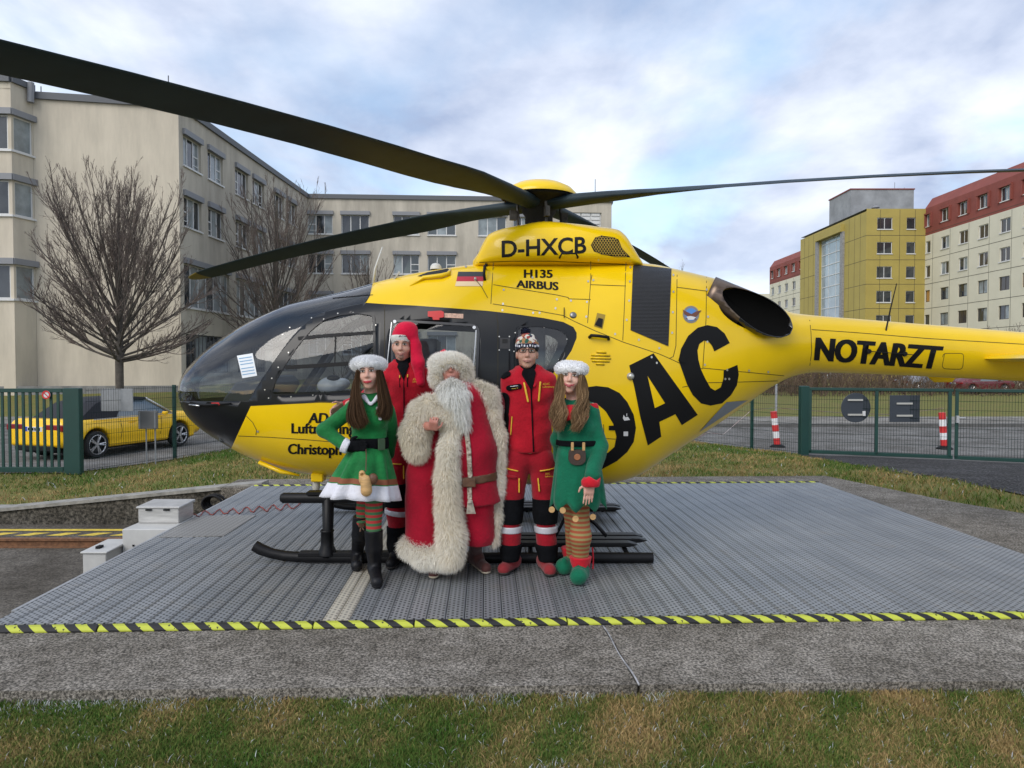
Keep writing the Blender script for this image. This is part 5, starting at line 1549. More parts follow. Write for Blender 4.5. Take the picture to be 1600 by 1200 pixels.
def small_text(name, txt, quad, mt, parent, off=.004, bold=.01):
    global hit
    old = hit
    def h2(px, py):
        d = ray(px, py).normalized(); best = None
        for t in GHIT:
            r = t.ray_cast(CAMP, d)
            if r[0] is not None and (best is None or r[3] < best[1]): best = (r[0], r[3], -d)
        return None if best is None else (best[0], best[2])
    hit = h2
    o = drape_text(name, txt, quad, mt, parent, bold=bold, off=off, step=4)
    hit = old
    return o
def boot(H, name, heel, toe, ankle_top, r_top, mt, sole, rr=.045, parent=None, lace=None):
    """heel and toe are ground points (x,y)"""
    s = SDF(); hx, tx = np.array([*heel, .05]), np.array([*toe, .045]); up = np.array(ankle_top)
    s.cap(hx, tx, rr, rr * .92, k=.01, sq=None); s.cap(hx + [0, 0, .02], hx * .55 + tx * .45 + [0, 0, .03], rr * .98, rr * .95, k=.03)
    s.cap(hx + [0, 0, .02] + (tx - hx) * .12, up, rr * 1.02, r_top, k=.04)
    o = s.mesh(name, .008, mt, parent or H.root, cut=lambda X: .012 - X[..., 2], noise=.0015, nscale=60)
    s2 = SDF(); s2.cap(hx, tx, rr, rr * .92, k=0)
    s2.mesh('sole', .007, sole, o, off=.006, cut=lambda X: np.maximum(X[..., 2] - .026, .002 - X[..., 2]), relax=0)
    if lace is not None:
        b = MB(); d = (tx - hx); sd = np.array([-d[1], d[0], 0]) / np.linalg.norm(d)
        for k in range(4):
            p = hx + d * (.42 + .13 * k) + [0, 0, .085 - .011 * k]; b.tube([p - sd * .022, p + sd * .018 + [0, 0, .004]], .0045, n=5); b.tube([p + sd * .022, p - sd * .018 + [0, 0, .004]], .0045, n=5)
        b.build('laces', lace, o)
    return o

# ---------------------------------------------------------------- man with glasses (second from right)
def red_uniform(H, q, seed):
    """q: dict of pixel joints"""
    J = H.J
    jk = SDF()
    jk.cap(J(*q['chest']), J(*q['waist']), .178, .172, k=.02, sq=(1, .66, 1)); jk.cap(J(*q['shL']), J(*q['shR']), .066, k=.05)
    jk.cap(J(*q['trL']), J(*q['trR']), .062, k=.05)
    for a in q['arms']:
        for (p, r0), (p2, r1) in zip(a[:-1], a[1:]): jk.cap(J(*p), J(*p2), r0, r1, k=.03)
    zb = J(*q['hem'])[2]
    jo = jk.mesh('jacket', .009, M_red_j, H.root, noise=.0085, nscale=34, seed=seed, cut=lambda X: zb - X[..., 2] if True else 0)
    tr = SDF(); tr.cap(J(*q['hipL']), J(*q['hipR']), .105, k=.04, sq=(1, .8, 1))
    for leg in q['legs']:
        for (p, r0), (p2, r1) in zip(leg[:-1], leg[1:]): tr.cap(J(*p), J(*p2), r0, r1, k=.03)
    zt = J(*q['hem'])[2] + .03
    to = tr.mesh('trousers', .009, M_red_t, H.root, noise=.011, nscale=30, seed=seed + 1, cut=lambda X: X[..., 2] - zt)
    return jk, tr, jo, to
H = Human('man in red rescue jacket with dark glasses and a patterned bobble hat', 5.42, 826, 899); J = H.J
hc = J(823.5, 552); Mh = Matrix.Rotation(R(-4), 3, 'X')
bd = SDF(); head_sdf(bd, hc, Mh, jaw=1.08); bd.cap(hc + [0, .02, -.07], J(826, 590, .02), .056, .062, k=.03); bd.cap(J(827, 610), J(828, 700), .13, .12, k=.04, sq=(1, .65, 1))
bd.cap(J(806, 595), J(850, 595), .05, k=.03)
for a in (((806, 715), (799, 795), (797, 868)), ((847, 715), (853, 795), (855, 872))): bd.cap(J(*a[0]), J(*a[1]), .07, .05, k=.03); bd.cap(J(*a[1]), J(*a[2]), .05, .04, k=.03)
bd.cap(J(800, 596, .03), J(788, 650, .09), .04, .035, k=.03); bd.cap(J(788, 650, .09), J(770, 690, .16), .035, .028, k=.02); hand_sdf(bd, J(768, 694, .17), (-.4, .3, -.8), (0, -1, 0), .6)
bd.cap(J(856, 596, .03), J(872, 650, .10), .04, .035, k=.03); bd.cap(J(872, 650, .10), J(885, 690, .17), .035, .028, k=.02); hand_sdf(bd, J(886, 694, .17), (.4, .3, -.8), (0, -1, 0), .6)
bd.mesh('body', .0065, M_skin2, H.root)
face_parts(H, None, hc, Mh, brow=M_brow)
q = dict(chest=(826, 612), waist=(827, 694), shL=(799, 596, .01), shR=(854, 596, .01), trL=(814, 584, .01), trR=(838, 584, .01), hem=(827, 706), hipL=(812, 716), hipR=(842, 716),
         arms=[[((799, 597, .02), .068), ((787, 650, .08), .056), ((772, 690, .15), .046)], [((855, 597, .02), .068), ((870, 650, .10), .056), ((884, 690, .17), .046)]],
         legs=[[((809, 718), .098), ((801, 765), .086), ((798, 800), .082), ((798, 850), .074), ((797, 868), .066)], [((845, 718), .098), ((850, 765), .086), ((852, 800), .082), ((854, 850), .074), ((856, 870), .066)]])
jk, tr, jo, to = red_uniform(H, q, 4)
# dark collar shirt in the opening
sh = SDF(); sh.cap(J(825, 577, -.01), J(826, 606, -.05), .064, .04, k=.02); sh.cap(J(825, 572, .01), J(826, 590, .01), .062, .07, k=.02); sh.mesh('shirt', .008, M_black_c, H.root)
stripe(H, jk, 'shirt_front', (826, 584), (830, 609), 11, M_black_c, off=.006, w2=.8); stripe(H, jk, 'zip_flap', (829, 604), (833, 703), 1.1, M_black_c, off=.005)
cl_ = SDF(); cl_.cap(J(807, 578, .0), J(822, 603, -.115), .022, .012, k=.01); cl_.cap(J(844, 576, .0), J(834, 603, -.115), .022, .012, k=.01); cl_.cap(J(808, 576, .02), J(825, 572, .08), .022, k=.01); cl_.cap(J(843, 575, .02), J(825, 572, .08), .022, k=.01)
cl_.mesh('collar', .008, M_red_j, H.root)
for a, b_ in (((818.5, 598), (824.5, 626)), ((843.5, 597), (841, 625))): stripe(H, jk, 'chest_zip', a, b_, 1.5, M_yzip, off=.008)
stripe(H, jk, 'side_zip', (800, 650), (798, 678), .9, M_yzip, off=.006)
stripe(H, jk, 'name_patch', (795, 606), (811, 603), 4.2, M_black_c, off=.007)
for a, b_ in (((787, 622), (785, 700)),): stripe(H, jk, 'sleeve_panel', a, b_, 9, M_black_c, off=.004)
stripe(H, jk, 'shoulder_panel', (786, 588), (794, 584), 4, M_black_c, off=.004)
garment_hits([jo]); small_text('lettering', 'ADAC', [(848, 598.5), (859, 598), (859, 601.5), (848, 602)], M_yzip, H.root); small_text('lettering', 'Luftrettung', [(848, 603), (866, 602.5), (866, 606.5), (848, 607)], M_yzip, H.root)
stripe(H, jk, 'patch_print', (797, 603.5), (809, 602), .7, M_white_c, off=.009); stripe(H, jk, 'patch_print', (799, 607), (810, 605.5), .6, M_yzip, off=.009)
for xr_ in ((770, 825), (826, 885)): band(H, tr, 'knee_patch', 778, 817, M_black_c, off=.011, px=xr_); band(H, tr, 'reflective_band', 821, 831, M_reflect, off=.012, px=xr_); band(H, tr, 'hem_gaiter', 849, 876, M_black_c, off=.010, px=xr_)
for a, b_ in (((788, 729), (809, 733)), ((843, 733), (866, 730)),): stripe(H, tr, 'pocket_zip', a, b_, .9, M_yzip, off=.008)
for a, b_ in (((811, 745), (811, 766)), ((840, 745), (842, 764)),): stripe(H, tr, 'leg_zip', a, b_, 1.1, M_yzip, off=.010)
stripe(H, tr, 'pocket_flap', (786, 740), (805, 743), 2.0, cloth('dark_red_cloth', (0.26, 0.006, 0.012)), off=.009)
garment_hits([to]); small_text('lettering', 'ADAC', [(852, 739), (859, 738.5), (859, 741.5), (852, 742)], M_yzip, H.root, off=.012); small_text('lettering', 'Luftrettung', [(852, 743), (865, 742.5), (865, 746), (852, 746.5)], M_yzip, H.root, off=.012)
M_rboot = cloth('red_boot', (0.24, 0.025, 0.03), b=.3)
g1, g2 = G(803, 889, 0), G(793, 897, 0); boot(H, 'boot', (g1.x, g1.y + .03), (g2.x - .03, g2.y - .02), J(798, 862, .04), .055, M_rboot, M_sole, rr=.05, lace=M_yzip)
g1, g2 = G(850, 889, 0), G(857, 899, 0); boot(H, 'boot', (g1.x, g1.y + .03), (g2.x + .01, g2.y - .02), J(855, 863, .04), .055, M_rboot, M_sole, rr=.05, lace=M_yzip)
# hat
def hat_mat():
    m = bpy.data.materials.new('patterned_knit'); m.use_nodes = True; n = m.node_tree.nodes; l = m.node_tree.links; b = n['Principled BSDF']; b.inputs['Roughness'].default_value = .95
    tc_ = n.new('ShaderNodeTexCoord'); v = n.new('ShaderNodeTexVoronoi'); v.inputs['Scale'].default_value = 42; l.new(tc_.outputs['Object'], v.inputs['Vector'])
    r = n.new('ShaderNodeValToRGB'); r.color_ramp.interpolation = 'CONSTANT'; e = r.color_ramp.elements; e[0].color = (.30, .05, .04, 1); e[1].position = .28; e[1].color = (.55, .50, .40, 1)
    for p_, c_ in ((.42, (.02, .10, .07, 1)), (.56, (.35, .18, .08, 1)), (.70, (.60, .55, .48, 1)), (.82, (.03, .03, .06, 1))): q_ = e.new(p_); q_.color = c_
    sp = n.new('ShaderNodeSeparateColor'); l.new(v.outputs['Color'], sp.inputs[0]); l.new(sp.outputs[0], r.inputs[0]); l.new(r.outputs[0], b.inputs['Base Color']); return m
ht = SDF(); ht.ell(hc + [0, .012, .062], (.090, .104, .095), M=Mh); zc_ = hc[2] + .035
def hat_cut(X): return (zc_ - .11 * np.clip((X[..., 1] - hc[1] + .06), 0, .2) * 4) - X[..., 2]
hto = ht.mesh('bobble_hat', .007, hat_mat(), H.root, cut=hat_cut, noise=.002, nscale=60)
ht.mesh('hat_cuff', .006, cloth('navy_knit', (.012, .016, .035)), hto, off=.006, cut=lambda X: np.maximum(hat_cut(X), X[..., 2] - (zc_ - .11 * np.clip((X[..., 1] - hc[1] + .06), 0, .2) * 4) - .038))
pp = SDF(); pp.ell(J(821.5, 518, .01), (.034, .034, .028)); po = pp.mesh('bobble', .007, MATS['navy_knit'], hto); fur('bobble_yarn', po, 900, .014, hto, 3, 0, (.02, .025, .05), (.012, .014, .03), .0018)
for k_ in range(11):
    t_ = R(-62 + k_ * 12.4); p_ = Vector(hc) + Vector((math.sin(t_) * .0955, .012 - math.cos(t_) * .1095, .058 - .003 * (k_ % 3))); b = MB(); b.box(p_, (.0035 if k_ % 2 else .006, .004, .0075), rz=t_); b.build('hat_print', M_white_c, hto)
# glasses
b = MB(); T = lambda p: Vector(hc) + Mh @ Vector(p)
for qx in (-1, 1):
    ring = roundpoly([(-.027, .018), (.027, .018), (.024, -.018), (-.020, -.018)], .014, 3); ring = [(qx * x, z) for x, z in ring]
    b.tube([T((qx * .033 + x, -.116, .012 + z)) for x, z in ring + ring[:2]], .0028, n=5, cap=False); b.tube([T((qx * .061, -.114, .022)), T((qx * .078, -.05, .02)), T((qx * .080, .01, .012))], .0026, n=5)
b.tube([T((-.009, -.117, .018)), T((.009, -.117, .018))], .0028, n=5); b.build('glasses', M_dark, H.root)

# ---------------------------------------------------------------- man behind (long red hat)
H = Human('man in red rescue jacket with a long red pointed hat behind the others', 5.66, 628, 878); J = H.J
hc = J(629, 540); Mh = Matrix.Rotation(R(2), 3, 'X')
bd = SDF(); head_sdf(bd, hc, Mh, jaw=1.0); bd.cap(hc + [0, .02, -.07], J(632, 582, .02), .056, .06, k=.03); bd.cap(J(634, 605), J(634, 690), .12, .12, k=.04, sq=(1, .6, 1))
for a in (((622, 705), (620, 780), (621, 860)), ((650, 705), (655, 780), (656, 862))): bd.cap(J(*a[0]), J(*a[1]), .07, .05, k=.03); bd.cap(J(*a[1]), J(*a[2]), .05, .04, k=.03)
hw = np.array(P(545, 632, 5.30)); bd.cap(J(608, 588), np.array(P(572, 622, 5.58)), .042, .036, k=.03); bd.cap(np.array(P(572, 622, 5.58)), hw, .036, .03, k=.02)
hand_sdf(bd, hw + np.array([-.035, -.03, .0]), (-.72, -.45, -.45), (.1, -.65, .75), -.55, size=.95, spread=.10)
bd.cap(J(662, 590, .02), J(672, 640, .08), .04, .035, k=.03); bd.cap(J(672, 640, .08), J(690, 670, .05), .035, .03, k=.02); hand_sdf(bd, J(692, 673, .05), (.8, .2, -.5), (0, -1, 0), .5)
bd.mesh('body', .0065, M_skin2, H.root)
face_parts(H, None, hc, Mh, brow=M_browg, smile=True)
e = SDF(); e.ell(hc + [0, -.07, -.085], (.035, .03, .028)); e.mesh('stubble', .006, mat('stubble', (0.30, 0.18, 0.14), rough=.8, var=.3, scale=90), H.root, off=.001, cut=lambda X: -(X[..., 1] - (hc[1] - .085)) * -1)
q = dict(chest=(635, 605), waist=(635, 690), shL=(608, 586, .01), shR=(662, 588, .01), trL=(620, 575, .01), trR=(645, 576, .01), hem=(635, 697), hipL=(624, 705), hipR=(648, 705),
         arms=[[((608, 588, .0), .064), ((578, 618, -.06), .055), ((556, 630, -.28), .047)], [((662, 590, .02), .064), ((672, 640, .06), .055), ((686, 666, .05), .047)]],
         legs=[[((623, 708), .092), ((620, 760), .082), ((620, 800), .078), ((621, 850), .07), ((622, 862), .062)], [((650, 708), .092), ((655, 760), .082), ((656, 800), .078), ((656, 850), .07), ((656, 862), .062)]])
jk, tr, jo, to = red_uniform(H, q, 14)
sh = SDF(); sh.cap(J(631, 570, -.01), J(632, 592, -.04), .06, .03, k=.02); sh.cap(J(630, 563, .01), J(632, 580, .01), .060, .068, k=.02); sh.mesh('shirt', .008, M_black_c, H.root)
stripe(H, jk, 'shirt_front', (632, 573), (634, 592), 9, M_black_c, off=.006, w2=.6); stripe(H, jk, 'zip_flap', (634.5, 588), (635, 660), .8, M_black_c, off=.005)
for a, b_ in (((628, 587), (628.5, 604)), ((640, 586), (640, 604)),): stripe(H, jk, 'chest_zip', a, b_, .8, M_black_c, off=.006)
for a, b_ in (((628, 586), (628, 590)), ((640, 585), (640, 589)),): stripe(H, jk, 'zip_puller', a, b_, .9, M_yzip, off=.010)
cl_ = SDF(); cl_.cap(J(617, 565, .0), J(628, 588, -.10), .02, .01, k=.01); cl_.cap(J(649, 566, .0), J(639, 588, -.10), .02, .01, k=.01); cl_.mesh('collar', .008, M_red_j, H.root)
garment_hits([jo]); small_text('lettering', 'ADAC', [(645, 591), (653, 590.5), (653, 594), (645, 594.5)], M_yzip, H.root, off=.008); small_text('lettering', 'Luftrettung', [(645, 595), (656, 594.5), (656, 598), (645, 598.5)], M_yzip, H.root, off=.008)
for xr_ in ((590, 637.5), (638, 690)): band(H, tr, 'knee_patch', 755, 791, M_black_c, off=.011, px=xr_); band(H, tr, 'reflective_band', 795, 803, M_reflect, off=.012, tilt=-.15, px=xr_); band(H, tr, 'hem_gaiter', 822, 866, M_black_c, off=.010, px=xr_)
stripe(H, tr, 'pocket_zip', (610, 722), (630, 723), .9, M_yzip, off=.008); stripe(H, tr, 'leg_zip', (633, 726), (633, 746), .9, M_yzip, off=.008)
for x0 in (621, 657):
    g1 = G(x0, 868, 0.06); boot(H, 'boot', (J(x0, 860)[0], 5.70), (J(x0, 860)[0] + (x0 - 640) * .0015, 5.50), J(x0, 850), .052, M_boot, M_sole, rr=.045)
ht = SDF(); ht.ell(hc + [.0, .012, .070], (.092, .108, .092), M=Mh)
zc_ = hc[2] + .022
ct = lambda X: (zc_ - .5 * np.clip((X[..., 1] - hc[1] + .05), 0, .16)) - X[..., 2]
tl = SDF(); tl.ell(hc + [.0, .012, .080], (.084, .10, .085), M=Mh); tl.cap(hc + [.01, .0, .135], hc + [.055, -.01, .12], .055, .06, k=.04); tl.cap(hc + [.055, -.01, .12], hc + [.098, -.02, .0], .060, .050, k=.04); tl.cap(hc + [.098, -.02, .0], hc + [.130, -.06, -.14], .048, .050, k=.03); tl.cap(hc + [.130, -.06, -.14], hc + [.15, -.075, -.29], .050, .038, k=.03)
hcut = lambda X: np.where(X[..., 0] < hc[0] + .07, (zc_ + .02 - .5 * np.clip((X[..., 1] - hc[1] + .05), 0, .16)) - X[..., 2], -1)
hto = tl.mesh('pointed_hat', .007, M_redhat, H.root, noise=.006, nscale=34, cut=hcut)
ht.mesh('hat_cuff', .007, cloth('white_fleece', (.60, .60, .57), v=.06, b=.5), hto, off=.004, cut=lambda X: np.maximum(ct(X), X[..., 2] - (zc_ - .5 * np.clip((X[..., 1] - hc[1] + .05), 0, .16)) - .062))
garment_hits([c for c in hto.children]); small_text('lettering', 'AYLI', [(623, 522), (636, 521), (636, 526), (623, 527)], M_black_c, hto, off=.004)

# ---------------------------------------------------------------- green dress woman (left)
H = Human('woman in green velvet dress with white hem, black belt and white fur hat', 5.18, 570, 915); J = H.J
hc = J(577.5, 583); Mh = Matrix.Rotation(R(-3), 3, 'X') @ Matrix.Rotation(R(-4), 3, 'Y')
bd = SDF(); head_sdf(bd, hc, Mh, jaw=.97, ears=False); bd.cap(hc + [0, .02, -.06], J(578, 625, .02), .046, .048, k=.03); bd.cap(J(577, 650), J(577, 720), .105, .10, k=.04, sq=(1, .65, 1)); bd.cap(J(556, 632), J(598, 632), .04, k=.04)
bd.cap(J(585, 735), J(584, 800), .07, .05, k=.03); bd.cap(J(584, 800), J(584, 826, .01), .046, .036, k=.03); bd.cap(J(584, 826, .01), np.array([G(584, 903, 0).x, G(584, 903, 0).y + .03, .07]), .04, .028, k=.03); bd.cap(J(570, 735, .06), J(565, 800, .10), .07, .048, k=.03); bd.cap(J(565, 800, .10), np.array([G(557, 882, 0).x, G(557, 882, 0).y + .03, .07]), .040, .028, k=.03)
bd.cap(J(547, 640), J(510, 671, -.02), .04, .035, k=.03); bd.cap(J(510, 671, -.02), J(548, 695, -.10), .034, .027, k=.02); hand_sdf(bd, J(549, 695, -.10), (.95, -.1, .05), (0, 0, 1), .35, size=.92)
bd.cap(J(606, 642, .02), J(608, 680, .14), .04, .033, k=.03); bd.cap(J(608, 680, .14), J(600, 715, .22), .033, .026, k=.02); hand_sdf(bd, J(599, 718, .22), (0, 0, -1), (0, -1, 0), .4, size=.9)
bd.mesh('body', .0065, M_skin, H.root)
face_parts(H, None, hc, Mh, lip=mat('lips_red', (0.42, 0.03, 0.04), rough=.35), smile=False)
dr = SDF(); dr.cap(J(577, 645), J(577, 690), .142, .118, k=.03, sq=(1, .72, 1)); dr.ell(J(562, 655, -.055), (.07, .062, .065), k=.04); dr.ell(J(592, 655, -.055), (.07, .062, .065), k=.04); dr.cap(J(556, 634, .01), J(600, 634, .01), .055, k=.04); dr.cap(J(566, 624, .02), J(590, 624, .02), .045, k=.03)
dr.cap(J(577, 690), J(577, 715), .118, .135, k=.03, sq=(1, .75, 1))
dr.cap(J(550, 640, .01), J(509, 671, -.02), .058, .056, k=.03); dr.cap(J(509, 671, -.02), J(542, 693, -.09), .056, .044, k=.02); dr.cap(J(605, 642, .02), J(608, 680, .14), .054, .048, k=.03); dr.cap(J(608, 680, .14), J(600, 715, .22), .048, .042, k=.02)
dro = dr.mesh('dress_bodice', .0085, M_grn_v, H.root, noise=.006, nscale=36, seed=3)
cf = SDF(); cf.cap(J(537, 691, -.085), J(547, 695.5, -.10), .058, .052, k=0); cf.mesh('cuff', .007, M_white_c, H.root, cut=lambda X: np.abs((X[..., 0] - J(541.5, 0)[0]) * .92 - (X[..., 2] - J(0, 693)[2]) * .4) - .026)
gl = SDF(); hand_sdf(gl, J(549, 695, -.10), (.95, -.1, .05), (0, 0, 1), .35, size=.95); gl.cap(J(544, 694, -.10), J(552, 695, -.10), .034, k=.01); gl.mesh('glove', .006, M_black_c, H.root, off=.003)
co_ = SDF(); co_.cap(J(571, 620, -.05), J(582, 630, -.105), .022, .010, k=.01, sq=(1, .6, 1)); co_.cap(J(593, 620, -.05), J(585, 630, -.105), .022, .010, k=.01, sq=(1, .6, 1)); co_.mesh('collar', .007, M_white_c, H.root)
for (x_, y_) in ((590, 638), (594, 654)):
    garment_hits([dro]); d_ = ray(x_, y_).normalized(); r_ = GHIT[0].ray_cast(CAMP, d_)
    b = MB(); b.lathe(r_[0] - d_ * .004, [(.001, .004), (.012, .004), (.014, 0)], n=8, axis=-d_); b.build('button', mat('silver_button', (.6, .6, .62), rough=.3, metal=.7), H.root)
# skirt
M_trim = mat('russet_trim', (.22, .07, .03), rough=.8)
def skirt(H, top, bot, rx0, rx1, ry0, ry1, n, ruff, drop, seed, levels):
    rs = np.random.RandomState(seed); rings = []; c0 = H.J(*top); c1 = H.J(*bot); ph = rs.uniform(0, 6.28, 3)
    for t in levels:
        c = c0 * (1 - t) + c1 * t; ring = []
        for k in range(n):
            a = 2 * math.pi * k / n; w = ruff * t * (math.sin(9 * a + ph[0]) + .5 * math.sin(14 * a + ph[1]))
            rx = rx0 + (rx1 - rx0) * t ** .9 + w; ry = ry0 + (ry1 - ry0) * t ** .9 + w
            ring.append(c + np.array([math.cos(a) * rx, math.sin(a) * ry, drop(a) * t]))
        rings.append(ring)
    return rings
lv_ = [0, .08, .2, .35, .5, .6, .70, .72, .745, .80, .805, .9, 1.0]
rg = skirt(H, (577, 697), (563, 779), .122, .275, .10, .225, 96, .023, lambda a: .045 * math.cos(a) * -1 * -0.6 if False else -.018 * math.sin(a) + .02 * math.cos(a + 2.6), 5, lv_)
def midx_of(lv_, spec): return [next(m for lim, m in spec if t < lim) for t in lv_[:-1]]
loft_rings('skirt', rg, [M_grn_v, M_trim, M_white_c], H.root, midx=midx_of(lv_, [(.595, 0), (.625, 1), (.72, 0), (9, 2)]))
bt = SDF(); bt.cap(J(577, 692), J(577, 694), .125, .126, k=0, sq=(1, .76, 1)); zb_ = J(577, 692)[2]; bt.mesh('belt', .007, M_black_c, H.root, off=.014, cut=lambda X: np.abs(X[..., 2] - zb_) - .040)
b = MB(); c = Vector(J(600, 692, -.098)); b.box(c, (.026, .008, .042), rz=R(28)); b.build('buckle', mat('green_buckle', (.05, .09, .05), rough=.4, metal=.4), H.root, bevel=.004)
b = MB(); b.tube([J(577, 690, -.135), J(579, 708, -.15), J(581, 730, -.215)], .004, n=5); b.build('strap', M_leather, H.root)
cp = SDF(); cp.cap(J(582, 742, -.235), J(583, 758, -.24), .036, .040, k=.01); cp.cap(J(576, 732, -.23), J(576, 742, -.235), .022, .022, k=.015); cp.ell(J(577, 734, -.26), (.012, .03, .012), k=.005, op='s'); cp.mesh('wooden_cup', .006, M_wood, H.root)
cp = SDF(); cp.ell(J(592, 741, -.22), (.035, .03, .042), k=.01); cp.mesh('pouch', .007, M_leather, H.root)
def stocking_mat(name, c1, c2, per, duty=.5):
    m = bpy.data.materials.new(name); m.use_nodes = True; n = m.node_tree.nodes; l = m.node_tree.links; b = n['Principled BSDF']; b.inputs['Roughness'].default_value = .85
    tc_ = n.new('ShaderNodeTexCoord'); sp = n.new('ShaderNodeSeparateXYZ'); l.new(tc_.outputs['Object'], sp.inputs[0])
    a = n.new('ShaderNodeMath'); a.operation = 'MULTIPLY'; a.inputs[1].default_value = 1 / per; l.new(sp.outputs[2], a.inputs[0]); f = n.new('ShaderNodeMath'); f.operation = 'FRACT'; l.new(a.outputs[0], f.inputs[0])
    g = n.new('ShaderNodeMath'); g.operation = 'LESS_THAN'; g.inputs[1].default_value = duty; l.new(f.outputs[0], g.inputs[0]); mi = n.new('ShaderNodeMix'); mi.data_type = 'RGBA'; l.new(g.outputs[0], mi.inputs[0])
    mi.inputs[6].default_value = (*c1, 1); mi.inputs[7].default_value = (*c2, 1); l.new(mi.outputs[2], b.inputs['Base Color']); return m
sk = SDF(); sk.cap(J(585, 760), J(584, 800), .068, .060, k=.02); sk.cap(J(584, 800), J(584, 828), .060, .056, k=.02); sk.cap(J(569, 760, .06), J(565, 800, .10), .068, .058, k=.02); sk.cap(J(565, 800, .1), J(563, 818, .10), .058, .052, k=.02)
sk.mesh('stockings', .008, stocking_mat('striped_stocking_green', (.42, .03, .03), (.05, .15, .06), .042), H.root)
for (tp, an, hl, to_, seed) in (((584, 828, .0), (586, 898), (584, 903), (588, 921), 1), ((562, 812, .10), (559, 880), (557, 882), (556, 894), 2)):
    gh, gt = G(*hl, 0), G(*to_, 0); s = SDF(); A = J(*tp); B = np.array([gh.x, gh.y + .03, .10])
    s.cap(A + [0, 0, .03], A * .5 + B * .5, .071, .060, k=.03); s.cap(A * .5 + B * .5, B, .058, .048, k=.03); s.cap(np.array([gh.x, gh.y + .03, .05]), np.array([gt.x, gt.y + .03, .045]), .045, .043, k=.05)
    zt_ = A[2]; o = s.mesh('boot', .008, M_boot, H.root, noise=.0035, nscale=34, seed=seed, cut=lambda X: np.maximum(X[..., 2] - zt_, .012 - X[..., 2]))
    s2 = SDF(); s2.cap(np.array([gh.x, gh.y + .03, .05]), np.array([gt.x, gt.y + .03, .045]), .045, .043, k=0); s2.mesh('sole', .007, M_dark, o, off=.005, cut=lambda X: np.maximum(X[..., 2] - .024, .002 - X[..., 2]), relax=0)
b = MB(); c = Vector(J(563, 822, .03)); b.box(c, (.018, .012, .012), rz=.4); b.tube([c, c + Vector((.02, -.01, -.035))], .005, n=5); b.tube([c, c + Vector((-.005, -.01, -.045))], [.004, .008], n=6); b.build('charm', M_leather, H.root)
ht = SDF(); ht.ell(J(575, 569.5, .025), (.128, .122, .058)); hb_ = ht.mesh('fur_hat', .009, M_furw, H.root); fur('hat_fur', hb_, 9000, .022, hb_, 5, .15, (.97, .97, .97), (.86, .86, .87), .0016, 20, .3)
hr = SDF(); hr.ell(J(578, 585, .045), (.088, .085, .115)); hr.mesh('hair_cap', .009, mat('brown_hair_cap', (.05, .03, .017), rough=.8), H.root)
c1_, c2_ = (.16, .088, .045), (.055, .032, .018)
gL = [[J(563, 580, -.03), J(557, 600, -.06), J(555, 622, -.10), J(551, 645, -.13), J(556, 662, -.14)], [J(561, 580, -.06), J(560, 602, -.09), J(562, 625, -.13), J(564, 648, -.16), J(572, 664, -.165)], [J(563, 580, -.075), J(564, 602, -.10), J(568, 622, -.14), J(576, 646, -.17), J(580, 656, -.175)]]
gR = [[J(593, 580, -.075), J(596, 602, -.09), J(598, 618, -.11), J(601, 632, -.13), J(597, 644, -.15)], [J(595, 580, -.05), J(600, 602, -.07), J(604, 620, -.09), J(607, 636, -.10), J(604, 650, -.12)], [J(596, 580, .0), J(603, 604, -.02), J(608, 622, -.04), J(611, 640, -.05), J(609, 652, -.07)]]
for g_, sd in ((gL, 1), (gR, 2)): hair_locks('hair', g_, 2600, H.root, sd, c1_, c2_, jit=.012)

# ---------------------------------------------------------------- green tunic woman (right)
H = Human('woman in green tunic with red collar, striped tights and curled green shoes', 5.15, 897, 912); J = H.J
hc = J(891, 590); Mh = Matrix.Rotation(R(-5), 3, 'X') @ Matrix.Rotation(R(6), 3, 'Y') @ Matrix.Rotation(R(-6), 3, 'Z')
bd = SDF(); head_sdf(bd, hc, Mh, jaw=.98, ears=False); bd.cap(hc + [0, .02, -.06], J(898, 634, .02), .046, .048, k=.03); bd.cap(J(901, 650), J(903, 730), .105, .11, k=.04, sq=(1, .65, 1)); bd.cap(J(880, 640), J(924, 638), .042, k=.04)
bd.cap(J(908, 745), J(906, 800), .07, .055, k=.03); bd.cap(J(906, 800), np.array(P(907, 888, 5.24)), .05, .032, k=.03); bd.cap(J(892, 745, .06), J(895, 800, .06), .07, .05, k=.03); bd.cap(J(895, 800, .06), np.array(P(895, 884, 5.46)), .05, .032, k=.03)
bd.cap(J(927, 645), J(937, 695, -.02), .042, .036, k=.03); bd.cap(J(937, 695, -.04), J(918, 740, -.215), .034, .025, k=.02); hand_sdf(bd, J(916, 745, -.225), (-.08, -.05, -1), (-1, -.25, .1), .12, size=.98, spread=.10)
bd.cap(J(878, 648, .03), J(874, 690, .14), .04, .034, k=.03); bd.cap(J(874, 690, .14), J(878, 725, .21), .033, .026, k=.02); hand_sdf(bd, J(879, 728, .21), (0, 0, -1), (0, -1, 0), .4, size=.9)
bd.mesh('body', .0065, M_skin, H.root)
face_parts(H, None, hc, Mh, lip=M_lip, smile=True)
tn = SDF(); tn.cap(J(900, 655), J(903, 695), .142, .135, k=.03, sq=(1, .72, 1)); tn.ell(J(886, 668, -.05), (.07, .06, .065), k=.04); tn.ell(J(912, 668, -.05), (.07, .06, .065), k=.04); tn.cap(J(880, 642, .01), J(923, 640, .01), .055, k=.04); tn.cap(J(888, 634, .02), J(906, 632, .02), .045, k=.03); tn.cap(J(903, 695), J(903, 722), .135, .155, k=.03, sq=(1, .76, 1))
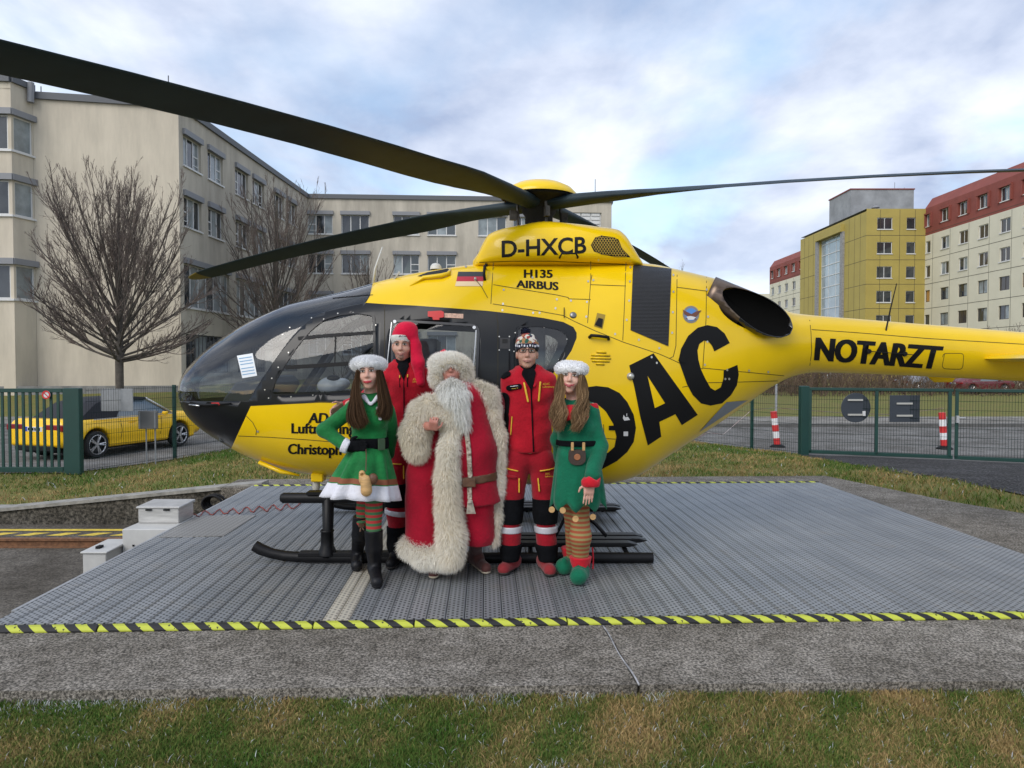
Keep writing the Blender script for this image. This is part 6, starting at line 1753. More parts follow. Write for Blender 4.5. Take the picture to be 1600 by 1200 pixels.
tn.cap(J(925, 645, .01), J(936, 697, -.02), .058, .060, k=.03); tn.cap(J(936, 697, -.03), J(921, 736, -.20), .060, .056, k=.02); tn.cap(J(878, 650, .03), J(874, 690, .14), .052, .05, k=.03); tn.cap(J(874, 690, .14), J(878, 725, .21), .05, .044, k=.03)
tno = tn.mesh('tunic', .0085, M_grn_d, H.root, noise=.006, nscale=34, seed=9)
cr_ = SDF(); cr_.cap(J(880, 640, .01), J(923, 638, .01), .056, k=.04); cr_.cap(J(888, 634, .02), J(906, 632, .02), .046, k=.03); cr_.cap(J(893, 650, -.06), J(900, 650, -.06), .08, k=.03); zz_ = J(0, 654)[2]; xz_ = J(900, 0)[0]
cr_.mesh('collar', .007, M_redf, H.root, off=.004, cut=lambda X: np.maximum((zz_ + .028 * np.abs(((X[..., 0] - xz_) / .075) % 2 - 1) - .012) - X[..., 2], X[..., 2] - J(0, 630)[2]))
def zig(a, n, amp): return -amp * abs(((a * n / (2 * math.pi)) % 1) - .5) * 2
lv_ = list(np.linspace(0, 1, 9)); n_ = 112
def tunic_drop(a): return .055 * (1 - abs(((a * 9 / (2 * math.pi)) % 1) * 2 - 1)) - .05
rg = skirt(H, (903, 700), (904, 782), .142, .198, .115, .175, n_, .007, lambda a: -tunic_drop(a) * 1.2 - .05, 15, lv_)
rg = rg[:-1] + [[p for p in rg[-1]]]
loft_rings('tunic_skirt', rg, M_grn_d, H.root)
ck = SDF(); ck.cap(J(920, 737, -.205), J(917.5, 746, -.225), .062, .066, k=0); zk = J(0, 742)[2]; xk = J(917, 0)[0]; ck.mesh('cuff', .007, M_redf, H.root, cut=lambda X: np.maximum(X[..., 2] - zk - .030 * np.abs(((X[..., 0] - xk) / .05) % 2 - 1), zk - .045 - X[..., 2]))
bt = SDF(); bt.cap(J(903, 693), J(903, 695), .143, .144, k=0, sq=(1, .76, 1)); zb_ = J(0, 691)[2]; bt.mesh('belt', .007, M_black_c, H.root, off=.014, cut=lambda X: np.abs(X[..., 2] - zb_) - .020)
b = MB(); c = J(899, 710, -.155); poly = roundpoly([(-.058, .05), (.058, .05), (.062, -.03), (.03, -.058), (-.03, -.058), (-.062, -.03)], .02, 3); b.prism([c + np.array([x, 0, z]) for x, z in poly], (0, .05, 0)); b.build('belt_bag', mat('dark_brown_leather', (.045, .028, .022), rough=.5, bump=.2), H.root, bevel=.008)
b = MB(); b.lathe(Vector(c) + Vector((0, -.001, 0)), [(.001, .006), (.02, .006), (.024, 0)], n=16, axis=(0, -1, 0)); b.build('bag_button', mat('copper_disc', (.32, .12, .05), rough=.5), H.root)
for dx in (-.035, .045):
    b = MB(); b.box(Vector(c) + Vector((dx, .0, .075)), (.010, .006, .03)); b.build('bag_loop', M_wood, H.root, bevel=.003)
garment_hits([tno])
for (x_, y_) in ((883, 645), (877, 667)):
    d_ = ray(x_, y_).normalized(); r_ = GHIT[0].ray_cast(CAMP, d_)
    if r_[0] is not None: b = MB(); b.lathe(r_[0] - d_ * .003, [(.001, .006), (.02, .006), (.022, 0)], n=14, axis=-d_); b.build('wooden_button', M_wood, H.root)
for (x_, y_, dy_) in ((861, 792, -.1), (877, 791, -.15), (896, 803, -.17), (924, 803, -.1)):
    b = MB(); b.lathe(Vector(J(x_, y_, dy_)), [(.001, .006), (.021, .006), (.023, 0), (.001, -.004)], n=14, axis=(0, -1, .1)); b.build('wooden_disc', M_wood, H.root)
tg = SDF(); tg.cap(J(908, 765), J(906, 800), .072, .066, k=.02); tg.cap(J(906, 800), J(907, 838), .066, .078, k=.02); tg.cap(J(907, 838), np.array(P(907, 888, 5.24)), .078, .048, k=.02); tg.cap(J(892, 765, .06), J(895, 805, .06), .07, .06, k=.02); tg.cap(J(895, 805, .06), np.array(P(895, 882, 5.46)), .06, .045, k=.02)
tg.mesh('tights', .008, stocking_mat('striped_tights_ochre', (.30, .24, .09), (.34, .075, .03), .0345, .52), H.root)
for (hl, to_, cz, seed) in (((907, 892), (905, 918), .165, 1), ((893, 886), (882, 901), .15, 2)):
    gt = G(*to_, 0); s = SDF(); B = np.array([gt.x, gt.y + .06, .052]); A = np.array([P(hl[0], 880, B[1] + .10)[0], B[1] + .10, .055])
    A[2] = .062; B[2] = .060; s.cap(A, B, .060, .064, k=.02); s.cap(A + [0, 0, .0], A + [0, 0, cz - .09], .060, .060, k=.03); s.cap(B + [0, -.02, .01], B + [0, -.045, .06], .035, .02, k=.02) if seed == 2 else None
    o = s.mesh('shoe', .008, M_grn_d, H.root, noise=.003, nscale=30, seed=seed, cut=lambda X: .006 - X[..., 2])
    s = SDF(); s.cap(A + [0, 0, .05], A + [0, 0, .14], .066, .084, k=0); ax_ = A[0]; ay_ = A[1]; zt_ = A[2] + .075; s.mesh('shoe_collar', .007, M_redf, o, off=.003, cut=lambda X: np.maximum(zt_ - .045 * np.abs(((np.arctan2(X[..., 1] - ay_, X[..., 0] - ax_) / .63) % 2) - 1) - X[..., 2], X[..., 2] - zt_ - .045))
b = MB(); g_ = G(926, 890, 0); b.tube([(g_.x, g_.y + .02, .17), (g_.x + .005, g_.y, .09), (g_.x, g_.y - .02, .01)], .006, n=5); b.build('ribbon', M_redf, H.root)
ht = SDF(); ht.cap(J(886, 576, -.015), J(900, 577, -.015), .088, .086, k=0, sq=(1, 1, .62)); hb_ = ht.mesh('fur_hat', .009, M_furw, H.root); fur('hat_fur', hb_, 8000, .016, hb_, 6, .1, (.97, .97, .97), (.86, .86, .88), .0016, 24, .3)
hr = SDF(); hr.ell(J(892, 592, .045), (.086, .085, .11)); hr.mesh('hair_cap', .009, mat('brown_hair_cap', (.05, .03, .017), rough=.8), H.root)
c1_, c2_ = (.50, .33, .18), (.13, .08, .042)
gL = [[J(876, 586, -.03), J(871, 605, -.05), J(868, 625, -.08), J(864, 645, -.11), J(866, 662, -.12)], [J(875, 586, -.06), J(873, 607, -.08), J(871, 628, -.11), J(870, 648, -.14), J(872, 668, -.15)], [J(877, 586, -.075), J(877, 607, -.09), J(878, 628, -.12), J(877, 645, -.15), J(880, 655, -.16)]]
gR = [[J(905, 586, -.075), J(904, 607, -.09), J(902, 625, -.12), J(897, 645, -.155), J(895, 664, -.165)], [J(908, 586, -.06), J(909, 607, -.075), J(908, 628, -.11), J(903, 650, -.15), J(897, 668, -.16)], [J(910, 586, -.02), J(914, 607, -.04), J(914, 627, -.07), J(910, 645, -.11), J(905, 658, -.13)]]
for g_, sd in ((gL, 11), (gR, 12)): hair_locks('hair', g_, 2800, H.root, sd, c1_, c2_, jit=.013, wave=.020)

# ---------------------------------------------------------------- robed man with white beard
H = Human('bearded man in long red robe and coat edged with shaggy cream fur', 5.33, 710, 898); J = H.J
hc = J(706, 580, .01); Mh = Matrix.Rotation(R(14), 3, 'X') @ Matrix.Rotation(R(-5), 3, 'Y')
Mh = Matrix.Rotation(R(-16), 3, 'X')
bd = SDF(); head_sdf(bd, hc, Mh, jaw=1.05, ears=False); bd.cap(hc + [0, .03, -.06], J(716, 615, .04), .06, .07, k=.03); bd.cap(J(722, 640), J(732, 720), .14, .16, k=.05, sq=(1, .8, 1)); bd.cap(J(690, 622), J(755, 620), .05, k=.05)
bd.cap(J(690, 625), J(652, 665, -.06), .045, .04, k=.03); bd.cap(J(652, 665, -.06), J(678, 662, -.22), .04, .03, k=.03); hand_sdf(bd, J(682, 668, -.235), (.1, -.45, .85), (.95, -.2, .1), 1.25, size=.88)
bd.cap(J(756, 625), J(776, 680, .04), .045, .04, k=.03); bd.cap(J(776, 680, .04), J(772, 735, .0), .04, .03, k=.03); hand_sdf(bd, J(772, 738, .0), (-.1, -.1, -1), (-1, -.2, 0), .5)
bd.cap(J(700, 745), J(690, 820, .05), .08, .05, k=.03); bd.cap(J(690, 820, .05), np.array([G(683, 892, 0).x, G(683, 892, 0).y + .12, .08]), .045, .03, k=.03); bd.cap(J(750, 745), J(746, 820, .06), .08, .05, k=.03); bd.cap(J(746, 820, .06), np.array([G(742, 886, 0).x - .02, G(742, 886, 0).y + .10, .08]), .045, .03, k=.03)
bd.mesh('body', .0065, M_skin3, H.root)
face_parts(H, None, hc, Mh, lip=M_lip2, brow=M_browg, sc_eye=.7)
rb_ = SDF(); rb_.cap(J(724, 625), J(736, 705, -.01), .15, .195, k=.05, sq=(1, .82, 1)); rb_.cap(J(736, 705, -.01), J(738, 745, .0), .195, .175, k=.03, sq=(1, .85, 1)); rb_.cap(J(692, 622, .02), J(752, 618, .02), .07, k=.05)
rb_.cap(J(738, 745), J(741, 782), .175, .20, k=.03, sq=(1, .85, 1))
zr_ = J(0, 786)[2]; rbo = rb_.mesh('robe', .010, M_redrobe, H.root, noise=.005, nscale=16, seed=5, cut=lambda X: zr_ - .06 * (X[..., 0] - J(741, 0)[0]) * -1 - X[..., 2])
lr = SDF(); lr.cap(J(744, 760), J(747, 835), .15, .135, k=.03, sq=(1, .9, 1)); zl_ = J(0, 850)[2]; lr.mesh('robe_skirt', .010, M_redrobe, H.root, noise=.009, nscale=18, seed=6, cut=lambda X: zl_ - X[..., 2])
ct_ = SDF(); ct_.cap(J(680, 640, .03), J(662, 740, -.02), .12, .125, k=.04, sq=(1, .8, 1)); ct_.cap(J(662, 740, -.02), J(664, 850, -.02), .125, .15, k=.04, sq=(1, .8, 1)); ct_.cap(J(700, 625, .06), J(770, 630, .08), .09, k=.05); ct_.cap(J(770, 640, .09), J(762, 830, .09), .075, .09, k=.05, sq=(1, .8, 1))
zc3 = J(0, 862)[2]; ct_.mesh('coat', .011, M_redrobe, H.root, noise=.010, nscale=13, seed=7, cut=lambda X: zc3 - X[..., 2])
CR1, CR2 = (.99, .97, .91), (.90, .84, .72)
fs = [('front_fur_trim', [((708, 655, -.13), .062), ((704, 700, -.16), .075), ((702, 740, -.17), .080), ((704, 790, -.17), .085), ((709, 830, -.17), .100), ((708, 862, -.17), .092)], 15000, .055, 1),
      ('hem_fur_trim', [((640, 851, -.06), .072), ((665, 862, -.10), .082), ((700, 864, -.13), .088)], 9000, .055, 2),
      ('sleeve_fur', [((690, 628, -.02), .078), ((662, 645, -.06), .105), ((652, 672, -.10), .108), ((655, 700, -.12), .088)], 14000, .052, 3),
      ('cuff_fur', [((672, 632, -.10), .07), ((700, 650, -.14), .072), ((712, 668, -.14), .055)], 6500, .05, 4),
      ('shoulder_fur', [((742, 604, .0), .052), ((764, 616, .0), .062), ((772, 640, .02), .055)], 7000, .045, 5),
      ('side_fur_trim', [((771, 645, .0), .045), ((780, 680, .0), .048), ((780, 720, .01), .036), ((777, 770, .02), .034), ((775, 810, .02), .032), ((771, 845, .0), .034)], 9500, .045, 6)]
for nm, pth, N_, L_, sd in fs:
    s = SDF()
    for (p, r0), (p2, r1) in zip(pth[:-1], pth[1:]): s.cap(J(*p), J(*p2), r0 * .86, r1 * .86, k=.03)
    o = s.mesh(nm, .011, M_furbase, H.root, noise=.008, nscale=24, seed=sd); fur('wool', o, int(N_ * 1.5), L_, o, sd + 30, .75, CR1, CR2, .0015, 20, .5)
ht = SDF(); ht.ell(J(703, 571, .03), (.150, .145, .080), M=Matrix.Rotation(R(6), 3, 'Y')); ht.ell(J(684, 590, .02), (.055, .08, .075), k=.03); ht.ell(J(727, 586, .03), (.045, .08, .07), k=.03)
ht.ell(J(707, 588, -.15), (.088, .14, .098), k=.012, op='s')
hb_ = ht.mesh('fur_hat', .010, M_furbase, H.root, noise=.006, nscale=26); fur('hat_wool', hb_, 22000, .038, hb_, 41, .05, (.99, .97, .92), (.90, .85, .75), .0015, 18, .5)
b = MB(); b.tube([J(693, 562, .1), J(691, 549, .1), J(694, 546, .1)], [.04, .03, .01], n=8); b.build('hat_crown', M_redhat, H.root, smooth=True)
bs_ = SDF(); bs_.cap(J(709, 606, -.085), J(713, 625, -.12), .048, .068, k=.03); bs_.cap(J(713, 625, -.12), J(722, 648, -.15), .068, .042, k=.03); bs_.cap(J(722, 648, -.15), J(729, 664, -.17), .042, .016, k=.02); bs_.cap(J(692, 604, -.05), J(700, 620, -.09), .028, .05, k=.03); bs_.cap(J(726, 602, -.05), J(724, 617, -.09), .026, .045, k=.03)
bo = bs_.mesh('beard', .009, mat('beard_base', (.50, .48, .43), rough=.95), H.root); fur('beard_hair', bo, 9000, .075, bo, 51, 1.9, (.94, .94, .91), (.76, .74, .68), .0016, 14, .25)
ms = SDF(); ms.cap(J(706, 593, -.125), J(692, 603, -.115), .014, .016, k=.01); ms.cap(J(710, 593, -.125), J(724, 602, -.115), .014, .016, k=.01); mo = ms.mesh('moustache', .006, MATS['beard_base'], H.root); fur('moustache_hair', mo, 1500, .035, mo, 52, 1.2, (.95, .94, .91), (.80, .77, .70), .0015, 14, .2)
zb_ = J(0, 746)[2]; rb_.mesh('belt', .008, M_leather, H.root, off=.006, cut=lambda X: np.abs(X[..., 2] - zb_ + .10 * (X[..., 0] - J(736, 0)[0]) * -1) - .030, lo=[J(690, 0)[0], H.Y - .4, zb_ - .1], hi=[J(790, 0)[0], H.Y + .3, zb_ + .1], relax=0)
b = MB(); c = Vector(J(735, 748, -.185)); b.box(c, (.05, .008, .032)); b.build('buckle', M_leather, H.root, bevel=.006)
M_emb = mat('embroidered_band', (.62, .55, .45), rough=.9, col2=(.10, .05, .03), scale=55)
for a, b_ in (((730, 664), (735, 700)), ((735, 700), (736.5, 738)), ((735.5, 753), (736, 772))): stripe(H, rb_, 'embroidered_band', a, b_, 3.6, M_emb, off=.009, h=.006, yr=.4)
b = MB()
for k in range(9): x_ = (k - 4) * .006; b.tube([J(737, 776, -.2) + [x_ * .6, 0, 0], J(738.5, 794, -.205) + [x_ * 1.3, 0, 0]], [.004, .003], n=4)
b.lathe(Vector(J(737, 776, -.2)), [(.001, .014), (.018, .01), (.02, -.008), (.012, -.014)], n=10); b.build('tassel', mat('tassel_cord', (.40, .36, .30), rough=.9, var=.3, scale=60), H.root)
M_mocc = cloth('moccasin_leather', (.085, .030, .026), b=.2, rough=.6)
g1, g2 = G(683, 892, 0), G(677, 905, 0); boot(H, 'shoe', (g1.x, g1.y + .12), (g2.x, g2.y + .02), J(686, 855, .06), .055, M_mocc, M_solep, rr=.045)
g1, g2 = G(742, 886, 0), G(755, 898, 0); boot(H, 'shoe', (g1.x - .02, g1.y + .10), (g2.x + .02, g2.y + .02), J(744, 850, .06), .055, M_mocc, M_solep, rr=.045)
# ================================================================== buildings
M_ren = None
def render_mat(name, c1, c2, streak):
    m = bpy.data.materials.new(name); m.use_nodes = True
    n = m.node_tree.nodes; l = m.node_tree.links; b = n['Principled BSDF']; b.inputs['Roughness'].default_value = 0.95; b.inputs['Specular IOR Level'].default_value = 0.15
    tc = n.new('ShaderNodeTexCoord')
    a = n.new('ShaderNodeTexNoise'); a.inputs['Scale'].default_value = 0.22; a.inputs['Detail'].default_value = 8; a.inputs['Roughness'].default_value = 0.62
    l.new(tc.outputs['Object'], a.inputs['Vector'])
    mp = n.new('ShaderNodeMapping'); mp.inputs['Scale'].default_value = (0.9, 0.9, 0.13); l.new(tc.outputs['Object'], mp.inputs[0])
    s = n.new('ShaderNodeTexNoise'); s.inputs['Scale'].default_value = 1.0; s.inputs['Detail'].default_value = 6; s.inputs['Roughness'].default_value = 0.7
    l.new(mp.outputs[0], s.inputs['Vector'])
    r = n.new('ShaderNodeValToRGB'); r.color_ramp.elements[0].position = 0.35; r.color_ramp.elements[1].position = 0.65
    r.color_ramp.elements[0].color = (*c2, 1); r.color_ramp.elements[1].color = (*c1, 1); l.new(a.outputs['Fac'], r.inputs[0])
    r2 = n.new('ShaderNodeValToRGB'); r2.color_ramp.elements[0].position = 0.36; r2.color_ramp.elements[1].position = 0.6
    r2.color_ramp.elements[0].color = (streak, streak, streak, 1); r2.color_ramp.elements[1].color = (1, 1, 1, 1); l.new(s.outputs['Fac'], r2.inputs[0])
    mi = n.new('ShaderNodeMix'); mi.data_type = 'RGBA'; mi.blend_type = 'MULTIPLY'; mi.inputs[0].default_value = 1
    l.new(r.outputs[0], mi.inputs[6]); l.new(r2.outputs[0], mi.inputs[7]); l.new(mi.outputs[2], b.inputs['Base Color'])
    MATS[name] = m
    return m
M_ren = render_mat('beige_render', (0.63, 0.565, 0.455), (0.555, 0.495, 0.40), 0.80)
M_ren2 = render_mat('greyer_render', (0.54, 0.495, 0.415), (0.46, 0.42, 0.35), 0.74)  # darker, greyer, more streaked beige; the long side wall's shade is in its colour
M_frame = mat('white_window_frame', (0.62, 0.62, 0.61), rough=0.5)
M_pane = mat('window_glass', (0.03, 0.035, 0.04), rough=0.04, spec=0.9, var=0.4, scale=0.6)
M_pane2 = mat('curtained_glass', (0.22, 0.25, 0.26), rough=0.12, spec=0.7, var=0.35, scale=1.2)
M_blind = mat('grey_blind_box', (0.22, 0.225, 0.24), rough=0.6)
M_roofe = mat('roof_edge_metal', (0.10, 0.105, 0.115), rough=0.6)

class Frame2:
    """vertical plane: origin o, horizontal unit dir u, outward normal n"""
    def __init__(s, o, p):
        s.o = Vector((o[0], o[1], 0)); q = Vector((p[0], p[1], 0)); s.L = (q - s.o).length
        s.u = (q - s.o).normalized(); s.n = Vector((s.u.y, -s.u.x, 0))
    def at(s, u, z, d=0.0): return s.o + s.u * u + s.n * d + Vector((0, 0, z))
def fbox(b, fr, u0, u1, z0, z1, d0, d1):
    lo = [fr.at(u0, z0, d1), fr.at(u1, z0, d1), fr.at(u1, z0, d0), fr.at(u0, z0, d0)]
    hi = [fr.at(u0, z1, d1), fr.at(u1, z1, d1), fr.at(u1, z1, d0), fr.at(u0, z1, d0)]
    b.hexa(lo, hi)
def wall(b, fr, z0, z1, ops, depth=0.22, u0=0.0, u1=None):
    u1 = fr.L if u1 is None else u1
    us = sorted({u0, u1} | {min(max(q, u0), u1) for o in ops for q in (o[0], o[1])}); zs = sorted({z0, z1} | {q for o in ops for q in (o[2], o[3])})
    for a, c in zip(us[:-1], us[1:]):
        run = None
        for d, e in zip(zs[:-1], zs[1:]):
            uc, zc = (a + c) / 2, (d + e) / 2
            if any(o[0] < uc < o[1] and o[2] < zc < o[3] for o in ops): continue
            b.add([fr.at(a, d), fr.at(c, d), fr.at(c, e), fr.at(a, e)], [(0, 1, 2, 3)])
    for o in ops:
        A = [fr.at(o[0], o[2]), fr.at(o[1], o[2]), fr.at(o[1], o[3]), fr.at(o[0], o[3])]
        B = [p - fr.n * depth for p in A]
        b.add(A + B, [(0, 4, 5, 1), (1, 5, 6, 2), (2, 6, 7, 3), (3, 7, 4, 0)])
def window(fr, o, parent, cols=3, box=True, transom=None, pane=None, sill=True, fm=None, rs=random.Random(1), depth=0.14, bars=False):
    u0, u1, z0, z1 = o; b = MB(); t = 0.07; fm = fm or M_frame
    fbox(b, fr, u0, u0 + t, z0, z1, -depth - .05, -depth); fbox(b, fr, u1 - t, u1, z0, z1, -depth - .05, -depth)
    fbox(b, fr, u0 + t, u1 - t, z0, z0 + t, -depth - .05, -depth); fbox(b, fr, u0 + t, u1 - t, z1 - t, z1, -depth - .05, -depth)
    for k in range(1, cols):
        uc = u0 + (u1 - u0) * k / cols; fbox(b, fr, uc - t / 2, uc + t / 2, z0 + t, z1 - t, -depth - .05, -depth + .004)
    if transom is not None:
        k = transom; ua, ub = u0 + (u1 - u0) * k / cols, u0 + (u1 - u0) * (k + 1) / cols
        zc = z0 + (z1 - z0) * .5; fbox(b, fr, ua + t / 2, ub - t / 2, zc - t / 2, zc + t / 2, -depth - .05, -depth + .006)
        zc = z0 + (z1 - z0) * .2; fbox(b, fr, ua + t / 2, ub - t / 2, zc - .02, zc + .02, -depth - .05, -depth + .006)
    w = b.build('window', fm, parent)
    for k in range(cols):
        b = MB(); ua, ub = u0 + (u1 - u0) * k / cols + t / 2, u0 + (u1 - u0) * (k + 1) / cols - t / 2
        dd = -depth - .03 - 0.006 * rs.random()
        b.add([fr.at(ua, z0 + t / 2, dd + rs.uniform(-.012, .012)), fr.at(ub, z0 + t / 2, dd), fr.at(ub, z1 - t / 2, dd + rs.uniform(-.012, .012)), fr.at(ua, z1 - t / 2, dd)], [(0, 1, 2, 3)])
        mt = pane or (M_pane2 if rs.random() < 0.4 else M_pane)
        b.build('pane', mt, w, fix=False)
    if box:
        b = MB(); fbox(b, fr, u0 - .06, u1 + .06, z1 - .02, z1 + .28, -.02, .16); b.build('blind_box', M_blind, w)
    if sill:
        b = MB(); fbox(b, fr, u0 - .05, u1 + .05, z0 - .09, z0, -depth, .09); b.build('sill', M_frame, w)
    if bars:
        b = MB()
        for k in range(1, 12):
            uc = u0 + (u1 - u0) * k / 12; fbox(b, fr, uc - .02, uc + .02, z0, z1, .02, .06)
        b.build('window_grate', M_roofe, w)
    return w
rb = random.Random(7)
bl = thing('office_building', 'beige rendered office block with corner bay behind the left gate', 'building', (-17.6, 40, 0.3))
ZT, ZB = 15.2, -0.3
A0, A1, A2, A3, A4 = (-24.4, 36.5), (-17.6, 37.8), (-16.6, 58.0), (8.3, 59.5), (8.6, 75)
f_g, f_s, f_b, f_e = Frame2(A0, A1), Frame2(A1, A2), Frame2(A2, A3), Frame2(A3, A4)
b = MB(); wall(b, f_g, ZB, ZT, []); b.build('wall', M_ren, bl, fix=False)
# long side
def ys_on(fr, y): return (y - fr.o.y) / fr.u.y
ops = []; wins = []
for (ya, yb) in ((38.25, 40.2), (41.0, 42.9), (44.6, 46.5), (47.2, 49.1), (50.9, 52.8), (53.5, 55.4)):
    for zc in (13.15, 9.9):
        o = (ys_on(f_s, ya), ys_on(f_s, yb), zc - .82, zc + .82); ops.append(o); wins.append((o, 3, rb.choice([0, 2]), True))
for (ya, yb) in ((38.2, 43.6), (44.6, 49.2), (50.4, 55.5)):
    o = (ys_on(f_s, ya), ys_on(f_s, yb), 4.75, 7.1); ops.append(o); wins.append((o, 6, None, True))
    o = (ys_on(f_s, ya) + .1, ys_on(f_s, yb), 1.15, 3.3); ops.append(o); wins.append((o, 4, None, False))
b = MB(); wall(b, f_s, ZB, ZT, ops); b.build('wall', M_ren2, bl, fix=False)
for (o, c, tr, bx) in wins: window(f_s, o, bl, c, bx, tr, rs=rb, sill=bx, bars=not bx, fm=M_frame if bx else M_roofe)
# rear wing
ops = []; wins = []
def ux(fr, px, Y=58.5): return (P(px, 400, Y).x - fr.o.x) / fr.u.x
for (pa, pb) in ((483, 522), (535, 578), (615, 655), (668, 712), (747, 791), (802, 842)):
    for k, zc in enumerate((13.1, 9.9, 6.6, 3.3)):
        o = (ux(f_b, pa), ux(f_b, pb), zc - .8, zc + .78); ops.append(o); wins.append((o, 3, rb.choice([0, 2, None]), True))
lv = (ux(f_b, 893), ux(f_b, 942), 12.3, 14.3); ops.append(lv)
b = MB(); wall(b, f_b, ZB, ZT, ops); b.build('wall', M_ren2, bl, fix=False)
for (o, c, tr, bx) in wins: window(f_b, o, bl, c, bx, tr, rs=rb)
b = MB()
fbox(b, f_b, lv[0], lv[1], lv[2], lv[3], -.25, -.2)
for k in range(6):
    z = lv[2] + .1 + k * .33
    for j in range(3):
        ua = lv[0] + .1 + j * .82; fbox(b, f_b, ua, ua + .7, z, z + .22, -.19, -.1)
b.build('louvre_vent', M_frame, bl)
b = MB(); wall(b, f_e, ZB, ZT, []); b.build('wall', M_ren2, bl, fix=False)
# roof + edge
def roof_edge(fr, z, parent, u0=0, u1=None, h=.35, out=.14):
    b = MB(); fbox(b, fr, u0, fr.L if u1 is None else u1, z - .05, z + h - .05, -.5, out); b.build('roof_edge', M_roofe, parent)
for fr in (f_g, f_s, f_b, f_e): roof_edge(fr, ZT, bl, u0=0.0 if fr is f_g else .15)
b = MB()
b.add([(-40, 36, ZT - .1), (-17.7, 38, ZT - .1), (-16.7, 58.2, ZT - .1), (8.2, 59.7, ZT - .1), (8.5, 75, ZT - .1), (-40, 75, ZT - .1)], [tuple(range(6))]); b.build('roof', M_roofe, bl, fix=False)
# corner bay at far left
BY = 35.35
f_bf, f_bs = Frame2((-40, BY - 1.2), (-24.72, BY)), Frame2((-24.72, BY), (-24.4, 36.55))
b = MB(); ops_f = []; ops_s = []
for zc in (13.1, 9.9, 5.75):
    hh = .85 if zc > 6 else .85
    ops_f.append((f_bf.L - 3.2, f_bf.L - .16, zc - hh, zc + hh)); ops_s.append((.12, f_bs.L - .1, zc - hh, zc + hh))
wall(b, f_bf, ZB, ZT + .05, ops_f, .12); b.build('wall', M_ren, bl, fix=False)
b = MB(); wall(b, f_bs, ZB, ZT + .05, ops_s, .12); b.build('wall', M_ren, bl, fix=False)
for o in ops_f: window(f_bf, o, bl, 1, False, rs=rb, pane=M_pane, depth=.06, sill=False)
for o in ops_s: window(f_bs, o, bl, 1, False, rs=rb, pane=M_pane2, depth=.06, sill=False)
for o in ops_f:
    b = MB(); fbox(b, f_bf, f_bf.L - 3.4, f_bf.L + .1, o[3], o[3] + .3, -.1, .2); fbox(b, f_bs, -.1, f_bs.L, o[3] + .003, o[3] + .297, -.1, .2); b.build('blind_box', M_blind, bl)
    b = MB(); fbox(b, f_bf, f_bf.L - 3.4, f_bf.L + .05, o[2] - .1, o[2], -.1, .1); fbox(b, f_bs, 0, f_bs.L, o[2] - .097, o[2] - .003, -.1, .1); b.build('sill', M_frame, bl)
roof_edge(f_bf, ZT + .4, bl, h=.3); roof_edge(f_bs, ZT + .403, bl, h=.294)
b = MB(); fbox(b, f_bf, 0, f_bf.L, ZT, ZT + .4, -.3, 0); fbox(b, f_bs, 0, f_bs.L, ZT, ZT + .4, -.3, -.002); b.build('parapet', M_ren, bl)
b = MB(); b.tube([P(48, 160, 36.2), P(48, 129, 36.2)], .16, n=8); b.build('vent_pipe', M_blind, bl)
for px, py, Y in ((263, 118, 39), (64, 135, 37), (508, 285, 59), (838, 287, 60), (937, 300, 60), (930, 280, 61)):
    b = MB(); q = P(px, py, Y); b.tube([(q.x, q.y, ZT - .1), q], .03, n=4); b.build('lightning_rod', M_roofe, bl)
# low plinth and ramp wall near the building
b = MB(); b.hexa([(-26, 35.2, -.2), (-16.5, 36.6, -.2), (-16.5, 36.8, -.2), (-26, 35.4, -.2)], [(-26, 35.2, .55), (-16.5, 36.6, .55), (-16.5, 36.8, .55), (-26, 35.4, .55)])
tag(b.build('low_wall', mat('low_wall_concrete', (0.20, 0.20, 0.195), rough=0.9, var=0.3, scale=2)), 'low grey concrete wall at the foot of the beige gable', 'wall')

# right building ------------------------------------------------------------------------
M_cream = mat('cream_panel', (0.60, 0.57, 0.45), rough=0.8, var=0.05, scale=.5)
M_redp = mat('oxide_red_panel', (0.22, 0.055, 0.04), rough=0.75, var=0.12, scale=.6)
M_must = mat('mustard_panel', (0.38, 0.30, 0.075), rough=0.7, var=0.06, scale=.5)
M_gap = mat('panel_joint', (0.06, 0.055, 0.04), rough=0.9)
M_oran = mat('orange_blind', (0.40, 0.21, 0.05), rough=0.7, var=.1, scale=4, stretch=(1, 1, 20))
M_pane3 = mat('brown_glass', (0.05, 0.042, 0.035), rough=0.1, spec=0.7)
br = thing('hospital_wing', 'long panel building in cream and red with a mustard stair block', 'building', (51, 90, 0))
f_m1 = Frame2((51, 88.2), (51, 46)); f_m1.n = Vector((-1, 0, 0))
f_m2 = Frame2((51, 141), (51, 108)); f_m2.n = Vector((-1, 0, 0))
f_my = Frame2((43.7, 88.0), (51.0, 88.0)); f_my.n = Vector((0, -1, 0))
f_ms = Frame2((43.7, 108), (43.7, 88.0)); f_ms.n = Vector((-1, 0, 0))
rows = [19.35, 16.1, 13.1, 10.1, 7.1, 4.1, 1.1]
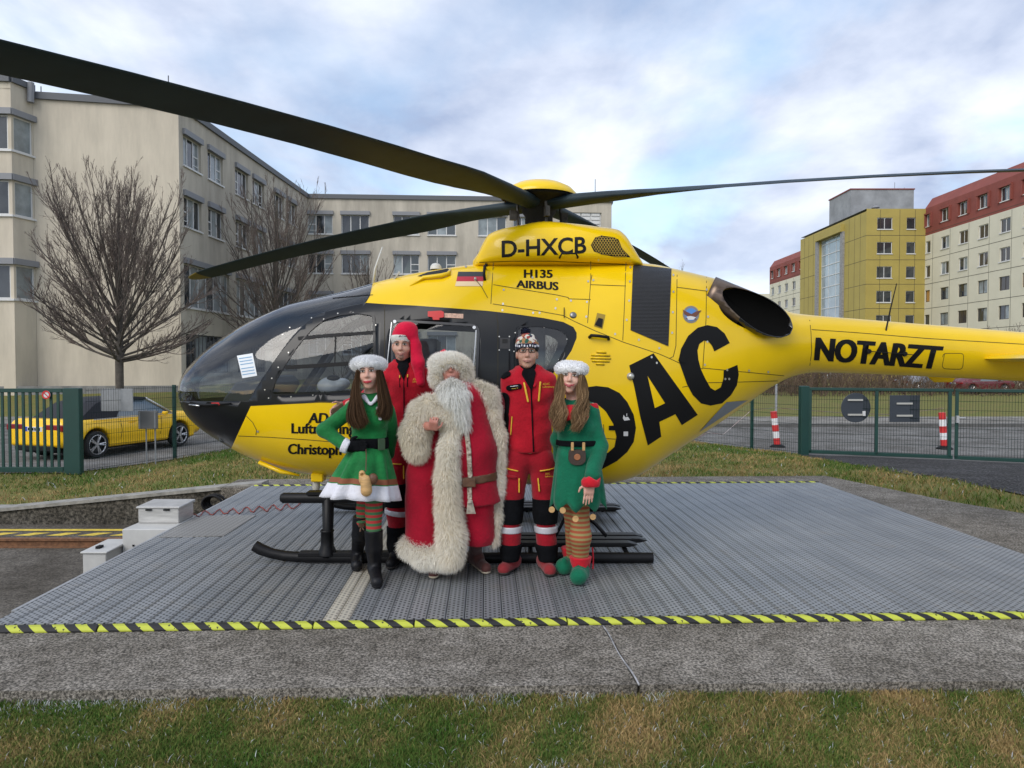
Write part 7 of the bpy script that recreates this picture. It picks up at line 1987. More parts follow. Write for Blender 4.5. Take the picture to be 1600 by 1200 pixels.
for fr, cols in ((f_m1, [87.4 - 3.4 * k for k in range(12)]), (f_m2, [139.4 - 3.5 * k for k in range(9)])):
    opc, opr, wn_ = [], [], []
    for j, yc in enumerate(cols):
        u = fr.o.y - yc; hw = .48 if (fr is f_m1 and j == 0) else .80
        for i, zc in enumerate(rows):
            o = (u - hw, u + hw, zc - .72, zc + .72)
            if o[1] > fr.L - .1: continue
            (opr if i == 0 else opc).append(o); wn_.append((o, i))
    b = MB(); wall(b, fr, -2, 17.55, opc, .2); b.build('wall', M_cream, br, fix=False)
    b = MB(); wall(b, fr, 17.55, 20.9, opr, .3); b.build('upper_wall', M_redp, br, fix=False)
    # sloping red roof panel
    b = MB(); p0, p1 = fr.at(0, 20.9), fr.at(fr.L, 20.9); up = -fr.n * .9 + Vector((0, 0, 1.3)); b.add([p0, p1, p1 + up, p0 + up], [(0, 1, 2, 3)])
    b.add([p0 + up, p1 + up, p1 + up - fr.n * 12, p0 + up - fr.n * 12], [(0, 1, 2, 3)])
    if fr is f_m2: b.add([p0, p0 + up, p0 + up - fr.n * 12, p0 - fr.n * 12], [(0, 1, 2, 3)])
    b.build('roof', M_redp, br, fix=False)
    b = MB(); b.add([fr.at(0, -2), fr.at(0, 17.55), fr.at(0, 17.55, -12), fr.at(0, -2, -12)], [(0, 1, 2, 3)]); b.build('wall', M_cream, br, fix=False)
    for (o, i) in wn_:
        r_ = rb.random(); pn = M_oran if (i in (3, 5) and r_ < .4) else (M_pane3 if r_ < .5 else None)
        window(fr, o, br, 2 if o[1] - o[0] > 1.2 else 1, False, None, pane=pn, rs=rb, sill=i < 3, depth=.12, fm=M_frame if i < 3 else M_pane3)
    b = MB()
    for zc in rows[:-1]: fbox(b, fr, 0, fr.L, zc - 1.56, zc - 1.51, -.02, .012)
    k = 1.75
    while k < fr.L: fbox(b, fr, k, k + .04, -2, 17.5, -.02, .010); k += 3.4
    b.build('panel_joints', M_gap, br)
# arched hoods above the red windows
    for (o, i) in wn_:
        if i == 0:
            b = MB(); fbox(b, fr, o[0] - .25, o[1] + .25, o[3], o[3] + .18, -.1, .22); fbox(b, fr, o[0] - .25, o[0] - .02, o[2] - .1, o[3], -.1, .18); fbox(b, fr, o[1] + .02, o[1] + .25, o[2] - .1, o[3], -.1, .18); b.build('window_hood', M_redp, br)
# mustard block
opm = []; wn_ = []
for (pa, pb) in ((1370, 1394), (1416, 1430)):
    ua, ub = P(pa, 400, 88).x - 43.7, P(pb, 400, 88).x - 43.7
    for zc in (19.1, 16.1, 13.1, 10.1, 7.1, 4.1): o = (ua, ub, zc - .72, zc + .72); opm.append(o); wn_.append(o)
b = MB(); wall(b, f_my, -2, 20.9, opm, .2); b.build('wall', M_must, br, fix=False)
for o in wn_: window(f_my, o, br, 2 if o[1] - o[0] > 1.4 else 1, False, pane=M_pane, rs=rb, depth=.1)
st = (108 - 101.3, 108 - 94.6, -2, 19.2)
b = MB(); wall(b, f_ms, -2, 20.6, [st], .5); b.build('wall', M_must, br, fix=False)
b = MB(); fbox(b, f_ms, st[0] - .5, st[1] + .7, 19.2, 20.2, -.1, .5); b.build('stair_canopy', M_must, br)
b = MB()
for u in (st[0] - .9, st[1] + .1): fbox(b, f_ms, u, u + .8, -2, 19.2, -.1, .25)
b.build('stair_pilaster', mat('grey_block', (0.26, 0.255, 0.25), rough=0.8, var=.25, scale=2, stretch=(1, 1, 4)), br)
sg = window(f_ms, (st[0], st[1], -2, 19.2), br, 3, False, pane=mat('stair_glass', (0.30, 0.36, 0.40), rough=0.08, spec=0.8, var=.2, scale=.5), sill=False, depth=.3)
b = MB()
for k in range(14): fbox(b, f_ms, st[0], st[1], -1 + k * 1.5, -.9 + k * 1.5, -.34, -.27)
b.build('glazing_bar', M_frame, sg)
b = MB()
for zc in (17.6, 14.6, 11.6, 8.6, 5.6): fbox(b, f_my, 0, f_my.L, zc, zc + .05, -.02, .012); fbox(b, f_ms, 0, st[0] - .9, zc, zc + .05, -.02, .012); fbox(b, f_ms, st[1] + .9, f_ms.L, zc, zc + .05, -.02, .012)
for u in (1.7, 4.1, 6.0): fbox(b, f_my, u, u + .04, -2, 20.8, -.02, .010)
for u in (1.5, 3.0, 4.6, 15.5, 17, 18.5): fbox(b, f_ms, u, u + .04, -2, 20.5, -.02, .010)
b.build('panel_joints', M_gap, br)
b = MB(); b.add([(43.7, 88, 20.9), (51, 88, 20.9), (51, 108, 20.9), (43.7, 108, 20.9)], [(0, 1, 2, 3)]); b.build('roof', M_roofe, br, fix=False)
b = MB(); b.hexa([(45.5, 96, 20.9), (54, 96, 20.9), (54, 102.4, 20.9), (45.5, 102.4, 20.9)], [(45.5, 96, 25.2), (54, 96, 25.2), (54, 102.4, 25.2), (45.5, 102.4, 25.2)])
ph = b.build('penthouse', mat('penthouse_concrete', (0.27, 0.28, 0.29), rough=0.9, var=.2, scale=.6), br)
b = MB(); b.hexa([(45.4, 95.9, 25.2), (54.1, 95.9, 25.2), (54.1, 102.5, 25.2), (45.4, 102.5, 25.2)], [(45.4, 95.9, 25.35), (54.1, 95.9, 25.35), (54.1, 102.5, 25.35), (45.4, 102.5, 25.35)]); b.build('roof_edge', M_redp, ph)
for px, py in ((1398, 285), (1413, 293), (1408, 300)):
    q = P(px, py, 98); b = MB(); b.tube([(q.x, q.y, 25.3), q], .03, n=4); b.build('roof_antenna', M_roofe, ph)
b = MB(); q = P(1368, 325, 92); b.tube([(q.x, q.y, 20.8), q], .25, n=8); b.lathe(q, [(.5, 0), (.45, .2), (.1, .35)], n=10); b.build('roof_vent', M_blind, br)
fb = thing('distant_block', 'small pale building far off beside the tail boom', 'building', P(1192, 520, 190))
b = MB(); q0, q1 = P(1150, 459, 190), P(1215, 459, 190)
b.hexa([(q0.x, 190, -2), (q1.x, 190, -2), (q1.x, 200, -2), (q0.x, 200, -2)], [(q0.x, 190, q0.z), (q1.x, 190, q0.z), (q1.x, 200, q0.z), (q0.x, 200, q0.z)]); b.build('wall', M_cream, fb)
frd = Frame2((q0.x, 190), (q1.x, 190))
for k in range(5):
    window(frd, (1 + k * 2.2, 2.3 + k * 2.2, q0.z - 3.6, q0.z - 2), fb, 1, False, pane=M_pane, sill=False, depth=-.1)

# ================================================================== fences and gates
M_grn = mat('green_powder_coat', (0.006, 0.042, 0.034), rough=0.45, var=.1, scale=3)
M_wire = mat('green_wire', (0.005, 0.018, 0.016), rough=0.6, spec=.2)
M_sgrey = mat('sign_back_grey', (0.25, 0.26, 0.27), rough=0.5, var=.15, scale=5)
M_sdark = mat('sign_back_dark', (0.035, 0.043, 0.055), rough=0.5)
def fence_panel(b, p, q, zb_p, zb_q, zt, pitch=.05, r=.0029, rows=8):
    p = Vector((p[0], p[1], 0)); q = Vector((q[0], q[1], 0)); L = (q - p).length; n = max(int(L / pitch), 2)
    d = (q - p).normalized(); w = Vector((-d.y, d.x, 0)) * r; dd = d * r
    for k in range(n + 1):
        t = k / n; c = p.lerp(q, t); z0 = zb_p + (zb_q - zb_p) * t
        vs = [c + dd + Vector((0, 0, z0)), c + w + Vector((0, 0, z0)), c - dd + Vector((0, 0, z0)), c - w + Vector((0, 0, z0))]
        vs += [v + Vector((0, 0, zt - z0)) for v in vs]
        b.add(vs, [(0, 1, 5, 4), (1, 2, 6, 5), (2, 3, 7, 6), (3, 0, 4, 7)])
    for k in range(rows):
        f = (k + .15) / (rows - .7)
        za = zb_p + (zt - zb_p) * f; zb2 = zb_q + (zt - zb_q) * f
        for o in (-1, 1):
            b.tube([p + Vector((0, 0, za)) + w * o * 1.6, q + Vector((0, 0, zb2)) + w * o * 1.6], r * 1.05, n=4, cap=False)
def fpost(b, x, y, zt, w=.03):
    z0 = hz_(x, y) - .1; b.box((x, y, (zt + z0) / 2), (w, w, (zt - z0) / 2))
FT = 1.17
mf = thing('mesh_fence', 'dark green wire mesh fence left of the helicopter nose', 'fence', (-6.5, 15.5, -.35))
LP_ = [(-7.72, 12.85), (-6.98, 14.6), (-6.2, 16.4), (-4.9, 17.6), (-3.3, 18.4), (-1.5, 19)]
for (p, q) in zip(LP_[:-1], LP_[1:]):
    b = MB(); fence_panel(b, p, q, hz_(*p) + .03, hz_(*q) + .03, FT); b.build('mesh_panel', M_wire, mf, fix=False)
for p in LP_[1:]:
    b = MB(); fpost(b, p[0], p[1] + .05, FT + .02); b.build('post', M_grn, mf)
mf2 = thing('mesh_fence', 'dark green wire mesh fence under the tail, left of the double gate', 'fence', (4, 17.8, -.35))
RP_ = [(-1.5, 19), (.7, 18.8), (2.7, 18.5), (4.54, 18.0), (5.52, 16.25), (6.18, 15.3)]
for (p, q) in zip(RP_[:-1], RP_[1:]):
    b = MB(); fence_panel(b, p, q, hz_(*p) + .03, hz_(*q) + .03, FT); b.build('mesh_panel', M_wire, mf2, fix=False)
for p in RP_[1:-1]:
    b = MB(); fpost(b, p[0], p[1] + .05, FT + .02); b.build('post', M_grn, mf2)
# left sliding gate with bars
lg = thing('bar_gate', 'green sliding gate of vertical bars with wide post at the left edge', 'gate', (-9, 12.7, -.36))
GZ0, GZ1 = P(60, 736, 12.7).z, P(60, 607, 12.7).z
xg0, xg1 = -15.5, P(99, 650, 12.7).x
b = MB(); b.box(((xg0 + xg1) / 2, 12.7, GZ1 - .035), ((xg1 - xg0) / 2, .03, .035)); b.build('top_rail', M_grn, lg, bevel=.004)
b = MB(); b.box(((xg0 + xg1) / 2, 12.7, GZ0 + .03), ((xg1 - xg0) / 2, .035, .045)); b.build('bottom_rail', M_grn, lg, bevel=.004)
x = xg1 - .09
while x > xg0:
    b = MB(); b.box((x, 12.7, (GZ0 + GZ1) / 2), (.021, .014, (GZ1 - GZ0) / 2 - .06)); b.build('bar', M_grn, lg); x -= .125
b = MB(); xa, xb = P(98, 650, 12.6).x, P(128, 650, 12.6).x
b.box(((xa + xb) / 2, 12.62, (GZ0 + GZ1) / 2 - .02), ((xb - xa) / 2 - .02, .06, (GZ1 - GZ0) / 2 + .03)); b.build('post', M_grn, lg, bevel=.012)
sg_ = thing('round_sign', 'small round prohibition sign on the barred green gate', 'sign', P(72, 617, 12.66))
for r_, m_, d_ in ((.075, mat('sign_white', (0.6, 0.6, 0.6), rough=.5), 0), (.075, M_red, .002)):
    b = MB(); c = P(72, 617, 12.64 - d_)
    if m_ is M_red: b.lathe(c, [(.05, 0), (.075, 0), (.075, .004), (.05, .004), (.05, 0)], n=20, axis=(0, -1, 0)); b.tube([c + Vector((-.05, -.003, .05)), c + Vector((.05, -.003, -.05))], .008, n=4)
    else: b.lathe(c, [(.001, .0), (.074, 0), (.074, -.012)], n=20, axis=(0, -1, 0))
    b.build('sign_face' if m_ is not M_red else 'sign_ring', m_, sg_)
# sign backs on the left fence
b = MB(); c = P(183, 625, 13.5); b.box(c, (25 * 13.5 / FOC, .012, 17.5 * 13.5 / FOC)); 
fs1 = b.build('fence_sign', M_sgrey, None, bevel=.004)
tag(fs1, 'larger grey sign panel seen from behind, hanging high on the left mesh fence', 'sign')
ls = thing('notice_board', 'small grey box sign on two thin posts in front of the left fence', 'sign', P(232, 717, 14.1))
b = MB(); c = P(231.5, 656, 13.9); b.box(c, (14.5 * 13.9 / FOC, .03, 14 * 13.9 / FOC)); b.build('panel', mat('box_grey', (0.14, 0.14, 0.14), rough=.5), ls, bevel=.005)
b = MB()
for dx in (-12, 12): b.box(c + Vector((dx * 13.9 / FOC, -.03, 0)), (.012, .01, 13 * 13.9 / FOC))
b.build('panel_rim', M_sgrey, ls)
for px in (228, 242):
    b = MB(); q = P(px, 640, 13.97); b.tube([(q.x, q.y, hz_(q.x, q.y) - .05), (q.x, q.y, q.z)], .014, n=6); b.build('post', M_sgrey, ls)
# double gate on the right
dg_ = thing('double_gate', 'green double gate of wire mesh in square frames on the right', 'gate', (8, 14.7, -.34))
def gate_leaf(pa, ya, pb, yb, za0, zb0, mids):
    A = P(pa, 600, ya); B = P(pb, 600, yb); A = Vector((A.x, ya, 0)); B = Vector((B.x, yb, 0)); d = (B - A).normalized(); zt = P(1300, 606, 14.9).z
    rzv = math.atan2(d.y, d.x); L = (B - A).length
    def bar(t0, t1, z0, z1, z0b=None, w=.03):
        b = MB(); n = Vector((-d.y, d.x, 0)) * .03
        p, q = A + d * t0, A + d * t1
        z0b = z0 if z0b is None else z0b
        lo = [p - n + Vector((0, 0, z0)), q - n + Vector((0, 0, z0b)), q + n + Vector((0, 0, z0b)), p + n + Vector((0, 0, z0))]
        dz = z1 - z0
        hi = [v + Vector((0, 0, dz)) for v in lo]
        b.hexa(lo, hi); return b
    o = bar(0, L, zt - .06, zt).build('frame_rail', M_grn, dg_, bevel=.006)
    o = bar(0, L, za0, za0 + .07, zb0).build('frame_rail', M_grn, dg_, bevel=.006)
    for t in [.03, L - .06] + [m * L for m in mids]:
        bar(t - .03, t + .03, min(za0, zb0) + .03, zt - .03).build('frame_upright', M_grn, dg_, bevel=.006)
    b = MB(); p, q = A + d * .05, B - d * .05; fence_panel(b, (p.x, p.y), (q.x, q.y), za0 + .05, zb0 + .05, zt - .04, r=.003); b.build('mesh_panel', M_wire, dg_, fix=False)
    return A, B, d
zb1 = P(1270, 708, 15.15).z
A, B, d = gate_leaf(1264, 15.15, 1490, 14.3, zb1, P(1490, 717, 14.3).z, [.485])
gate_leaf(1493, 14.29, 1760, 13.2, P(1493, 717.5, 14.29).z, P(1493, 717.5, 14.29).z, [.5])
b = MB(); q = P(1256, 650, 15.2); b.box((q.x, 15.2, (P(1256, 603, 15.2).z - .5) / 2), (.085, .085, (P(1256, 603, 15.2).z + .5) / 2)); b.build('post', M_grn, dg_, bevel=.01)
b = MB(); q = P(1496, 655, 14.22); b.box(q, (.025, .02, .07)); b.tube([q + Vector((.02, -.03, .03)), q + Vector((.14, -.03, .03))], .012, n=6); b.build('latch', mat('latch_steel', (0.6, 0.6, 0.6), rough=.35, metal=.6), dg_)
s1 = thing('round_sign', 'round dark sign back with two pale rails on the right gate', 'sign', P(1337, 660, 14.82))
b = MB(); c = P(1337, 637, 14.83); b.lathe(c, [(.001, .012), (.305, .012), (.31, .008), (.31, 0)], n=32, axis=(0, -1, 0)); b.build('plate', M_sdark, s1, smooth=True, angle=30)
M_railb = mat('sign_rail_alu', (0.5, 0.49, 0.45), rough=.4, metal=.3)
for py in (625, 648):
    b = MB(); b.box(P(1336.5, py, 14.80), (.155, .012, .018)); b.build('mounting_rail', M_railb, s1)
b = MB(); b.box(P(1350, 646, 14.8), (.03, .008, .05)); b.build('sticker', MATS['sign_white'], s1)
s2 = thing('square_sign', 'square dark sign back with two pale rails on the right gate', 'sign', P(1413, 660, 14.55))
b = MB(); c = P(1413.5, 638.5, 14.55); b.box(c, (.31, .008, .275)); b.build('plate', M_sdark, s2, bevel=.003)
for py in (630.5, 649.5):
    b = MB(); b.box(P(1413.5, py, 14.53), (.16, .012, .018)); b.build('mounting_rail', M_railb, s2)
# bollards with barrier tape
M_bw = mat('bollard_white', (0.72, 0.72, 0.72), rough=.5); M_br = mat('bollard_red', (0.55, 0.03, 0.03), rough=.5)
for px, pb, pt, Y, lab, tilt in ((1215, 691, 635, 19.0, 'red and white striped plastic bollard on the road left of the double gate', .04), (1476, 694, 637, 18.6, 'red and white striped plastic bollard on the road seen through the double gate', .03)):
    c = P(px, pb, Y); zg = hz_(c.x, c.y) + .012; H = P(px, pt, Y).z - P(px, pb, Y).z
    t = thing('bollard', lab, 'bollard', (c.x, c.y, zg), 'striped bollards on the road')
    b = MB(); b.lathe((c.x, c.y, zg), [(.2, 0), (.2, .03), (.12, .08), (.07, .09)], n=14); b.build('base', M_dark, t, smooth=True)
    b = MB(); n_ = 5
    for k in range(n_):
        b.mi = k % 2; z0 = .08 + (H - .08) * k / n_; z1 = .08 + (H - .08) * (k + 1) / n_
        b.tube([(c.x - tilt * z0 * 3, c.y, zg + z0), (c.x - tilt * z1 * 3, c.y, zg + z1)], .085, n=12, cap=(k == n_ - 1))
    b.build('tube', [M_br, M_bw], t, smooth=True, angle=40)
M_tape = mat('barrier_tape', (0.60, 0.25, 0.2), rough=.6, col2=(0.7, 0.7, 0.68), scale=3, stretch=(1, .1, .1))
b = MB()
tp = [(1090, 685), (1105, 676), (1130, 679), (1175, 640), (1213, 637), (1260, 641), (1330, 646), (1400, 648), (1440, 642), (1474, 638)]
b.tube([P(x_, y_, 20.5 + .3 * math.sin(x_)) for x_, y_ in tp], .025, n=4, flat=.25)
tag(b.build('barrier_tape', M_tape), 'red and white barrier tape strung between the two bollards', 'tape')
b = MB(); lp_ = P(1212, 690, 30); b.tube([(lp_.x, 30, -.5), (lp_.x, 30, 2.0)], .05, n=8)
tag(b.build('sign_post', mat('zinc_post', (0.33, 0.34, 0.36), rough=.5, metal=.4)), 'thin grey metal post on the verge under the tail boom', 'post')

# ================================================================== cabinets, cable, hose
M_inox = mat('stainless', (0.52, 0.515, 0.50), rough=.38, metal=.4, var=.15, scale=6, stretch=(1, 1, 8))
M_cab = mat('cabinet_grey', (0.47, 0.47, 0.455), rough=.5, var=.1, scale=4)
def cabinet(name, lab, x0, x1, y0, y1, z0, z1, mt, lid, feat):
    t = thing(name, lab, 'box', ((x0 + x1) / 2, (y0 + y1) / 2, z0))
    b = MB(); b.hexa([(x0, y0, z0), (x1, y0, z0), (x1, y1, z0), (x0, y1, z0)], [(x0, y0, z1), (x1, y0, z1), (x1, y1, z1), (x0, y1, z1)]); b.build('body', mt, t, bevel=.006)
    if lid:
        b = MB(); o = .015; b.hexa([(x0 - o, y0 - o, z1), (x1 + o, y0 - o, z1), (x1 + o, y1 + o, z1), (x0 - o, y1 + o, z1)], [(x0 - o, y0 - o, z1 + .018), (x1 + o, y0 - o, z1 + .018), (x1 + o, y1 + o, z1 + .03), (x0 - o, y1 + o, z1 + .03)])
        b.build('lid', mt, t, bevel=.005)
    for (c, h, m_, nm) in feat:
        b = MB(); b.box(c, h); b.build(nm, m_, t)
    return t
cabinet('service_box', 'brushed steel lidded box standing on the grey cabinet beside the platform', -3.77, -3.36, 7.12, 7.45, 0.0, .15, M_inox, True, [((-3.66, 7.112, .135), (.03, .006, .008), M_dark, 'hinge'), ((-3.48, 7.112, .135), (.03, .006, .008), M_dark, 'hinge')])
cabinet('control_cabinet', 'pale grey cabinet beside the platform under the brushed steel box', -3.79, -3.33, 6.86, 7.52, -.55, -.002, M_cab, False, [((-3.68, 6.855, -.16), (.008, .006, .008), M_dark, 'lock')])
cabinet('junction_box', 'small grey low box with dark lid handle left of the cabinet', -4.02, -3.80, 6.6, 7.03, -.55, -.17, M_cab, True, [((-3.93, 6.72, -.138), (.02, .035, .012), M_dark, 'handle')])
b = MB(); pts = []
rs_ = random.Random(5)
for k in range(90):
    t = k / 89; px = 305 + (470 - 305) * t; py = 803 - 13 * t + 4.0 * math.sin(k * .55) + rs_.uniform(-1, 1)
    q = G(px, py, .008); pts.append((q.x, q.y, .008 + .004 * math.sin(k)))
pts = [(-3.42, 7.4, .02)] + pts
b.tube(pts, .006, n=5)
tag(b.build('cable', mat('red_cable', (0.28, 0.05, 0.035), rough=.6), smooth=True), 'thin red coiled cable snaking across the platform to the helicopter', 'cable')
b = MB(); hc = P(340, 783, 8.9)
for k in range(6):
    rr = .10 + .012 * (k % 3); b.tube([hc + Vector((rr * math.cos(a_), -.02 - .03 * k, rr * .8 * math.sin(a_))) for a_ in np.linspace(0, 6.2832, 18)], .014, n=6, cap=False)
hs = b.build('hose', M_dark, smooth=True)
hs.location.z = -.0
tag(hs, 'coiled black hose hanging at the retaining wall by the platform corner', 'hose')

# ================================================================== car
def car_body(name, lab, loc, heading, paint, roofm, group=None, h=.03, cabrio=True):
    t = thing(name, lab, 'car', loc, group)
    t.rotation_euler = (0, 0, heading)
    # local: +x forward, y left, z up
    s = SDF()
    s.box((0.0, 0, .58), (2.17, .87, .24), .16, k=0)
    s.box((-.15, 0, .80), (2.0, .82, .13), .11, k=.08)
    s.box((1.30, 0, .74), (.75, .80, .14), .13, k=.10)
    s.box((2.05, 0, .48), (.12, .74, .18), .1, k=.1)
    s.box((-2.05, 0, .55), (.14, .78, .22), .1, k=.1)
    s.box((-1.95, 0, .93), (.16, .70, .035), .03, k=.05)
    s.box((0, 0, .34), (1.9, .84, .12), .08, k=.05)
    for x in (1.31, -1.29):
        for sd in (-1, 1):
            s.cap((x, sd * .95, .335), (x, sd * .62, .335), .37, k=.02, op='s')
            
    s.box((0, -.92, .74), (1.6, .03, .012), .01, k=.02, op='s'); s.box((0, .92, .74), (1.6, .03, .012), .01, k=.02, op='s')
    body = s.mesh('body', h, paint, None, relax=1); body.parent = t
    def part(nm, sdf, mt, hh=h, **kw):
        o = sdf.mesh(nm, hh, mt, None, **kw); o.parent = t; return o
    def pbox(nm, c, hf, mt, bev=.01, par=None):
        b = MB(); b.box(c, hf); o = b.build(nm, mt, None, bevel=bev); o.parent = par or t; return o
    # greenhouse
    g = SDF()
    if cabrio:
        V_ = []
    prof = [(-1.75, .90), (-1.15, 1.28), (-.65, 1.385), (.1, 1.39), (.45, 1.36), (1.15, .93), (1.15, .86), (-1.75, .86)]
    def shell(nm, pr, wb, wt, zt, mt):
        b = MB(); vs = []; n = len(pr)
        for sd in (-1, 1):
            for (x, z) in pr:
                f = min(max((z - .88) / (zt - .88), 0), 1); vs.append((x, sd * (wb + (wt - wb) * f), z))
        fs = [tuple(range(n - 1, -1, -1)), tuple(range(n, 2 * n))] + [(i, (i + 1) % n, n + (i + 1) % n, n + i) for i in range(n)]
        b.add(vs, fs); o = b.build(nm, mt, None, bevel=.03, smooth=True, angle=35); o.parent = t; return o
    shell('windows', [(-1.2, .90), (-1.0, 1.2), (-.6, 1.34), (.1, 1.35), (.42, 1.32), (1.1, .93), (1.1, .86), (-1.2, .86)], .76, .57, 1.35, mat('car_glass', (0.10, 0.13, 0.15), rough=.05, spec=.9))
    shell('roof', [(-1.72, .90), (-1.12, 1.29), (-.65, 1.395), (.1, 1.40), (.42, 1.37), (.40, 1.32), (-.35, 1.33), (-.62, .92), (-.62, .88), (-1.72, .88)], .77, .60, 1.40, roofm)
    for sd in (-1, 1):
        b = MB(); b.tube([(.42, sd * .575, 1.355), (1.12, sd * .755, .93)], .028, n=6); o = b.build('windscreen_pillar', M_fast, None, smooth=True); o.parent = t
        b = MB(); b.box((-.1, sd * .835, .915), (1.25, .012, .012)); o = b.build('chrome_strip', M_fast, None); o.parent = t
        pbox('mirror', (.72, sd * .93, .95), (.05, .07, .04), paint, .02)
        for x in (1.31, -1.29):
            b = MB(); b.lathe((x, sd * .68, .32), [(.20, .0), (.25, -.005), (.30, .0), (.32, .03), (.32, .16), (.30, .195), (.235, .20)], n=28, axis=(0, sd, 0)); w = b.build('wheel', mat('tyre_rubber', (0.015, 0.015, 0.016), rough=.8), None, smooth=True, angle=50); w.parent = t
            b = MB(); b.lathe((x, sd * .68, .32), [(.235, .195), (.225, .18), (.22, .10), (.001, .09)], n=28, axis=(0, sd, 0)); o = b.build('rim', mat('rim_dark', (0.06, 0.06, 0.065), rough=.4, metal=.6), None, smooth=True, angle=40); o.parent = w
            b = MB()
            for k in range(5):
                for da in (-.13, .13):
                    a0 = k * 2 * math.pi / 5 + da * .6; a1 = k * 2 * math.pi / 5 + da
                    b.tube([(x + .05 * math.cos(a0), sd * .86, .32 + .05 * math.sin(a0)), (x + .222 * math.cos(a1), sd * .872, .32 + .222 * math.sin(a1))], [.022, .016], n=5)
            b.lathe((x, sd * .68, .32), [(.24, .198), (.225, .202), (.215, .19)], n=28, axis=(0, sd, 0)); b.lathe((x, sd * .84, .32), [(.001, .03), (.05, .03), (.055, 0)], n=12, axis=(0, sd, 0))
            o = b.build('spokes', mat('alloy', (0.55, 0.55, 0.55), rough=.3, metal=.8), None); o.parent = w
        pbox('tail_light', (-2.125, sd * .60, .77), (.065, .26, .075), mat('tail_red', (0.22, 0.008, 0.012), rough=.15, coat=.5), .02)
        pbox('headlight', (2.08, sd * .6, .66), (.06, .18, .05), mat('lamp_clear', (0.5, 0.52, 0.54), rough=.1), .02)
        pbox('reflector', (-2.165, sd * .62, .42), (.012, .12, .018), MATS['tail_red'], .004)
        pbox('door_handle', (-.25, sd * .875, .80), (.1, .012, .014), paint, .005)
        b = MB(); b.tube([(.62, sd * .868, .40), (.66, sd * .872, .6), (.66, sd * .868, .86)], .006, n=4); b.tube([(-.62, sd * .868, .40), (-.58, sd * .872, .6), (-.62, sd * .862, .86)], .006, n=4); o = b.build('door_gap', M_seam, None); o.parent = t
    pbox('number_plate', (-2.185, 0, .74), (.008, .26, .055), MATS['sign_white'], .002)
    pbox('plate_band', (-2.192, .225, .74), (.006, .03, .052), mat('plate_blue', (0.02, 0.06, 0.4), rough=.5), .001)
    b = MB(); 
    for k in range(6): b.box((-2.195, .15 - k * .065, .74), (.003, .02, .03))
    o = b.build('plate_characters', M_dec, None); o.parent = t
    pbox('diffuser', (-2.10, 0, .30), (.1, .6, .06), M_dark, .02)
    pbox('underbody', (0, 0, .24), (1.95, .62, .07), M_dark, .02)
    return t
M_cary = mat('car_yellow', (0.92, 0.55, 0.006), rough=.3, coat=.3, var=.03)
M_soft = mat('soft_top', (0.012, 0.013, 0.018), rough=.8)
rw_, fw_ = P(150, 722, 16.7), P(281, 707, 19.2)
c0 = (Vector((rw_.x, rw_.y, 0)) + Vector((fw_.x, fw_.y, 0))) / 2
hd = math.atan2(fw_.y - rw_.y, fw_.x - rw_.x)
left = Vector((-math.sin(hd), math.cos(hd), 0))
cc = c0 + left * .84
car_body('parked_car', 'bright yellow convertible with black soft top parked behind the left fence', (cc.x, cc.y, hz_(cc.x, cc.y) + .02), hd, M_cary, M_soft)
M_carr = mat('car_dark_red', (0.13, 0.02, 0.025), rough=.25, coat=.5)
M_carg = mat('car_silver', (0.35, 0.36, 0.38), rough=.3, metal=.5)
for px, Y, pm_, lab in ((1531, 52, M_carr, 'dark red car behind the brown hedge, under the tail end'), (1445, 56, M_carg, 'silver car half hidden behind the brown hedge')):
    q = P(px, 600, Y); car_body('parked_car', lab, (q.x, q.y, hz_(q.x, q.y) + .02), R(8), pm_, pm_, h=.07)

# ================================================================== trees
M_bark = mat('bark', (0.085, 0.074, 0.062), rough=.95, var=.3, scale=6, bump=.5)
M_twig = mat('twig', (0.155, 0.122, 0.104), rough=.95, var=.3, scale=3)
def tubes_np(segs, n=4):
    """segs: list of (points (k,3), radii (k)) -> V,F"""
    V = []; F = []; base = 0
    for pts, rad in segs:
        k = len(pts); t = np.gradient(pts, axis=0); t /= np.maximum(np.linalg.norm(t, axis=1), 1e-9)[:, None]
        a = np.cross(t, [0.31, 0.87, 0.38]); a /= np.maximum(np.linalg.norm(a, axis=1), 1e-9)[:, None]; bb = np.cross(t, a)
        for j in range(n):
            th = 2 * np.pi * j / n; V.append(pts + (a * np.cos(th) + bb * np.sin(th)) * rad[:, None])
        i = np.arange(k - 1)
        for j in range(n):
            j2 = (j + 1) % n
            F.append(np.stack([base + j * k + i, base + j2 * k + i, base + j2 * k + i + 1, base + j * k + i + 1], 1))
        base += n * k
    return np.concatenate(V), np.concatenate(F)
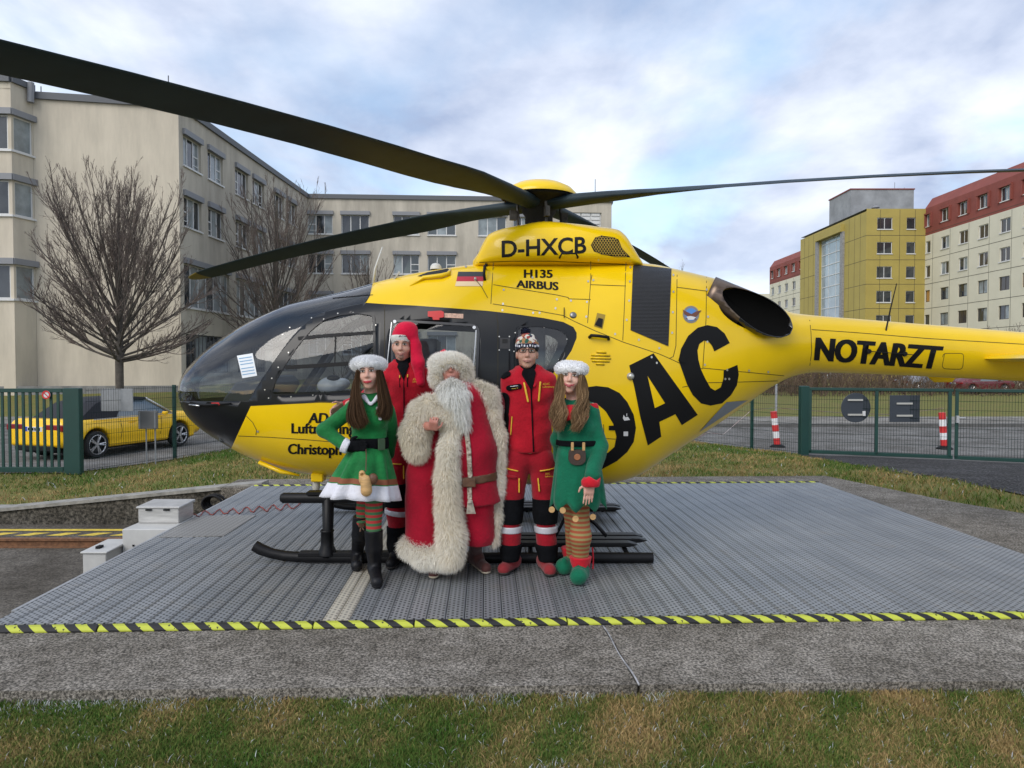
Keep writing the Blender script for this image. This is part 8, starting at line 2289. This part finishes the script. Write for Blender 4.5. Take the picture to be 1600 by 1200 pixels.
def bare_tree(lab, base, H, clear, spread, seed, nmain=34, trunk_r=.2, twigs=1.0):
    rs = np.random.RandomState(seed); base = np.array(base, float)
    t = thing('bare_tree', lab, 'tree', tuple(base), 'bare trees by the beige building')
    top = base + [0, 0, H]
    tr = np.array([base + [0, 0, -.2], base + [0, 0, clear * .5], base + [0, 0, clear], base + [.05, 0, clear + .25 * (H - clear)], base + [0, .05, clear + .55 * (H - clear)], base + [.1, 0, H * .86]])
    trunk = [(tr, np.array([trunk_r * 1.25, trunk_r, trunk_r, trunk_r * .7, trunk_r * .4, .015]))]
    limbs = []; tw = []
    def grow(p, d, L, r, lev):
        k = 6 if lev < 2 else 4; pts = [p]; dd = d.copy()
        for i in range(k - 1):
            dd = dd + rs.normal(0, .07, 3) + np.array([0, 0, .10 if lev < 2 else .09]); dd /= np.linalg.norm(dd)
            pts.append(pts[-1] + dd * L / (k - 1))
        pts = np.array(pts); rad = np.linspace(r, max(r * .3, .005), k)
        (limbs if lev == 0 else tw).append((pts, rad))
        if lev >= 3: return
        nb = int({0: 10, 1: 6, 2: 4}[lev] * twigs)
        for i in range(nb):
            f = rs.uniform(.18, .95); ii = f * (k - 1); i0 = int(ii); q = pts[i0] + (pts[min(i0 + 1, k - 1)] - pts[i0]) * (ii - i0)
            ax = pts[min(i0 + 1, k - 1)] - pts[max(i0 - 1, 0)]; ax /= np.linalg.norm(ax)
            v = ax + rs.normal(0, .33, 3); v[2] += .12; v /= np.linalg.norm(v)
            grow(q, v, L * rs.uniform(.28, .5) * (1.1 - .5 * f), max(r * .40, .0038), lev + 1)
    for i in range(nmain):
        f = (i + .5) / nmain; z = clear + (H - clear) * .32 * f ** 1.3
        az = i * 2.39996 + rs.uniform(-.3, .3); el = R(4 + 76 * f ** .95 + rs.uniform(-6, 6))
        d = np.array([math.cos(az) * math.cos(el), math.sin(az) * math.cos(el), math.sin(el)])
        reach = spread * (1 - f) ** .6 + (H - z + base[2] * 0) * .95 * f ** .8
        L = max(min(spread / max(math.cos(el), .15) * rs.uniform(.85, 1.08), (H - z) * .74 / max(math.sin(el), .2)), 1.0)
        grow(base + np.array([0, 0, z]), d, L, trunk_r * (.25 + .10 * (1 - f)), 0)
    V, F = tubes_np(trunk, 10); mesh_np('trunk', V, F, M_bark, t, smooth=True)
    V, F = tubes_np(limbs, 5); mesh_np('limbs', V, F, M_bark, t, smooth=True)
    V, F = tubes_np(tw, 3); o = mesh_np('crown', V, F, M_twig, t); o['kind'] = 'stuff'
    return t
q = P(187, 606, 31); bare_tree('large bare fan shaped tree in front of the beige gable', (q.x, q.y, hz_(q.x, q.y)), P(187, 243, 31).z - hz_(q.x, q.y), P(187, 566, 31).z - hz_(q.x, q.y), 3.9, 3, nmain=60, trunk_r=.17, twigs=1.12)
q = P(432, 606, 42); bare_tree('bare tree standing in the inner corner of the beige building', (q.x, q.y, hz_(q.x, q.y)), P(432, 268, 42).z - hz_(q.x, q.y), 2.0, 3.8, 8, nmain=46, trunk_r=.18, twigs=1.05)
q = P(575, 606, 48); bare_tree('smaller bare tree above the cockpit roof before the rear wing', (q.x, q.y, hz_(q.x, q.y)), P(575, 372, 48).z - hz_(q.x, q.y), 1.8, 3.0, 13, nmain=24, trunk_r=.15, twigs=.8)
q = P(1055, 606, 95); bare_tree('thin far bare tree top rising behind the exhaust', (q.x, q.y, 0), P(1055, 396, 95).z, 5, 3.2, 17, nmain=14, trunk_r=.15, twigs=.8)
q = P(1575, 606, 60); bare_tree('bare tree beside the cream facade at the right edge', (q.x, q.y, 0), P(1575, 505, 60).z, 1.5, 2.6, 19, nmain=14, trunk_r=.1, twigs=.8)
# brown hedge and undergrowth beyond the road on the right
rs = np.random.RandomState(31)
N = 5200; hx = rs.uniform(-12, 75, N); hy = rs.uniform(47, 62, N)
hh = rs.uniform(1.2, 3.2, N) * (1 + .3 * np.sin(hx * .35)); z0 = hgt(hx, hy)
near = (hy < 49.5); hh[near] *= .45
cd = (np.abs(hx - P(1531, 600, 52).x) < 3.2) & (hy < 54); hh[cd] *= .25
segs = []
k = 4
t4 = np.linspace(0, 1, k)
for i in range(N):
    d = np.array([rs.normal(0, .35), rs.normal(0, .2), 1]) * hh[i]
    pts = np.array([hx[i], hy[i], z0[i]]) + t4[:, None] * d + np.cumsum(rs.normal(0, .09, (k, 3)), 0)
    segs.append((pts, np.linspace(.03, .008, k)))
    for j in range(2):
        q = pts[rs.randint(1, 3)]; d2 = np.array([rs.normal(0, .5), rs.normal(0, .4), .6]) * .8
        segs.append((np.array([q, q + d2 * .5, q + d2]), np.array([.014, .011, .006])))
V, F = tubes_np(segs, 3)
o = mesh_np('brushwood', V, F, mat('brushwood', (0.11, 0.075, 0.05), rough=.95, var=.4, scale=.8))
tag(o, 'brown leafless brushwood along the verge beyond the road', 'brushwood', kind='stuff')
# far treeline behind everything
N = 2600; hx = rs.uniform(-90, 120, N); hy = rs.uniform(200, 230, N); segs = []
for i in range(N):
    H_ = rs.uniform(5, 10) * (1 + .2 * math.sin(hx[i] * .07)); p = np.array([hx[i], hy[i], 0.])
    segs.append((np.array([p, p + [rs.normal(0, .5), 0, H_ * .6], p + [rs.normal(0, 1.5), 0, H_]]), np.array([.35, .25, .05])))
V, F = tubes_np(segs, 3)
tag(mesh_np('distant_wood', V, F, mat('distant_wood', (0.075, 0.06, 0.05), rough=1, var=.3, scale=.1)), 'bare distant wood along the horizon', 'wood', kind='stuff')
